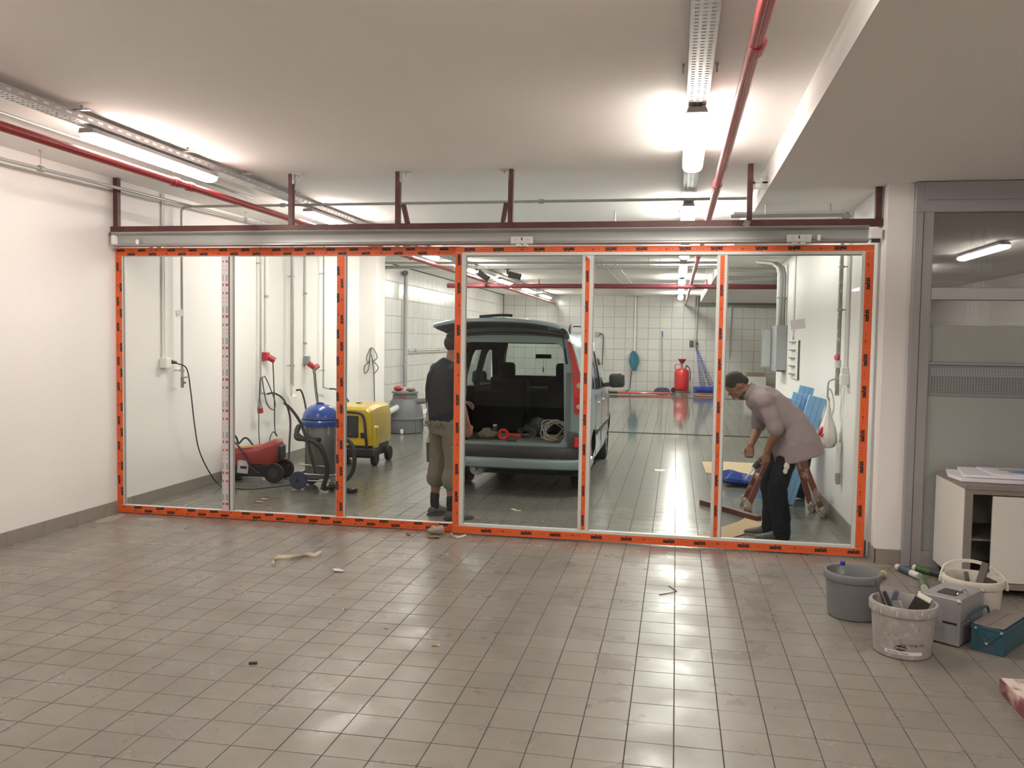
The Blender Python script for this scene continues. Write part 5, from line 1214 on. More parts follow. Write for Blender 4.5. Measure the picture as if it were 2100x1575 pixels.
# T-shirt
c = MB(); tsh = mat('charcoal_tshirt', (0.036,0.038,0.046), 0.85, var=0.15, vscale=20, spec=0.12)
eloft(c, [(V(0,-.005,.90),.178,.135),(V(0,-.008,.98),.185,.142),(V(-.005,-.02,1.10),.182,.145),(V(-.005,-.03,1.22),.185,.15),(V(0,-.025,1.32),.196,.148),(V(.005,-.005,1.40),.185,.125),(V(.015,.02,1.455),.12,.088),(V(.02,.035,1.482),.080,.074)], 26)
for s_, e_ in ((LS,LE),(RS,RE)):
    q = lerp(s_,e_,.72); limb(c, [V(0,.0,1.37), s_, lerp(s_,e_,.35), q], [.11,.074,.067,.066])
ts = cloth(c, 'tshirt', tsh, p1, disp=wr(9,0.007,1.0))
# neck cord hanging down the back
cord = MB().tube(catmull([(-.02,-.055,1.49),(-.03,-.12,1.44),(-.035,-.178,1.34),(-.05,-.193,1.22),(-.035,-.19,1.14),(-.05,-.186,1.08)],5),0.004,6)
cord.tube(catmull([(-.02,-.055,1.49),(-.005,-.12,1.44),(-.01,-.178,1.34),(-.03,-.193,1.22),(-.05,-.19,1.14),(-.04,-.184,1.04)],5),0.004,6)
cord.build('neck_cord', black, ts, smooth=True)
# cargo shorts
c = MB(); sh = mat('khaki_shorts', (0.185,0.170,0.135), 0.9, spec=0.12, var=0.14, vscale=14, bump=0.2, bscale=120)
eloft(c, [(V(0,0,.80),.165,.135),(V(0,-.005,.90),.178,.140),(V(0,-.005,.975),.172,.132)], 24)
for h_, k_, a_, s_ in ((L_hip,L_kn,L_an,-1),(R_hip,R_kn,R_an,1)):
    P, rr = chain([h_+V(0,0,.02), lerp(h_,k_,.5)+V(s_*.008,.005,0), k_+V(s_*.01,0,0), lerp(k_,a_,.34)+V(s_*.008,-.008,0)], [.105,.102,.098,.100]); limb(c, P, rr)
    hem = lerp(k_,a_,.36)
shs = cloth(c, 'shorts', sh, p1, disp=wr(10,0.010,4.0))
for s_ in (-1,1):
    MB().obox((s_*0.212,-0.01,.60),(0.022,0.13,0.19),(0,s_*0.06,0)).build('cargo_pocket', sh, shs, bevel=0.008)
    MB().obox((s_*0.08,-0.146,.90),(0.11,0.008,0.035),(0.1,0,0)).build('pocket_flap', sh, shs, bevel=0.003)
# socks, shoes
for a_, nm in ((L_an,'l'),(R_an,'r')):
    limb(MB(), [a_+V(0,.004,.115), a_+V(0,.0,.05), a_+V(0,.01,-.02)], [.046,.044,.043]).build('sock', mat('black_sock', (0.02,0.02,0.024), 0.9), p1, smooth=True)
    d_ = V(0.10 if nm == 'l' else 0.25, 1, 0); sm = MB(); shoe(sm, a_+V(-.005,-.065,-.09), d_)
    so = obj('shoe', remesh(sm, 'shoe', 0.008, 2), mat('grey_sneaker', (0.085,0.083,0.078), 0.7, var=0.4, vscale=40), p1)
    s2 = MB(); d_.normalize(); sd_ = V(d_.y,-d_.x,0); base = a_+V(-.005,-.065,-.09)
    s2.prism([(-.0,-.034),(.06,-.044),(.17,-.05),(.25,-.044),(.292,-.012),(.292,.012),(.25,.044),(.17,.05),(.06,.044),(0,.034)], 0.0, 0.020, lambda u,v,h_: base + d_*(u-0.004) + sd_*v + V(0,0,h_)); s2.build('sole', mat('dark_sole', (0.05,0.048,0.045), 0.8), so, bevel=0.004)
# hair and cap
hm_ = MB(); E1 = HM.to_euler(); hm_.ellip(T1(0,-0.022,0.012), (0.081,0.093,0.088), 20, 14, E1); obj('hair', hm_.mesh('hair', smooth=True), mat('dark_hair', (0.02,0.016,0.013), 0.7, var=0.3, vscale=90), p1)
cm = MB(); rs = []
for i in range(9):
    t_ = i/8*PI/2*0.98; rs.append([T1(0.088*math.cos(t_)*math.cos(2*PI*j/28), -0.006+0.110*math.cos(t_)*math.sin(2*PI*j/28), 0.040+0.084*math.sin(t_)) for j in range(28)])
cm.rings(rs); capm = mat('charcoal_cap', (0.028,0.027,0.028), 0.85, var=0.15, vscale=40, spec=0.1)
cap = cm.build('cap', capm, p1, smooth=True)
MB().rings([[T1(0.080*math.cos(a), 0.085+ (0.075*math.sin(a)), z) for a in [PI*j/14 for j in range(15)]] + [T1(0.080*math.cos(PI-PI*j/14)*0.98, 0.080, z) for j in range(15)] for z in (0.036,0.042)]).build('visor', capm, cap)
MB().tube([T1(0.084,-0.02,0.008), T1(0.088,0.03,0.014), T1(0.078,0.080,0.012)], 0.0025, 6).build('glasses_temple', mat('grey_wire', (0.4,0.4,0.42), 0.3, 0.6), p1)

# ---- worker bending with the sealant gun
p2 = thing('person', 'bending person in mauve short-sleeved shirt and dark trousers holding a sealant gun', 'person', (0.865, 7.70, 0), math.radians(90))
b = MB()
L_hip, L_kn, L_an = V(-.10,-.135,.86), V(-.105,-.015,.47), V(-.09,-.055,.09)
R_hip, R_kn, R_an = V(.10,-.135,.86), V(.10,.02,.47), V(.10,.015,.09)
for h_, k_, a_ in ((L_hip,L_kn,L_an),(R_hip,R_kn,R_an)):
    P, rr = chain([h_, lerp(h_,k_,.5), k_, lerp(k_,a_,.35)+V(0,-.02,0), a_], [.085,.074,.054,.052,.036]); limb(b, P, rr); limb(b, [a_, a_+V(0,.05,-.035)], [.036,.034])
eloft(b, [(V(0,-.16,.82),.13,.11),(V(0,-.14,.93),.15,.11),(V(0,-.06,1.03),.14,.10),(V(0,.04,1.13),.15,.105),(V(0,.13,1.215),.165,.105),(V(0,.19,1.265),.12,.08)], 22)
LS, LE, LW = V(-.20,.115,1.215), V(-.215,.02,.965), V(-.13,.085,.775)
RS, RE, RW = V(.20,.125,1.215), V(.23,.12,.955), V(.08,.20,.80)
for s_, e_, w_ in ((LS,LE,LW),(RS,RE,RW)):
    P, rr = chain([s_, lerp(s_,e_,.5), e_, lerp(e_,w_,.35), w_], [.055,.046,.040,.039,.028]); limb(b, P, rr); limb(b, [V(0,.11,1.2), s_], [.08,.055])
hand(b, LW, V(.10,.02,-1), (1,.35,0), 0.75, thumb=-1); hand(b, RW, V(-.35,.15,-1), (-1,.1,.2), 0.75, thumb=1)
limb(b, [V(0,.17,1.25), V(0,.265,1.29)], [.066,.056])
HM2 = Euler((-1.12, 0, 0.06)).to_matrix(); hc2 = V(0,.335,1.325)
T2 = head(b, hc2, HM2, 1.0)
obj('body', remesh(b, 'body', 0.0065, 3), skin, p2)
c = MB(); shm = mat('mauve_shirt', (0.31,0.245,0.26), 0.85, var=0.08, vscale=9, spec=0.15)
eloft(c, [(V(0,-.205,.715),.242,.215),(V(0,-.165,.85),.238,.205),(V(0,-.135,.94),.215,.180),(V(0,-.115,1.00),.180,.150),(V(0,-.02,1.09),.180,.150),(V(0,.075,1.175),.195,.145),(V(0,.15,1.235),.175,.115),(V(0,.20,1.265),.10,.085),(V(0,.225,1.275),.078,.078)], 26)
for s_, e_ in ((LS,LE),(RS,RE)):
    limb(c, [V(0,.155,1.205), lerp(V(0,.155,1.205),s_,.6), s_], [.105,.092,.080])
    limb(c, [V(0,.10,1.18), s_, lerp(s_,e_,.5), lerp(s_,e_,.92)], [.11,.080,.068,.070])
sho = cloth(c, 'shirt', shm, p2, disp=wr(8,0.012,2.0))
col = MB(); rs = []
for k, (rr_, dz) in enumerate(((.074,0.0),(.082,0.02),(.078,0.05),(.072,0.05))):
    cc_ = V(0,.205,1.258) + V(0,.055,.035)*(dz/0.05)*0.9
    ax = V(0,.85,.5).normalized(); u_ = V(1,0,0); v_ = ax.cross(u_)
    rs.append([cc_ + u_*rr_*math.cos(2*PI*j/20) + v_*rr_*math.sin(2*PI*j/20) for j in range(20)])
col.rings(rs, cap=False).build('collar', shm, sho, smooth=True)
c = MB(); trm = mat('navy_trousers', (0.016,0.017,0.023), 0.85, var=0.25, vscale=10, spec=0.08)
eloft(c, [(V(0,-.14,.78),.165,.13),(V(0,-.16,.86),.165,.128),(V(0,-.155,.91),.13,.10)], 24)
for h_, k_, a_, s_ in ((L_hip,L_kn,L_an,-1),(R_hip,R_kn,R_an,1)):
    P, rr = chain([h_, lerp(h_,k_,.5), k_+V(0,.0,0), lerp(k_,a_,.5)+V(0,-.012,0), a_+V(0,-.002,-.03)], [.093,.088,.082,.078,.078]); limb(c, P, rr)
tr_ = cloth(c, 'trousers', trm, p2, disp=wr(9,0.012,7.0))
MB().ellip((-0.188,-0.075,.665),(0.010,0.024,0.034),10,8).build('white_patch', mat('patch_white', (0.62,0.60,0.54), 0.8), tr_, smooth=True); MB().ellip((-0.188,-0.065,.622),(0.010,0.020,0.024),10,8).build('white_patch', mat('patch_white', (0.62,0.60,0.54), 0.8), tr_, smooth=True)
for a_, d_ in ((L_an, V(-.05,1,0)), (R_an, V(.1,1,0))):
    sm = MB(); shoe(sm, a_+V(0,-.065,-.09), d_); so = obj('shoe', remesh(sm, 'shoe', 0.008, 2), mat('dark_sneaker', (0.06,0.05,0.048), 0.65, var=0.6, vscale=35), p2)
    s2 = MB(); d_.normalize(); sd_ = V(d_.y,-d_.x,0); base = a_+V(0,-.065,-.09)
    s2.prism([(-.0,-.034),(.06,-.044),(.17,-.05),(.25,-.044),(.292,-.012),(.292,.012),(.25,.044),(.17,.05),(.06,.044),(0,.034)], 0.0, 0.020, lambda u,v,h_: base + d_*(u-0.004) + sd_*v + V(0,0,h_)); s2.build('sole', mat('grey_sole', (0.22,0.2,0.19), 0.8), so, bevel=0.004)
hm_ = MB(); E2 = HM2.to_euler(); hm_.ellip(T2(0,-0.020,0.036), (0.083,0.097,0.092), 22, 14, E2); hm_.ellip(T2(0,-0.065,-0.02),(0.066,0.045,0.050),16,10,E2)
hair_m = mat('short_dark_hair', (0.030,0.024,0.019), 0.7, var=0.3, vscale=90, bump=0.6, bscale=200)
me_ = remesh(hm_, 'hair', 0.008, 2, lambda co: 0.002*noise.noise(co*90)); obj('hair', me_, hair_m, p2)
for q in (-1,1):
    MB().ellip(T2(q*0.030,0.0875,0.007),(0.010,0.006,0.006),10,6,E2).build('eye', mat('eye_dark', (0.03,0.02,0.02), 0.3), p2, smooth=True)
    MB().tube([T2(q*0.012,0.101,0.024),T2(q*0.030,0.098,0.030),T2(q*0.048,0.085,0.024)],0.004,6).build('eyebrow', hair_m, p2, smooth=True)
    MB().tube([T2(q*0.083,-0.012,0.006),T2(q*0.083,0.04,0.010),T2(q*0.060,0.088,0.008)],0.0022,6).build('glasses_temple', mat('brass_wire', (0.4,0.3,0.2), 0.35, 0.6), p2)
MB().ellip(T2(0,0.036,-0.070),(0.062,0.062,0.040),16,10,E2).build('stubble', mat('stubble_shadow', (0.085,0.048,0.034), 0.8, var=0.3, vscale=120), p2, smooth=True)

# sealant gun held by the bending worker
def w2(p): return p2.matrix_basis @ Vector(p)
gun = thing('sealant_gun', 'sealant gun with green cartridge and pale nozzle in the bending worker hands', 'sealant gun', w2((-.02,.12,.70)))
g0, g1, g2 = V(-.09,.06,.76), V(-.01,.17,.62), V(.005,.20,.575)
org = Vector(gun.location)
def W3(p): return w2(p)-org
MB().cyl(W3(g0), W3(g1), 0.027, n=16).build('cartridge', mat('gun_green', (0.04,0.09,0.06), 0.4, var=0.5, vscale=25), gun, smooth=0.6)
MB().cyl(W3(lerp(g0,g1,.55)), W3(lerp(g0,g1,.86)), 0.0278, n=16).build('label_band', mat('gun_black', (0.03,0.03,0.03), 0.4), gun, smooth=0.6)
MB().cyl(W3(g1), W3(lerp(g1,g2,.35)), 0.028, 0.024, n=16).build('end_ring', whitepl, gun, smooth=0.6); MB().cyl(W3(lerp(g1,g2,.35)), W3(g2+(g2-g1)*1.5), 0.010, 0.004, n=10).build('nozzle', whitepl, gun, smooth=0.6)
MB().cyl(W3(g0+(g0-g1)*0.45), W3(g0), 0.005, n=8).build('plunger_rod', zinc, gun); MB().obox(W3(g0+V(0.01,-.01,-.05)),(0.018,0.03,0.10),(0.3,0.2,0)).build('grip', blackpl, gun, bevel=0.004)
# ------------------------------------------------------------------ left wall services and wash-bay machines
def cyl_y(mb, c, r, w, n=20): return mb.cyl((c[0],c[1]-w/2,c[2]),(c[0],c[1]+w/2,c[2]),r,n=n)
def hose(name, label, cat, pts, r, m, k=8, n=8):
    P0 = Vector(pts[0]); t = MB().tube(catmull([tuple(Vector(p)-P0) for p in pts], k), r, n).build(name, m, smooth=True); t.location = P0; tag(t, label, cat); return t
rubber = mat('hose_rubber', (0.030,0.030,0.028), 0.55, var=0.2, vscale=15)
redpl = mat('red_socket_plastic', (0.42,0.02,0.03), 0.4, var=0.05); greys = mat('socket_grey', (0.24,0.25,0.25), 0.5)
WXl = XL
# socket with plug nearest the glass
so = thing('wall_socket', 'white wall socket box with a black plug, fed by white conduits', 'socket', (WXl, 7.985, 1.35))
MB().box(0.0,0.075,-0.05,0.05,0.0,0.105).build('box', whitepl, so, bevel=0.008)
for dy in (-0.012,0.02): MB().cyl((0.016,dy,0.105),(0.016,dy,ZC-1.36),0.011,n=8).build('conduit', whitepl, so, smooth=True)
MB().cyl((0.06,0.05,0.065),(0.07,0.13,0.055),0.024,0.016,n=12).build('plug', blackpl, so, smooth=True)
hose('power_cable', 'long black power cable falling from the white socket to the floor and the blue vacuum', 'cable', [(-5.10,8.115,1.40),(-5.03,8.20,1.34),(-5.02,8.26,1.10),(-5.04,8.36,0.76),(-5.07,8.50,0.45),(-5.04,8.66,0.18),(-4.97,8.78,0.012),(-4.69,8.68,0.008),(-4.50,8.76,0.008),(-4.26,9.09,0.008),(-4.14,9.20,0.02)], 0.0075, cable)
# tap on the galvanised drop
tp_ = thing('water_tap', 'small red-levered tap at the end of the thin drop pipe', 'tap', (-5.08, 8.2, 1.17))
MB().cyl((0,0,-0.03),(0,0,0.08),0.017,n=10).cyl((0,0,0.03),(0.045,-0.01,0.02),0.010,n=8).build('body', mat('brass_dull', (0.30,0.26,0.2), 0.4, 0.7), tp_, smooth=True); MB().obox((0.0,0.05,0.075),(0.014,0.09,0.012)).build('lever', redpl, tp_, bevel=0.003)
MB().cyl((-0.09,0,0.15),(0,0,0.15),0.006,n=6).cyl((0,0,0.135),(0,0,0.165),0.022,n=10).build('wall_clamp', zinc, tp_)
# further drops: x = distance from wall
def drop(label, Y, z0, z1, r, m, off=0.055, clamps=(), name='drop_pipe'):
    t = thing(name, label, 'pipe', (WXl+off, Y, z0)); MB().cyl((0,0,0),(0,0,z1-z0),r,n=10).build('tube', m, t, smooth=True)
    for zc in clamps:
        MB().cyl((-off,0,zc-z0),(0,0,zc-z0),0.006,n=6).cyl((0,0,zc-z0-0.015),(0,0,zc-z0+0.015),r*1.5,n=10).build('wall_clamp', zinc, t)
    return t
d1 = drop('thin galvanised drop pipe carrying the cable hook and black hose', 9.99, 0.98, ZC-0.02, 0.013, zinc, 0.06, (2.6,))
MB().cyl((0,0,0),(0.0,0.16,-0.02),0.013,n=10).build('elbow', zinc, d1, smooth=True)
drop('wide white trunking strip down to the plain red socket', 10.22, 1.50, ZC-0.02, 0.020, whitepl, 0.022, (2.2,), 'trunking')
drop('thick galvanised drop pipe with a notice at its end', 10.87, 1.02, ZC-0.02, 0.024, zinc, 0.07, (2.5, 1.3))
drop('white trunking strip down to the grey and red socket', 11.40, 1.44, ZC-0.02, 0.018, whitepl, 0.02, (2.3,1.6), 'trunking')
d5 = drop('thin galvanised drop pipe behind the yellow machine', 11.92, 0.95, ZC-0.02, 0.012, zinc, 0.07, (2.62, 1.2))
MB().cyl((0,0,0),(0.0,0.20,-0.03),0.012,n=10).build('elbow', zinc, d5, smooth=True)
s1 = thing('power_socket', 'plain red industrial socket on the white trunking', 'socket', (WXl, 10.18, 1.36))
MB().box(0,0.07,-0.05,0.05,0.02,0.13).build('box', redpl, s1, bevel=0.012); MB().cyl((0.05,0.02,0.07),(0.13,0.06,0.02),0.040,n=14).build('hood', redpl, s1, smooth=0.6)
s2 = thing('power_socket', 'grey industrial socket with a red plug pushed in', 'socket', (WXl, 11.42, 1.24))
MB().box(0,0.07,-0.05,0.05,0.06,0.18).build('box', greys, s2, bevel=0.01); MB().cyl((0.05,0.02,0.08),(0.12,0.06,0.02),0.042,n=14).build('hood', redpl, s2, smooth=0.6); MB().cyl((0.12,0.05,0.0),(0.15,0.12,0.04),0.036,n=14).build('flap_lid', mat('grey_red_lid', (0.33,0.12,0.12), 0.5), s2, smooth=0.6); MB().cyl((0.12,0.06,0.02),(0.12,0.06,-0.07),0.03,0.015,n=12).build('plug', greys, s2, smooth=0.6)
hose('power_cable', 'black cable from the plain red socket down to the red pressure washer', 'cable', [(-5.06,10.22,1.39),(-5.06,10.24,1.2),(-5.06,10.27,0.8),(-5.05,10.26,0.5),(-4.98,10.18,0.42),(-4.92,9.95,0.50),(-4.85,9.72,0.42),(-4.72,9.60,0.36)], 0.008, cable)
for i, dy in enumerate((-0.02, 0.03)):
    hose('power_cable', ('thinner' if i == 0 else 'thicker')+' of the two black cables hanging from the grey socket', 'cable', [(-5.05,11.48+dy,1.20),(-5.05,11.53+dy,0.95),(-5.03,11.60+dy,0.6),(-4.98,11.62+dy,0.25),(-4.85,11.5+dy,0.02),(-4.6,11.3+dy,0.012)], 0.007 if i == 0 else 0.010, cable)
# hooked cable with hanging plug
hk = thing('hanging_cable', 'looped black cable hung on a pipe hook with a grey and red plug dangling', 'cable', (-5.09, 9.97, 1.17))
MB().tube(catmull([(0.01,0.0,0.0),(0.02,-0.07,-0.02),(0.03,-0.10,-0.15),(0.03,-0.10,-0.30)],5),0.008,6).build('plug_lead', cable, hk, smooth=True)
MB().cyl((0.03,-0.10,-0.30),(0.03,-0.09,-0.37),0.022,0.034,n=12).build('plug_grip', greys, hk, smooth=True); MB().cyl((0.03,-0.09,-0.37),(0.03,-0.08,-0.43),0.036,n=12).build('plug_collar', redpl, hk, smooth=True)
MB().tube(catmull([(0.01,0.01,0.0),(0.02,0.06,0.01),(0.03,0.20,-0.16),(0.03,0.32,-0.34),(0.03,0.26,-0.42),(0.03,0.10,-0.34),(0.02,0.03,-0.16),(0.01,0.0,0.01)],6),0.007,6).build('cable_loop', cable, hk, smooth=True)
MB().tube(catmull([(0.03,-0.12,-0.36),(0.03,-0.12,-0.7),(0.05,-0.10,-0.98),(0.12,-0.2,-1.155)],5),0.006,6).build('tail', cable, hk, smooth=True)
MB().cyl((-0.03,0,0.0),(0.03,0,0.012),0.008,n=6).build('hook', zinc, hk)
hose('water_hose', 'black water hose curving from the thin drop pipe to the red washer', 'hose', [(-5.11,10.16,0.955),(-5.07,10.28,0.96),(-5.03,10.48,0.86),(-5.0,10.60,0.62),(-4.97,10.52,0.3),(-4.90,10.35,0.06),(-4.72,9.95,0.02),(-4.52,9.62,0.06),(-4.5,9.50,0.16)], 0.013, rubber)
hose('water_hose', 'black hose falling from the notice behind the blue vacuum', 'hose', [(-5.10,11.0,0.96),(-5.05,11.06,0.94),(-5.02,11.14,0.7),(-4.98,11.12,0.35),(-4.9,11.0,0.08),(-4.6,10.5,0.02),(-4.3,9.7,0.02)], 0.013, rubber)
hose('water_hose', 'short black hose arching from the elbow behind the yellow machine', 'hose', [(-5.10,12.12,0.92),(-5.02,12.24,0.90),(-4.9,12.32,0.78),(-4.75,12.15,0.62),(-4.55,11.7,0.52),(-4.42,11.42,0.50)], 0.012, rubber)
# notice hanging at the pipe end
nt_ = thing('paper_notice', 'tilted white printed notice hung at the end of the thick drop pipe', 'notice', (-5.075, 10.80, 0.90), 0)
M_ = Euler((0.10,0,0.55)).to_matrix().to_4x4()
MB().box(-0.002,0.002,-0.10,0.10,0,0.15).xf(M_).build('sheet', paper, nt_)
for k in range(3): MB().box(0.0022,0.003,-0.08+0.02*k,0.02+0.02*k,0.03+0.04*k,0.045+0.04*k).xf(M_).build('text_block', mat('notice_blue', (0.35,0.42,0.58), 0.7), nt_)
MB().box(-0.004,0.06,-0.11,0.11,-0.012,0.0).xf(M_).build('bottom_fold', paper, nt_)

# stickers on the panes
st = MB().obox((-4.533+ox,0.0232,1.893),(0.078,0.0008,0.062),(0,-0.16,0)).build('pane_sticker', mat('sticker_grey', (0.60,0.60,0.58), 0.5), gp); MB().obox((-4.556+ox,0.0226,1.880),(0.006,0.0008,0.028),(0,-0.16,0)).build('sticker_bar', mat('sticker_bar', (0.25,0.26,0.26), 0.6), st)
MB().obox((0.951+o2,0.0232,1.853),(0.112,0.0008,0.075),(0,-0.13,0)).build('pane_sticker', mat('sticker_film', (0.46,0.48,0.49), 0.5), sd)

# red pressure washer
rw = thing('pressure_washer', 'low red pressure washer with black wheels and white label beside the wall', 'pressure washer', (-4.82, 9.33, 0), 0.12)
redc = mat('faded_red_cover', (0.30,0.035,0.035), 0.42, var=0.18, vscale=10)
rs = []
for x, z0, z1, hw in ((-0.30,0.20,0.355,0.12),(-0.28,0.19,0.375,0.15),(-0.05,0.20,0.405,0.17),(0.08,0.21,0.425,0.175),(0.20,0.20,0.48,0.17),(0.26,0.22,0.49,0.15),(0.29,0.25,0.45,0.12)):
    rs.append([(x,-hw,z0),(x,-hw,z1-0.06),(x,-hw*0.75,z1-0.01),(x,0,z1+0.005),(x,hw*0.75,z1-0.01),(x,hw,z1-0.06),(x,hw,z0)])
MB().rings(rs).build('cover', redc, rw, smooth=0.5, bevel=0.004)
for k in range(2): MB().obox((-0.13,-0.135+0.03*k,0.395+0.008*k),(0.26,0.012,0.004),(0.6 if k == 0 else 0.3,-0.09,0)).build('yellow_stripe', mat('yellow_stripe', (0.50,0.32,0.06), 0.5), rw)
MB().box(-0.30,0.22,-0.16,0.16,0.06,0.20).build('chassis', mat('navy_black', (0.020,0.022,0.030), 0.5, var=0.2), rw, bevel=0.02)
MB().ellip((0.04,0,0.18),(0.15,0.165,0.09),14,10).build('motor', blackpl, rw, smooth=True)
MB().obox((0.29,0,0.34),(0.06,0.20,0.16)).build('rear_plate', blackpl, rw, bevel=0.015)
lb_ = MB().obox((-0.10,-0.172,0.175),(0.13,0.012,0.15),(0,0.08,0)).build('white_panel', mat('panel_white', (0.55,0.55,0.55), 0.5), rw, bevel=0.012); MB().obox((-0.09,-0.18,0.17),(0.075,0.006,0.028),(0,0.08,0)).build('display_slot', blackpl, lb_)
for s_ in (-1,1):
    w_ = cyl_y(MB(), (0.27,s_*0.185,0.115), 0.115, 0.055, 24).build('wheel', tyre, rw, bevel=0.01); cyl_y(MB(), (0.27,s_*0.185,0.115), 0.06, 0.065, 16).build('hub', mat('navy_hub', (0.03,0.035,0.05), 0.5), w_)
    MB().tube(catmull([(-0.28,s_*0.15,0.40),(-0.20,s_*0.19,0.47),(-0.08,s_*0.19,0.33),(0.0,s_*0.19,0.18),(0.10,s_*0.19,0.10)],5),0.012,8).build('handle_tube', blackpl, rw, smooth=True)
MB().tube(catmull([(-0.28,-0.15,0.40),(-0.30,-0.10,0.50),(-0.30,0.10,0.50),(-0.28,0.15,0.40)],5),0.012,8).build('push_bar', blackpl, rw, smooth=True)
MB().tube(catmull([(-0.25,0.0,0.30),(-0.29,-0.02,0.285),(-0.315,-0.04,0.30),(-0.33,-0.05,0.37)],5),0.008,6).build('lance_hook', mat('pale_grey_tube', (0.30,0.31,0.32), 0.45), rw, smooth=True)
MB().box(-0.28,-0.22,-0.12,0.12,0.0,0.06).build('foot', black, rw, bevel=0.01)

# blue wet vacuum
vc = thing('vacuum_cleaner', 'tall wet vacuum with blue dome and grey drum on a wheeled frame', 'vacuum cleaner', (-3.90, 9.05, 0))
bluev = mat('vacuum_blue', (0.015,0.075,0.38), 0.25, coat=0.5, var=0.05)
MB().lathe([(0.16,0.12),(0.172,0.14),(0.172,0.70),(0.165,0.715)], n=36).build('drum', mat('drum_grey', (0.19,0.19,0.185), 0.35, 0.4, var=0.08), vc, smooth=0.6)
MB().lathe([(0.165,0.70),(0.215,0.705),(0.222,0.72),(0.222,0.755),(0.212,0.765),(0.16,0.765)], n=36).build('rim', bluev, vc, smooth=0.6)
MB().lathe([(0.16,0.762),(0.204,0.765),(0.204,0.785),(0.195,0.83),(0.165,0.885),(0.11,0.925),(0.05,0.942),(0.01,0.945)], n=36).build('dome', bluev, vc, smooth=0.7)
MB().lathe([(0.205,0.762),(0.2085,0.764),(0.2085,0.782),(0.205,0.784)], n=36).build('seal_band', mat('navy_band', (0.01,0.02,0.08), 0.5), vc, smooth=0.6)
MB().ellip((0.0,-0.02,0.945),(0.05,0.03,0.022),14,8).build('carry_handle', mat('vac_handle', (0.01,0.03,0.16), 0.4), vc, smooth=True)
for a in (0.6, 2.4, 4.0, 5.6): MB().obox((0.178*math.cos(a),0.178*math.sin(a),0.66),(0.025,0.03,0.11),(0,0,a)).build('clip', zinc, vc, bevel=0.004)
fr_ = mat('chrome_frame', (0.55,0.55,0.55), 0.22, 0.9)
MB().tube([(-0.20,-0.17,0.17),(0.20,-0.17,0.17),(0.22,-0.15,0.17),(0.22,0.18,0.17),(-0.20,0.18,0.17),(-0.22,0.16,0.17),(-0.22,-0.15,0.17)],0.011,8,closed=True).build('base_frame', fr_, vc, smooth=True)
MB().tube([(-0.19,-0.17,0.10),(0.22,-0.17,0.10)],0.011,8).build('lower_bar', fr_, vc, smooth=True)
MB().tube([(-0.17,-0.20,0.28),(0.16,-0.19,0.27)],0.010,8).build('front_bar', fr_, vc, smooth=True)
MB().tube(catmull([(-0.19,0.10,0.17),(-0.20,0.12,0.5),(-0.14,0.16,0.53),(-0.12,0.16,0.2)],5),0.010,8).build('tilt_handle', blackpl, vc, smooth=True)
for s_, y_ in ((-1,-0.19),(-1,0.16)):
    w_ = MB().cyl((-0.18,y_-0.02,0.10),(-0.18,y_+0.02,0.10),0.10,n=24).build('wheel', mat('wheel_blue', (0.045,0.06,0.13), 0.5, var=0.15), vc, bevel=0.006); MB().cyl((-0.18,y_-0.026,0.10),(-0.18,y_+0.026,0.10),0.022,n=12).build('hub', blackpl, w_)
for y_ in (-0.15,0.15):
    MB().cyl((0.20,y_-0.014,0.04),(0.20,y_+0.014,0.04),0.04,n=16).build('castor', black, vc); MB().box(0.19,0.21,y_-0.02,y_+0.02,0.07,0.165).build('castor_fork', zinc, vc)
vh = mat('vacuum_hose_black', (0.018,0.018,0.02), 0.5, bump=0.6, bscale=120)
MB().tube(catmull([(0.12,0.13,0.58),(0.03,-0.20,0.555),(-0.10,-0.23,0.57),(-0.215,-0.16,0.63),(-0.205,-0.12,0.70),(-0.19,-0.22,0.58),(-0.04,-0.24,0.565),(0.10,-0.26,0.50),(0.18,-0.27,0.36),(0.19,-0.27,0.20),(0.15,-0.27,0.06),(0.145,-0.28,0.025)],6),0.026,12).build('suction_hose', vh, vc, smooth=True)
MB().tube(catmull([(0.20,0.05,0.52),(0.36,-0.05,0.54),(0.45,-0.13,0.42),(0.44,-0.16,0.22),(0.34,-0.18,0.10),(0.24,-0.2,0.05),(0.15,-0.27,0.035)],6),0.024,12).build('suction_hose', vh, vc, smooth=True)
MB().tube(catmull([(-0.335,-0.23,0.965),(-0.25,-0.22,0.89),(-0.14,-0.24,0.76),(-0.06,-0.25,0.58),(0.0,-0.26,0.40),(0.06,-0.26,0.20)],6),[0.016]*6+[0.017]*25,10).build('wand', blackpl, vc, smooth=True)
MB().obox((0.44,-0.22,0.03),(0.16,0.09,0.05),(0,0,-0.5)).build('floor_nozzle', blackpl, vc, bevel=0.015)

# yellow pressure washer
yw = thing('pressure_washer', 'large yellow hot pressure washer with black roll bar', 'pressure washer', (-4.20, 11.05, 0), 0.0)
yel = mat('machine_yellow', (0.66,0.46,0.03), 0.35, coat=0.4, var=0.06, vscale=4)
rs = []
for y, s_, zt in ((-0.33,0.93,0.74),(-0.30,1.0,0.775),(0.0,1.0,0.80),(0.40,1.0,0.80),(0.46,0.95,0.77)):
    hw = 0.30*s_; rs.append([(-hw,y,0.27),(-hw,y,zt-0.12),(-hw*0.93,y,zt-0.04),(-hw*0.72,y,zt),(hw*0.72,y,zt),(hw*0.93,y,zt-0.04),(hw,y,zt-0.12),(hw,y,0.27)])
MB().rings(rs).build('cover', yel, yw, smooth=0.5)
MB().box(-0.28,0.27,-0.31,0.44,0.10,0.27).build('base', blackpl, yw, bevel=0.02)
MB().box(-0.13,0.11,-0.345,-0.325,0.37,0.66).build('front_panel', mat('panel_dark', (0.03,0.035,0.035), 0.35), yw, bevel=0.01)
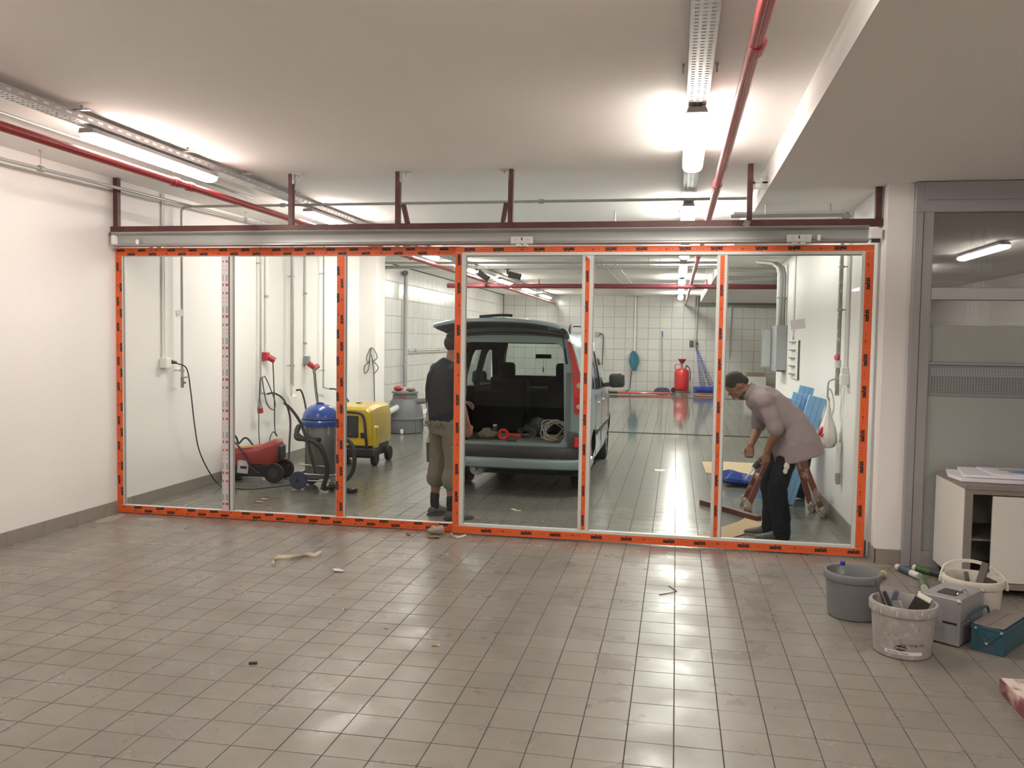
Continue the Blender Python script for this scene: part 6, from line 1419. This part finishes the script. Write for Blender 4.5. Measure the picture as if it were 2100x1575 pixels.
t_ = text_mb('///', 0.03, 0.001); t_.xf(Matrix.Translation((0.0,-0.3465,0.42)) @ Matrix.Rotation(PI/2,4,'X')); t_.build('panel_mark', yel, yw)['kind'] = 'stuff'
MB().box(0.14,0.225,-0.345,-0.325,0.37,0.44).build('side_vent', blackpl, yw, bevel=0.006)
MB().tube(catmull([(-0.27,-0.37,0.20),(-0.27,-0.38,0.62),(-0.22,-0.375,0.70),(0.10,-0.375,0.705),(0.20,-0.38,0.64),(0.23,-0.385,0.40),(0.25,-0.38,0.20)],6),0.018,10).build('roll_bar', blackpl, yw, smooth=True)
MB().box(-0.30,0.33,-0.40,-0.30,0.13,0.24).build('front_bumper', blackpl, yw, bevel=0.02)
MB().obox((0.31,-0.22,0.38),(0.06,0.15,0.30)).build('side_tank', yel, yw, bevel=0.03); MB().ellip((-0.02,0.03,0.80),(0.05,0.04,0.014),10,6).build('filler_cap', blackpl, yw, smooth=True)
for x_, y_ in ((0.31,-0.25),(-0.29,-0.25),(0.31,0.30),(-0.29,0.30)): MB().cyl((x_-0.03,y_,0.10),(x_+0.03,y_,0.10),0.10,n=20).build('wheel', tyre, yw, bevel=0.008)

# grey plastic tank
gt = thing('water_tank', 'round grey ribbed plastic tank with a white elbow pipe in its side', 'tank', (-4.78, 14.85, 0))
tgm = mat('tank_grey', (0.17,0.175,0.18), 0.5, var=0.08, vscale=6)
MB().lathe([(0.29,0.0),(0.315,0.01),(0.325,0.24),(0.345,0.25),(0.345,0.27),(0.325,0.28),(0.315,0.40),(0.285,0.52),(0.235,0.60),(0.21,0.62)], n=40).build('body', tgm, gt, smooth=0.5)
MB().lathe([(0.20,0.60),(0.225,0.62),(0.225,0.67),(0.21,0.68),(0.21,0.70),(0.245,0.705),(0.245,0.735),(0.20,0.74)], n=32).build('neck', tgm, gt, smooth=0.4)
for a in range(8): MB().obox((0.318*math.cos(a*PI/4+0.2),0.318*math.sin(a*PI/4+0.2),0.13),(0.03,0.035,0.24),(0,0,a*PI/4+0.2)).build('rib', tgm, gt, bevel=0.006)
MB().obox((-0.16,-0.20,0.36),(0.22,0.14,0.30),(0,0,0.65)).build('flat_boss', tgm, gt, bevel=0.06, bseg=3)
MB().cyl((-0.05,-0.24,0.47),(-0.14,-0.46,0.40),0.055,n=18).cyl((-0.14,-0.46,0.40),(-0.30,-0.50,0.30),0.055,n=18).ellip((-0.14,-0.46,0.40),(0.055,0.055,0.055),14,10).build('elbow_pipe', mat('pvc_white', (0.62,0.63,0.60), 0.4), gt, smooth=True)
MB().cyl((-0.20,-0.478,0.362),(-0.215,-0.48,0.353),0.064,n=18).build('pipe_collar', mat('pvc_white', (0.62,0.63,0.6), 0.4), gt)
MB().cyl((0.16,-0.06,0.56),(0.42,-0.1,0.585),0.05,n=16).build('side_pipe', tgm, gt, smooth=True)
MB().obox((0.02,-0.22,0.655),(0.14,0.02,0.02)).build('red_label', redpl, gt)
o = crumple('red_cloth', 'red cloth lying on top of the grey tank', 'cloth', (-4.90,14.82,0.741), (0.09,0.08,0.045), redpl, 11, 0.3)
o = crumple('brown_rag', 'brown wet rag beside the red cloth on the grey tank', 'rag', (-4.66,14.80,0.741), (0.10,0.09,0.03), mat('brown_wet', (0.13,0.085,0.055), 0.8, var=0.3, vscale=15), 12, 0.35)
crumple('plastic_bag', 'crumpled white bag on the floor beside the grey tank', 'bag', (-4.33,15.0,0), (0.11,0.12,0.28), mat('bag_grey', (0.42,0.42,0.41), 0.5, var=0.2, vscale=10), 14, 0.4)
crumple('paper_scrap', 'thin white torn strip standing at the foot of the grey tank', 'paper', (-4.70,14.42,0), (0.03,0.02,0.05), paper, 15, 0.5)
# pilaster cable and pipes of the tiled bay
cl_ = thing('hanging_cable', 'black cable looped on a hook of the white pilaster', 'cable', (-4.97, 13.53, 1.52))
MB().tube(catmull([(0,0,0),(-0.05,-0.02,-0.15),(-0.03,-0.02,-0.25),(0.0,-0.02,-0.2),(-0.02,-0.02,-0.35),(-0.08,-0.02,-0.42),(-0.09,-0.02,-0.30),(-0.01,-0.02,-0.22),(0.02,0,0),(0.10,-0.02,-0.06),(0.13,-0.02,-0.16),(0.05,-0.02,-0.22),(0.11,-0.02,-0.25),(0.15,-0.02,-0.33),(0.08,-0.02,-0.42)],5),0.007,6).build('loops', cable, cl_, smooth=True)
MB().tube(catmull([(0.03,-0.02,-0.10),(0.07,-0.02,-0.35),(0.09,-0.02,-0.8),(0.12,-0.06,-1.2),(0.22,-0.2,-1.505)],6),0.008,6).build('tail', cable, cl_, smooth=True); MB().cyl((0.01,0.02,0.005),(0.01,-0.03,0.0),0.006,n=6).build('hook', zinc, cl_)
dp_ = pipe('drain_pipe', 'thick grey vertical pipe with a dark elbow on the tiled wall behind the tank', 'pipe', [(-5.40,16.75,0.70),(-5.40,16.75,3.04)], 0.045, greyplas, 14, [((-5.40,16.75,2.55),(0,0,1)),((-5.40,16.75,1.15),(0,0,1))], zinc, 1.2, 0.02)
MB().cyl((-0.02,-0.05,2.30),(0.03,-0.12,2.30),0.055,n=14).build('elbow_end', mat('dark_cap', (0.06,0.06,0.06), 0.5), dp_, smooth=0.6)
pipe('water_pipe', 'thin horizontal pipe with clamps on the tiled left wall', 'pipe', [(-5.42,17.0,1.44),(-5.42,21.5,1.44)], 0.016, zinc, 8, [((-5.42,17.5,1.44),D),((-5.42,19.3,1.44),D)], None, 2.2, 0.02)
# ------------------------------------------------------------------ far wall of the wash bay
FW = YB-0.012; ZF = zfloor(YB-0.4)
def fx_(x): return (x-1387.4)*0.01476
bx_ = thing('far_socket', 'small grey socket with a black cable low beside the van on the far wall', 'socket', (fx_(1221), FW, 1.86))
MB().box(-0.07,0.07,-0.06,0,0,0.13).build('box', greyplas, bx_, bevel=0.01); MB().tube(catmull([(0.06,-0.05,0.06),(0.17,-0.05,0.05),(0.20,-0.05,-0.2),(0.18,-0.05,-0.8),(0.15,-0.05,-1.5)],5),0.014,6).build('cable', cable, bx_, smooth=True)
c = MB(); P_ = []
for i in range(13):
    z = -0.62*i/12; w_ = 0.05+0.10*math.sin(min(1,i/4)*PI/2)*(1-max(0,(i-7))/6.5); P_.append([(w_*0.85*math.cos(2*PI*j/16)*(1+0.25*math.sin(3*j+i*0.3)) + 0.05*i/12, -0.06+0.055*math.sin(2*PI*j/16)*(1+0.4*math.sin(4*j)), z) for j in range(16)])
o = c.rings(P_).build('hanging_cloth', mat('teal_cloth', (0.035,0.15,0.20), 0.85, var=0.35, vscale=6), smooth=True); o.location = (fx_(1299), FW-0.07, 1.41); tag(o, 'teal cloth hung on a hose hook of the far wall', 'cloth')
hose('far_hose', 'thin dark hose from the teal cloth looping along the far floor', 'hose', [(fx_(1295),FW-0.08,0.78),(fx_(1294),FW-0.08,0.5),(fx_(1292),FW-0.1,ZF+0.05),(fx_(1286),FW-0.6,ZF+0.02),(fx_(1300),FW-0.9,ZF),(fx_(1350),FW-0.7,ZF+0.01)], 0.014, rubber)
br = thing('broom', 'long-handled broom leaning on the far wall left of the red tank', 'broom', (fx_(1362), FW-0.30, ZF))
MB().cyl((0,0,0.10),(-0.06,0.26,1.85),0.014,n=8).build('handle', mat('broom_grey', (0.30,0.30,0.28), 0.5), br, smooth=True); MB().cyl((-0.053,0.24,1.68),(-0.06,0.26,1.87),0.018,n=8).build('grip', mat('broom_blue', (0.04,0.06,0.25), 0.5), br)
MB().rings([[(-0.28,-0.06,0.0),(0.24,-0.06,0.0),(0.24,0.06,0.0),(-0.28,0.06,0.0)],[(-0.24,-0.05,0.08),(0.20,-0.05,0.08),(0.20,0.05,0.08),(-0.24,0.05,0.08)],[(-0.14,-0.04,0.13),(0.12,-0.04,0.13),(0.12,0.04,0.13),(-0.14,0.04,0.13)]]).build('head', mat('squeegee_navy', (0.03,0.035,0.06), 0.6), br)
# red foam tank
rt_ = thing('foam_tank', 'bright red foam sprayer tank with red funnel against the far wall', 'foam sprayer', (fx_(1400), FW-0.5, ZF))
trd = mat('tank_red', (0.50,0.012,0.018), 0.3, coat=0.5, var=0.08)
MB().lathe([(0.06,0.06),(0.17,0.07),(0.215,0.11),(0.22,0.15),(0.22,0.62),(0.205,0.68),(0.15,0.73),(0.06,0.745)], n=32).build('tank', trd, rt_, smooth=0.7)
MB().lathe([(0.03,0.88),(0.05,0.90),(0.125,1.02),(0.13,1.03),(0.115,1.03),(0.04,0.92)], n=24).build('funnel', mat('funnel_red', (0.35,0.03,0.02), 0.4), rt_, smooth=0.5); MB().cyl((0,0,0.73),(0,0,0.90),0.028,n=12).build('valve', zinc, rt_)
MB().tube(catmull([(-0.19,-0.03,0.66),(-0.20,-0.03,0.83),(-0.15,-0.03,0.86),(-0.02,-0.03,0.85),(0.0,-0.03,0.74)],5),0.014,8).build('carry_handle', trd, rt_, smooth=True)
MB().tube(catmull([(0.10,-0.05,0.73),(0.13,-0.05,0.80),(0.20,-0.06,0.78),(0.25,-0.06,0.62),(0.25,-0.06,0.36)],5),0.016,8).build('outlet_hose', rubber, rt_, smooth=True); MB().ellip((0.15,-0.05,0.82),(0.03,0.03,0.03),10,8).build('gauge', blackpl, rt_)
for s_ in (-1,1): MB().cyl((-0.24,s_*0.12-0.025,0.075),(-0.24,s_*0.12+0.025,0.075),0.075,n=16).build('wheel', tyre, rt_)
MB().box(0.08,0.14,-0.12,0.12,0.0,0.10).build('foot', trd, rt_)
# coiled blue air hoses
def helix(p0, p1, r0, r1, turns, sag=0.0):
    p0, p1 = Vector(p0), Vector(p1); d = (p1-p0).normalized(); u = d.orthogonal().normalized(); w_ = d.cross(u); pts = []; n = int(turns*10)
    for i in range(n+1):
        t_ = i/n; a = 2*PI*turns*t_; r = r0+(r1-r0)*min(1,t_*1.3); c_ = p0.lerp(p1,t_) + Vector((0,0,-sag*math.sin(PI*t_)))
        pts.append(c_ + u*r*math.cos(a) + w_*r*math.sin(a))
    return pts
bl = mat('hose_blue', (0.035,0.065,0.36), 0.4)
for p1_, lb in (((fx_(1444),FW-0.45,ZF+0.12), 'coiled blue air hose hanging straight down the far wall'), ((fx_(1464),FW-0.50,ZF+0.12), 'coiled blue air hose slanting away from the wall valve')):
    o = MB().tube(helix((fx_(1428.5),FW-0.08,1.58), p1_, 0.015, 0.075, 20), 0.008, 6).build('air_hose', bl, smooth=True); tag(o, lb, 'hose')
o = MB().tube(helix((fx_(1464),FW-0.55,ZF+0.115), (fx_(1425),FW-0.75,ZF+0.115), 0.09, 0.09, 20), 0.012, 6).build('air_hose', bl, smooth=True); tag(o, 'coiled blue air hose heaped along the floor beside the red tank', 'hose')
vl = thing('air_valve', 'brass air valve at the pipe end above the blue hoses', 'valve', (0.60, FW-0.06, 1.62)); MB().cyl((0,0,-0.06),(0,0,0.17),0.032,n=10).build('body', mat('brass_dull', (0.3,0.26,0.2), 0.4, 0.7), vl); MB().obox((0.03,-0.03,0.05),(0.06,0.05,0.07)).build('regulator', blackpl, vl, bevel=0.01)
o = MB().box(-0.06,0.06,-0.05,0,-0.10,0.10).build('push_switch', mat('switch_dark', (0.07,0.065,0.055), 0.5), bevel=0.02); o.location = (fx_(1418.5),FW,1.665); tag(o, 'small dark switch box on the far wall tiles', 'switch')
# poles on the far floor
sq = thing('squeegee_pole', 'red squeegee pole lying on the wet floor before the far wall', 'pole', (fx_(1325), YB-1.6, ZF-0.01)); MB().cyl((-0.75,0,0.03),(0.85,0.25,0.03),0.028,n=8).build('pole', trd, sq, smooth=True); MB().cyl((-1.65,-0.1,0.035),(-0.75,0,0.03),0.035,n=8).build('grip', black, sq)
o = MB().obox((0,0,0.02),(0.75,0.25,0.03)).build('orange_board', mat('orange_board', (0.62,0.15,0.05), 0.5), bevel=0.005); o.location = (fx_(1452), YB-1.5, zfloor(YB-1.5)); tag(o, 'flat orange board on the wet floor by the blue hoses', 'board')
cr_ = thing('plastic_crate', 'low yellow-green crate on the far floor behind the bending worker', 'crate', (2.45, 22.0, zfloor(22))); MB().box(-0.5,0.45,-0.2,0.2,0,0.03).box(-0.5,-0.46,-0.2,0.2,0.03,0.2).box(0.41,0.45,-0.2,0.2,0.03,0.2).box(-0.46,0.41,-0.2,-0.17,0.03,0.2).box(-0.46,0.41,0.17,0.2,0.03,0.2).build('tub', mat('lime_plastic', (0.42,0.50,0.16), 0.5), cr_)
cbx = thing('white_box', 'white box with a brown tray on it against the far wall', 'box', (2.35, YB-0.5, ZF)); MB().box(-0.3,0.3,-0.25,0.25,0,0.55).build('body', whitepl, cbx, bevel=0.01); MB().box(-0.26,0.24,-0.2,0.2,0.552,0.66).build('tray', mat('brown_tray', (0.30,0.22,0.15), 0.6), cbx, bevel=0.01)

# ------------------------------------------------------------------ right wall beyond the partition
ec = thing('electric_cabinet', 'grey electrical cabinet with its door ajar at the end of the white wall', 'cabinet', (XR, 13.0, 1.30))
MB().box(-0.15,0.0,-0.28,0.30,0.0,0.66).build('box', mat('cabinet_grey', (0.34,0.36,0.37), 0.4, 0.1), ec, bevel=0.008)
MB().box(-0.30,-0.155,0.27,0.29,0.03,0.63).build('open_door', mat('cabinet_grey', (0.34,0.36,0.37), 0.4, 0.1), ec, bevel=0.005)
MB().box(-0.285,-0.17,0.262,0.27,0.06,0.60).build('door_panel', mat('door_inset', (0.48,0.49,0.48), 0.4), ec)
MB().box(-0.13,-0.02,-0.282,-0.280,-0.0,0.02).build('cable_entry', blackpl, ec)
for i, (dx, r_, m_) in enumerate(((-0.135,0.020,whitepl),(-0.10,0.030,zinc),(-0.045,0.034,galv))):
    pipe('riser_pipe', ('thin white riser pipe above the electrical cabinet','middle zinc riser pipe above the electrical cabinet','thick bright riser pipe above the electrical cabinet')[i], 'pipe', [(XR+dx,12.80+.075*i,1.965),(XR+dx,12.80+.075*i,2.70),(XR+dx-0.02,12.80+.075*i,2.78),(XR+dx-0.10,12.80+.075*i,2.84),(XR+dx-0.32,12.80+.075*i,2.86)], r_, m_, 12, [((XR+dx,12.80+.075*i,2.35),(0,0,1))], zinc, 1.25, 0.015)
# letter rack
fr = thing('file_rack', 'tall white wall rack with five paper clips beside the grey cabinet', 'rack', (XR, 11.78, 1.24))
MB().box(-0.022,0.0,-0.36,0.36,0.0,0.52).build('case', whitepl, fr, bevel=0.006)
MB().box(-0.024,0.001,-0.366,-0.36,0.0,0.50).build('side_edge', mat('rack_edge', (0.12,0.11,0.10), 0.5), fr)
for k in range(5): MB().obox((-0.03,0.08,0.06+0.105*k),(0.035,0.40,0.014),(0,0,0.06)).build('clip_bar', mat('clip_dark', (0.16,0.15,0.14), 0.5), fr)
MB().tube(catmull([(-0.03,0.0,0.52),(-0.03,0.06,0.56),(-0.03,0.12,0.52)],5),0.008,6).build('hanger', zinc, fr)
pipe('conduit', 'thin white conduit on the wall above the white rack', 'pipe', [(XR-0.014,12.0,1.80),(XR-0.014,12.0,2.90)], 0.012, whitepl, 8, [((XR-0.014,12.0,2.2),(0,0,1))], None, 1.6, 0.015)
# galvanised drop with tap, socket and bag
gd = mat('mottled_zinc', (0.33,0.32,0.31), 0.45, 0.5, stain=(0.62,0.61,0.58), sscale=30, samt=0.9)
t = drop_r = thing('drop_pipe', 'mottled galvanised drop pipe with a red valve wheel on the right wall', 'pipe', (XR-0.055, 8.47, 1.22))
MB().cyl((0,0,0),(0,0,2.90-1.22),0.020,n=12).build('tube', gd, t, smooth=True)
for zc in (1.2, 0.8): MB().cyl((0.055,0,zc),(0,0,zc),0.006,n=6).cyl((0,0,zc-0.012),(0,0,zc+0.012),0.028,n=10).build('wall_clamp', zinc, t)
MB().cyl((-0.005,-0.04,0.355),(-0.03,-0.055,0.36),0.030,n=7).build('valve_wheel', mat('valve_pink', (0.55,0.03,0.06), 0.4), t, bevel=0.006); MB().cyl((0,0,0.26),(0,0,0.33),0.03,n=10).build('valve_body', whitepl, t)
MB().tube(catmull([(0,0,0.16),(-0.06,0.01,0.14),(-0.08,0.01,0.10),(-0.078,0.01,-0.02),(-0.06,0.01,-0.05)],5),0.008,8).build('tap_lever', zinc, t, smooth=True)
pipe('conduit', 'pair of slim white conduits feeding the socket beside the bag', 'pipe', [(XR-0.014,8.28,1.42),(XR-0.014,8.28,2.90)], 0.012, whitepl, 8)
ss = thing('wall_socket', 'white double socket box beside the mottled drop pipe', 'socket', (XR, 8.25, 1.33)); MB().box(-0.07,0,-0.06,0.06,0,0.10).build('box', whitepl, ss, bevel=0.008); MB().box(-0.06,0,-0.02,0.06,0.10,0.16).build('adapter', whitepl, ss, bevel=0.006)
MB().tube(catmull([(-0.05,0.03,0.0),(-0.055,0.05,-0.06),(-0.05,0.02,-0.14),(-0.05,0.06,-0.26),(-0.05,0.03,-0.34)],5),0.006,6).build('lead', whitepl, ss, smooth=True)
# carrier bag
bgm = mat('bag_plastic', (0.70,0.67,0.64), 0.35, var=0.06, vscale=12, bump=0.5, bscale=18)
bg = thing('carrier_bag', 'white carrier bag with red print hanging from the tap', 'bag', (XR-0.115, 8.53, 0.72))
rs = []
for i, (z, rx, ry) in enumerate(((0.0,0.03,0.05),(0.012,0.06,0.10),(0.06,0.078,0.125),(0.12,0.082,0.13),(0.19,0.07,0.10),(0.27,0.045,0.062),(0.34,0.026,0.036),(0.42,0.012,0.018),(0.48,0.006,0.008))):
    rs.append([(rx*math.cos(2*PI*j/24)*(1+0.10*math.sin(j*1.9+i)), ry*math.sin(2*PI*j/24)*(1+0.10*math.sin(j*2.7+i*1.3)), z) for j in range(24)])
MB().rings(rs).build('sack', bgm, bg, smooth=0.9)
MB().tube(catmull([(0.02,-0.02,0.28),(0.04,-0.04,0.38),(0.03,-0.02,0.50),(0.0,0.0,0.56),(-0.02,0.01,0.48)],5),0.008,6).build('handle_loop', bgm, bg, smooth=True)
MB().ellip((-0.085,0.07,0.05),(0.02,0.10,0.022),10,6,(0.3,0,0.6)).build('knotted_corner', bgm, bg, smooth=True)
MB().ellip((-0.072,-0.055,0.165),(0.016,0.024,0.045),10,8,(0,0.3,0)).build('red_print', mat('bag_red', (0.60,0.03,0.03), 0.4), bg); MB().ellip((-0.06,-0.085,0.125),(0.016,0.016,0.02),10,8).build('red_print', mat('bag_red', (0.6,0.03,0.03), 0.4), bg); MB().ellip((-0.078,-0.03,0.125),(0.012,0.025,0.014),10,8).build('blue_print', mat('bag_blue', (0.10,0.10,0.30), 0.4), bg)
pipe('waste_pipe', 'short white waste pipe end low on the right wall under the bag', 'pipe', [(XR-0.035,8.40,0.50),(XR-0.035,8.40,0.78)], 0.022, whitepl, 12)
o = MB().prism([(-0.03,0.0),(0.03,0.03),(0.03,0.10),(-0.03,0.10)], -0.02, 0.02, lambda u,v,h_: (h_,u,v)).build('pipe_offcut', mat('dull_grey', (0.30,0.29,0.28), 0.6), bevel=0.004); o.location = (XR-0.035,8.40,0.395); tag(o, 'cut grey pipe mouth at the end of the white waste pipe', 'pipe')

# blue foam boards leaning on the wall
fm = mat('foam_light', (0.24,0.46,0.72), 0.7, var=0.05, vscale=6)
fmd = mat('foam_stack_shade', (0.03,0.06,0.12), 0.8)  # navy panel colour stands in for shade between foam stack and wall
for i, (yb, xb, zt, sl, hw_, lb) in enumerate(((9.80,1.30,1.10,0.13,0.12,'dark navy panel standing in for the shade behind the leaning blue foam boards'),(9.70,1.12,1.24,0.22,0.075,'pale blue foam board leaning deepest in the stack'),(9.60,1.02,1.17,0.245,0.07,'pale blue foam board second deepest in the leaning stack'),(9.50,0.93,1.11,0.265,0.075,'narrow pale blue foam board in the middle of the leaning stack'),(9.38,1.16,1.15,0.255,0.085,'front pale blue foam board of the leaning stack'))):
    t = thing('foam_board', lb, 'foam board', (xb, yb, 0)); L = (zt)/math.cos(sl)
    M_ = Euler((0,sl,0)).to_matrix().to_4x4()
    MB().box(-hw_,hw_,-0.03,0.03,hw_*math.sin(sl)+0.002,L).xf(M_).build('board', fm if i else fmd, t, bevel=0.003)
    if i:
        for q in (-0.25,0.45): MB().box(hw_*q-0.003,hw_*q+0.003,-0.0315,-0.029,0.04,L-0.005).xf(M_).build('groove_shade', mat('foam_shadow', (0.15,0.30,0.52), 0.8), t)  # darker blue strips paint groove shade on the board face
        MB().box(hw_-0.001,hw_+0.0015,-0.028,0.028,0.04,L-0.004).xf(M_).build('shaded_edge', mat('foam_edge_shade', (0.18,0.34,0.62), 0.8), t)  # darker blue paints the board edge as shaded
# trestle
wood = mat('red_brown_wood', (0.17,0.055,0.04), 0.6, var=0.3, vscale=12, stain=(0.55,0.48,0.40), sscale=11, samt=0.55)
rag = mat('plaster_rag', (0.34,0.30,0.24), 0.85, var=0.2, vscale=20)
tr2 = thing('wooden_trestle', 'paint-splashed red-brown wooden trestle with rag-wrapped feet behind the worker', 'trestle', (1.09, 9.0, 0))
def leg(p0, p1): 
    p0, p1 = Vector(p0), Vector(p1); d = (p1-p0).normalized(); u = Vector((0,1,0)); u = (u-d*u.dot(d)).normalized(); w_ = d.cross(u); q = []
    for p in (p0,p1):
        for a, b_ in ((-1,-1),(1,-1),(1,1),(-1,1)): q.append(p + u*a*0.02 + w_*b_*0.028)
    return MB().add(q, [(3,2,1,0),(4,5,6,7),(0,1,5,4),(1,2,6,5),(2,3,7,6),(3,0,4,7)])
LEG = [((-0.37,0.22,0.0),(0.0,0.17,0.94)),((-0.36,-0.12,0.0),(0.0,-0.10,0.94)),((0.31,0.03,0.0),(0.02,0.12,0.94)),((0.38,-0.24,0.0),(0.02,-0.12,0.94))]
for a, b_ in LEG:
    l_ = leg(a,b_).build('leg', wood, tr2, bevel=0.003)
    c_ = Vector(a).lerp(Vector(b_),0.06); cm_ = MB().ellip(c_, (0.040,0.038,0.062), 14, 10)
    cm_.v = [(x+0.018*noise.noise(Vector((x,y,z))*30), y+0.018*noise.noise(Vector((y,z,x))*30), max(0.0,z)) for x,y,z in cm_.v]; cm_.build('foot_rag', rag, l_, smooth=True)
for i, t_ in ((0,0.35),(0,0.65),(2,0.4)):
    a = Vector(LEG[i][0]).lerp(Vector(LEG[i][1]),t_); b_ = Vector(LEG[i+1][0]).lerp(Vector(LEG[i+1][1]),t_); leg(a,b_).build('rung', wood, tr2, bevel=0.002)
MB().box(-0.04,0.06,-0.16,0.20,0.92,0.955).build('top_board', wood, tr2, bevel=0.004)
# things on the floor around the worker
card = mat('cardboard', (0.46,0.35,0.22), 0.85, var=0.08, vscale=7)
def flat(name, label, cat, pts, z, m, th=0.004, wav=0.006):
    cxm = sum(p[0] for p in pts)/len(pts); cym = sum(p[1] for p in pts)/len(pts)
    mb = MB(); mb.prism([(u-cxm,v-cym) for u,v in pts], 0, th, lambda u,v,h_: (u,v,h_+wav*(1+math.sin(u*9+v*7))*0.5)); o = mb.build(name, m); o.location = (cxm,cym,z); tag(o,label,cat); return o
flat('cardboard_sheet', 'flat beige cardboard sheet on the floor behind the blue plastic', 'cardboard', [(0.42,11.4),(0.95,11.15),(1.22,11.65),(1.18,12.5),(0.75,12.55),(0.40,12.45)], 0.001, card)
flat('cardboard_sheet', 'torn brown cardboard sheet on the floor before the bending worker shoes', 'cardboard', [(0.22,7.62),(0.52,7.62),(0.70,7.90),(0.86,8.2),(0.92,8.50),(0.70,8.55),(0.62,8.32),(0.42,8.0)], 0.001, mat('cardboard_tan', (0.40,0.29,0.17), 0.85, var=0.08))
bp2 = crumple('plastic_sheet', 'crumpled dark blue plastic sheet on the cardboard edge', 'plastic sheet', (0.80,10.55,0), (0.30,0.22,0.075), mat('blue_plastic', (0.010,0.035,0.22), 0.25, var=0.2, vscale=10), 21, 0.45)
pf = thing('steel_profile', 'short red-brown steel profile lying on the floor before the worker', 'steel profile', (0.56, 8.79, 0), math.atan2(8.42-9.16, 0.82-0.303)); MB().box(-0.45,0.45,-0.03,0.03,0.0,0.052).build('profile', redox, pf, bevel=0.003); MB().box(-0.452,-0.4495,-0.022,0.022,0.007,0.045).build('end_shade', mat('hollow_shade', (0.03,0.012,0.012), 0.8), pf)  # dark end plate paints the shade inside the profile
o = MB().obox((0,0,0.003),(0.14,0.16,0.006)).build('paper_sheet', paper); o.location = (-0.17,11.45,0.0); o.rotation_euler = (0,0,0.1); tag(o, 'small white square of paper alone on the tiles behind the door', 'paper')
for i, (x, y) in enumerate(((-4.15,8.20),(-4.12,8.05),(-1.55,8.35),(-1.50,8.3))):
    crumple('floor_scrap', 'small pale scrap lying on the floor just behind the glass', 'debris', (x,y,0), (0.035,0.02,0.006), mat('plaster_chip', (0.55,0.5,0.43), 0.8), 30+i, 0.6, 'scraps behind the glass')
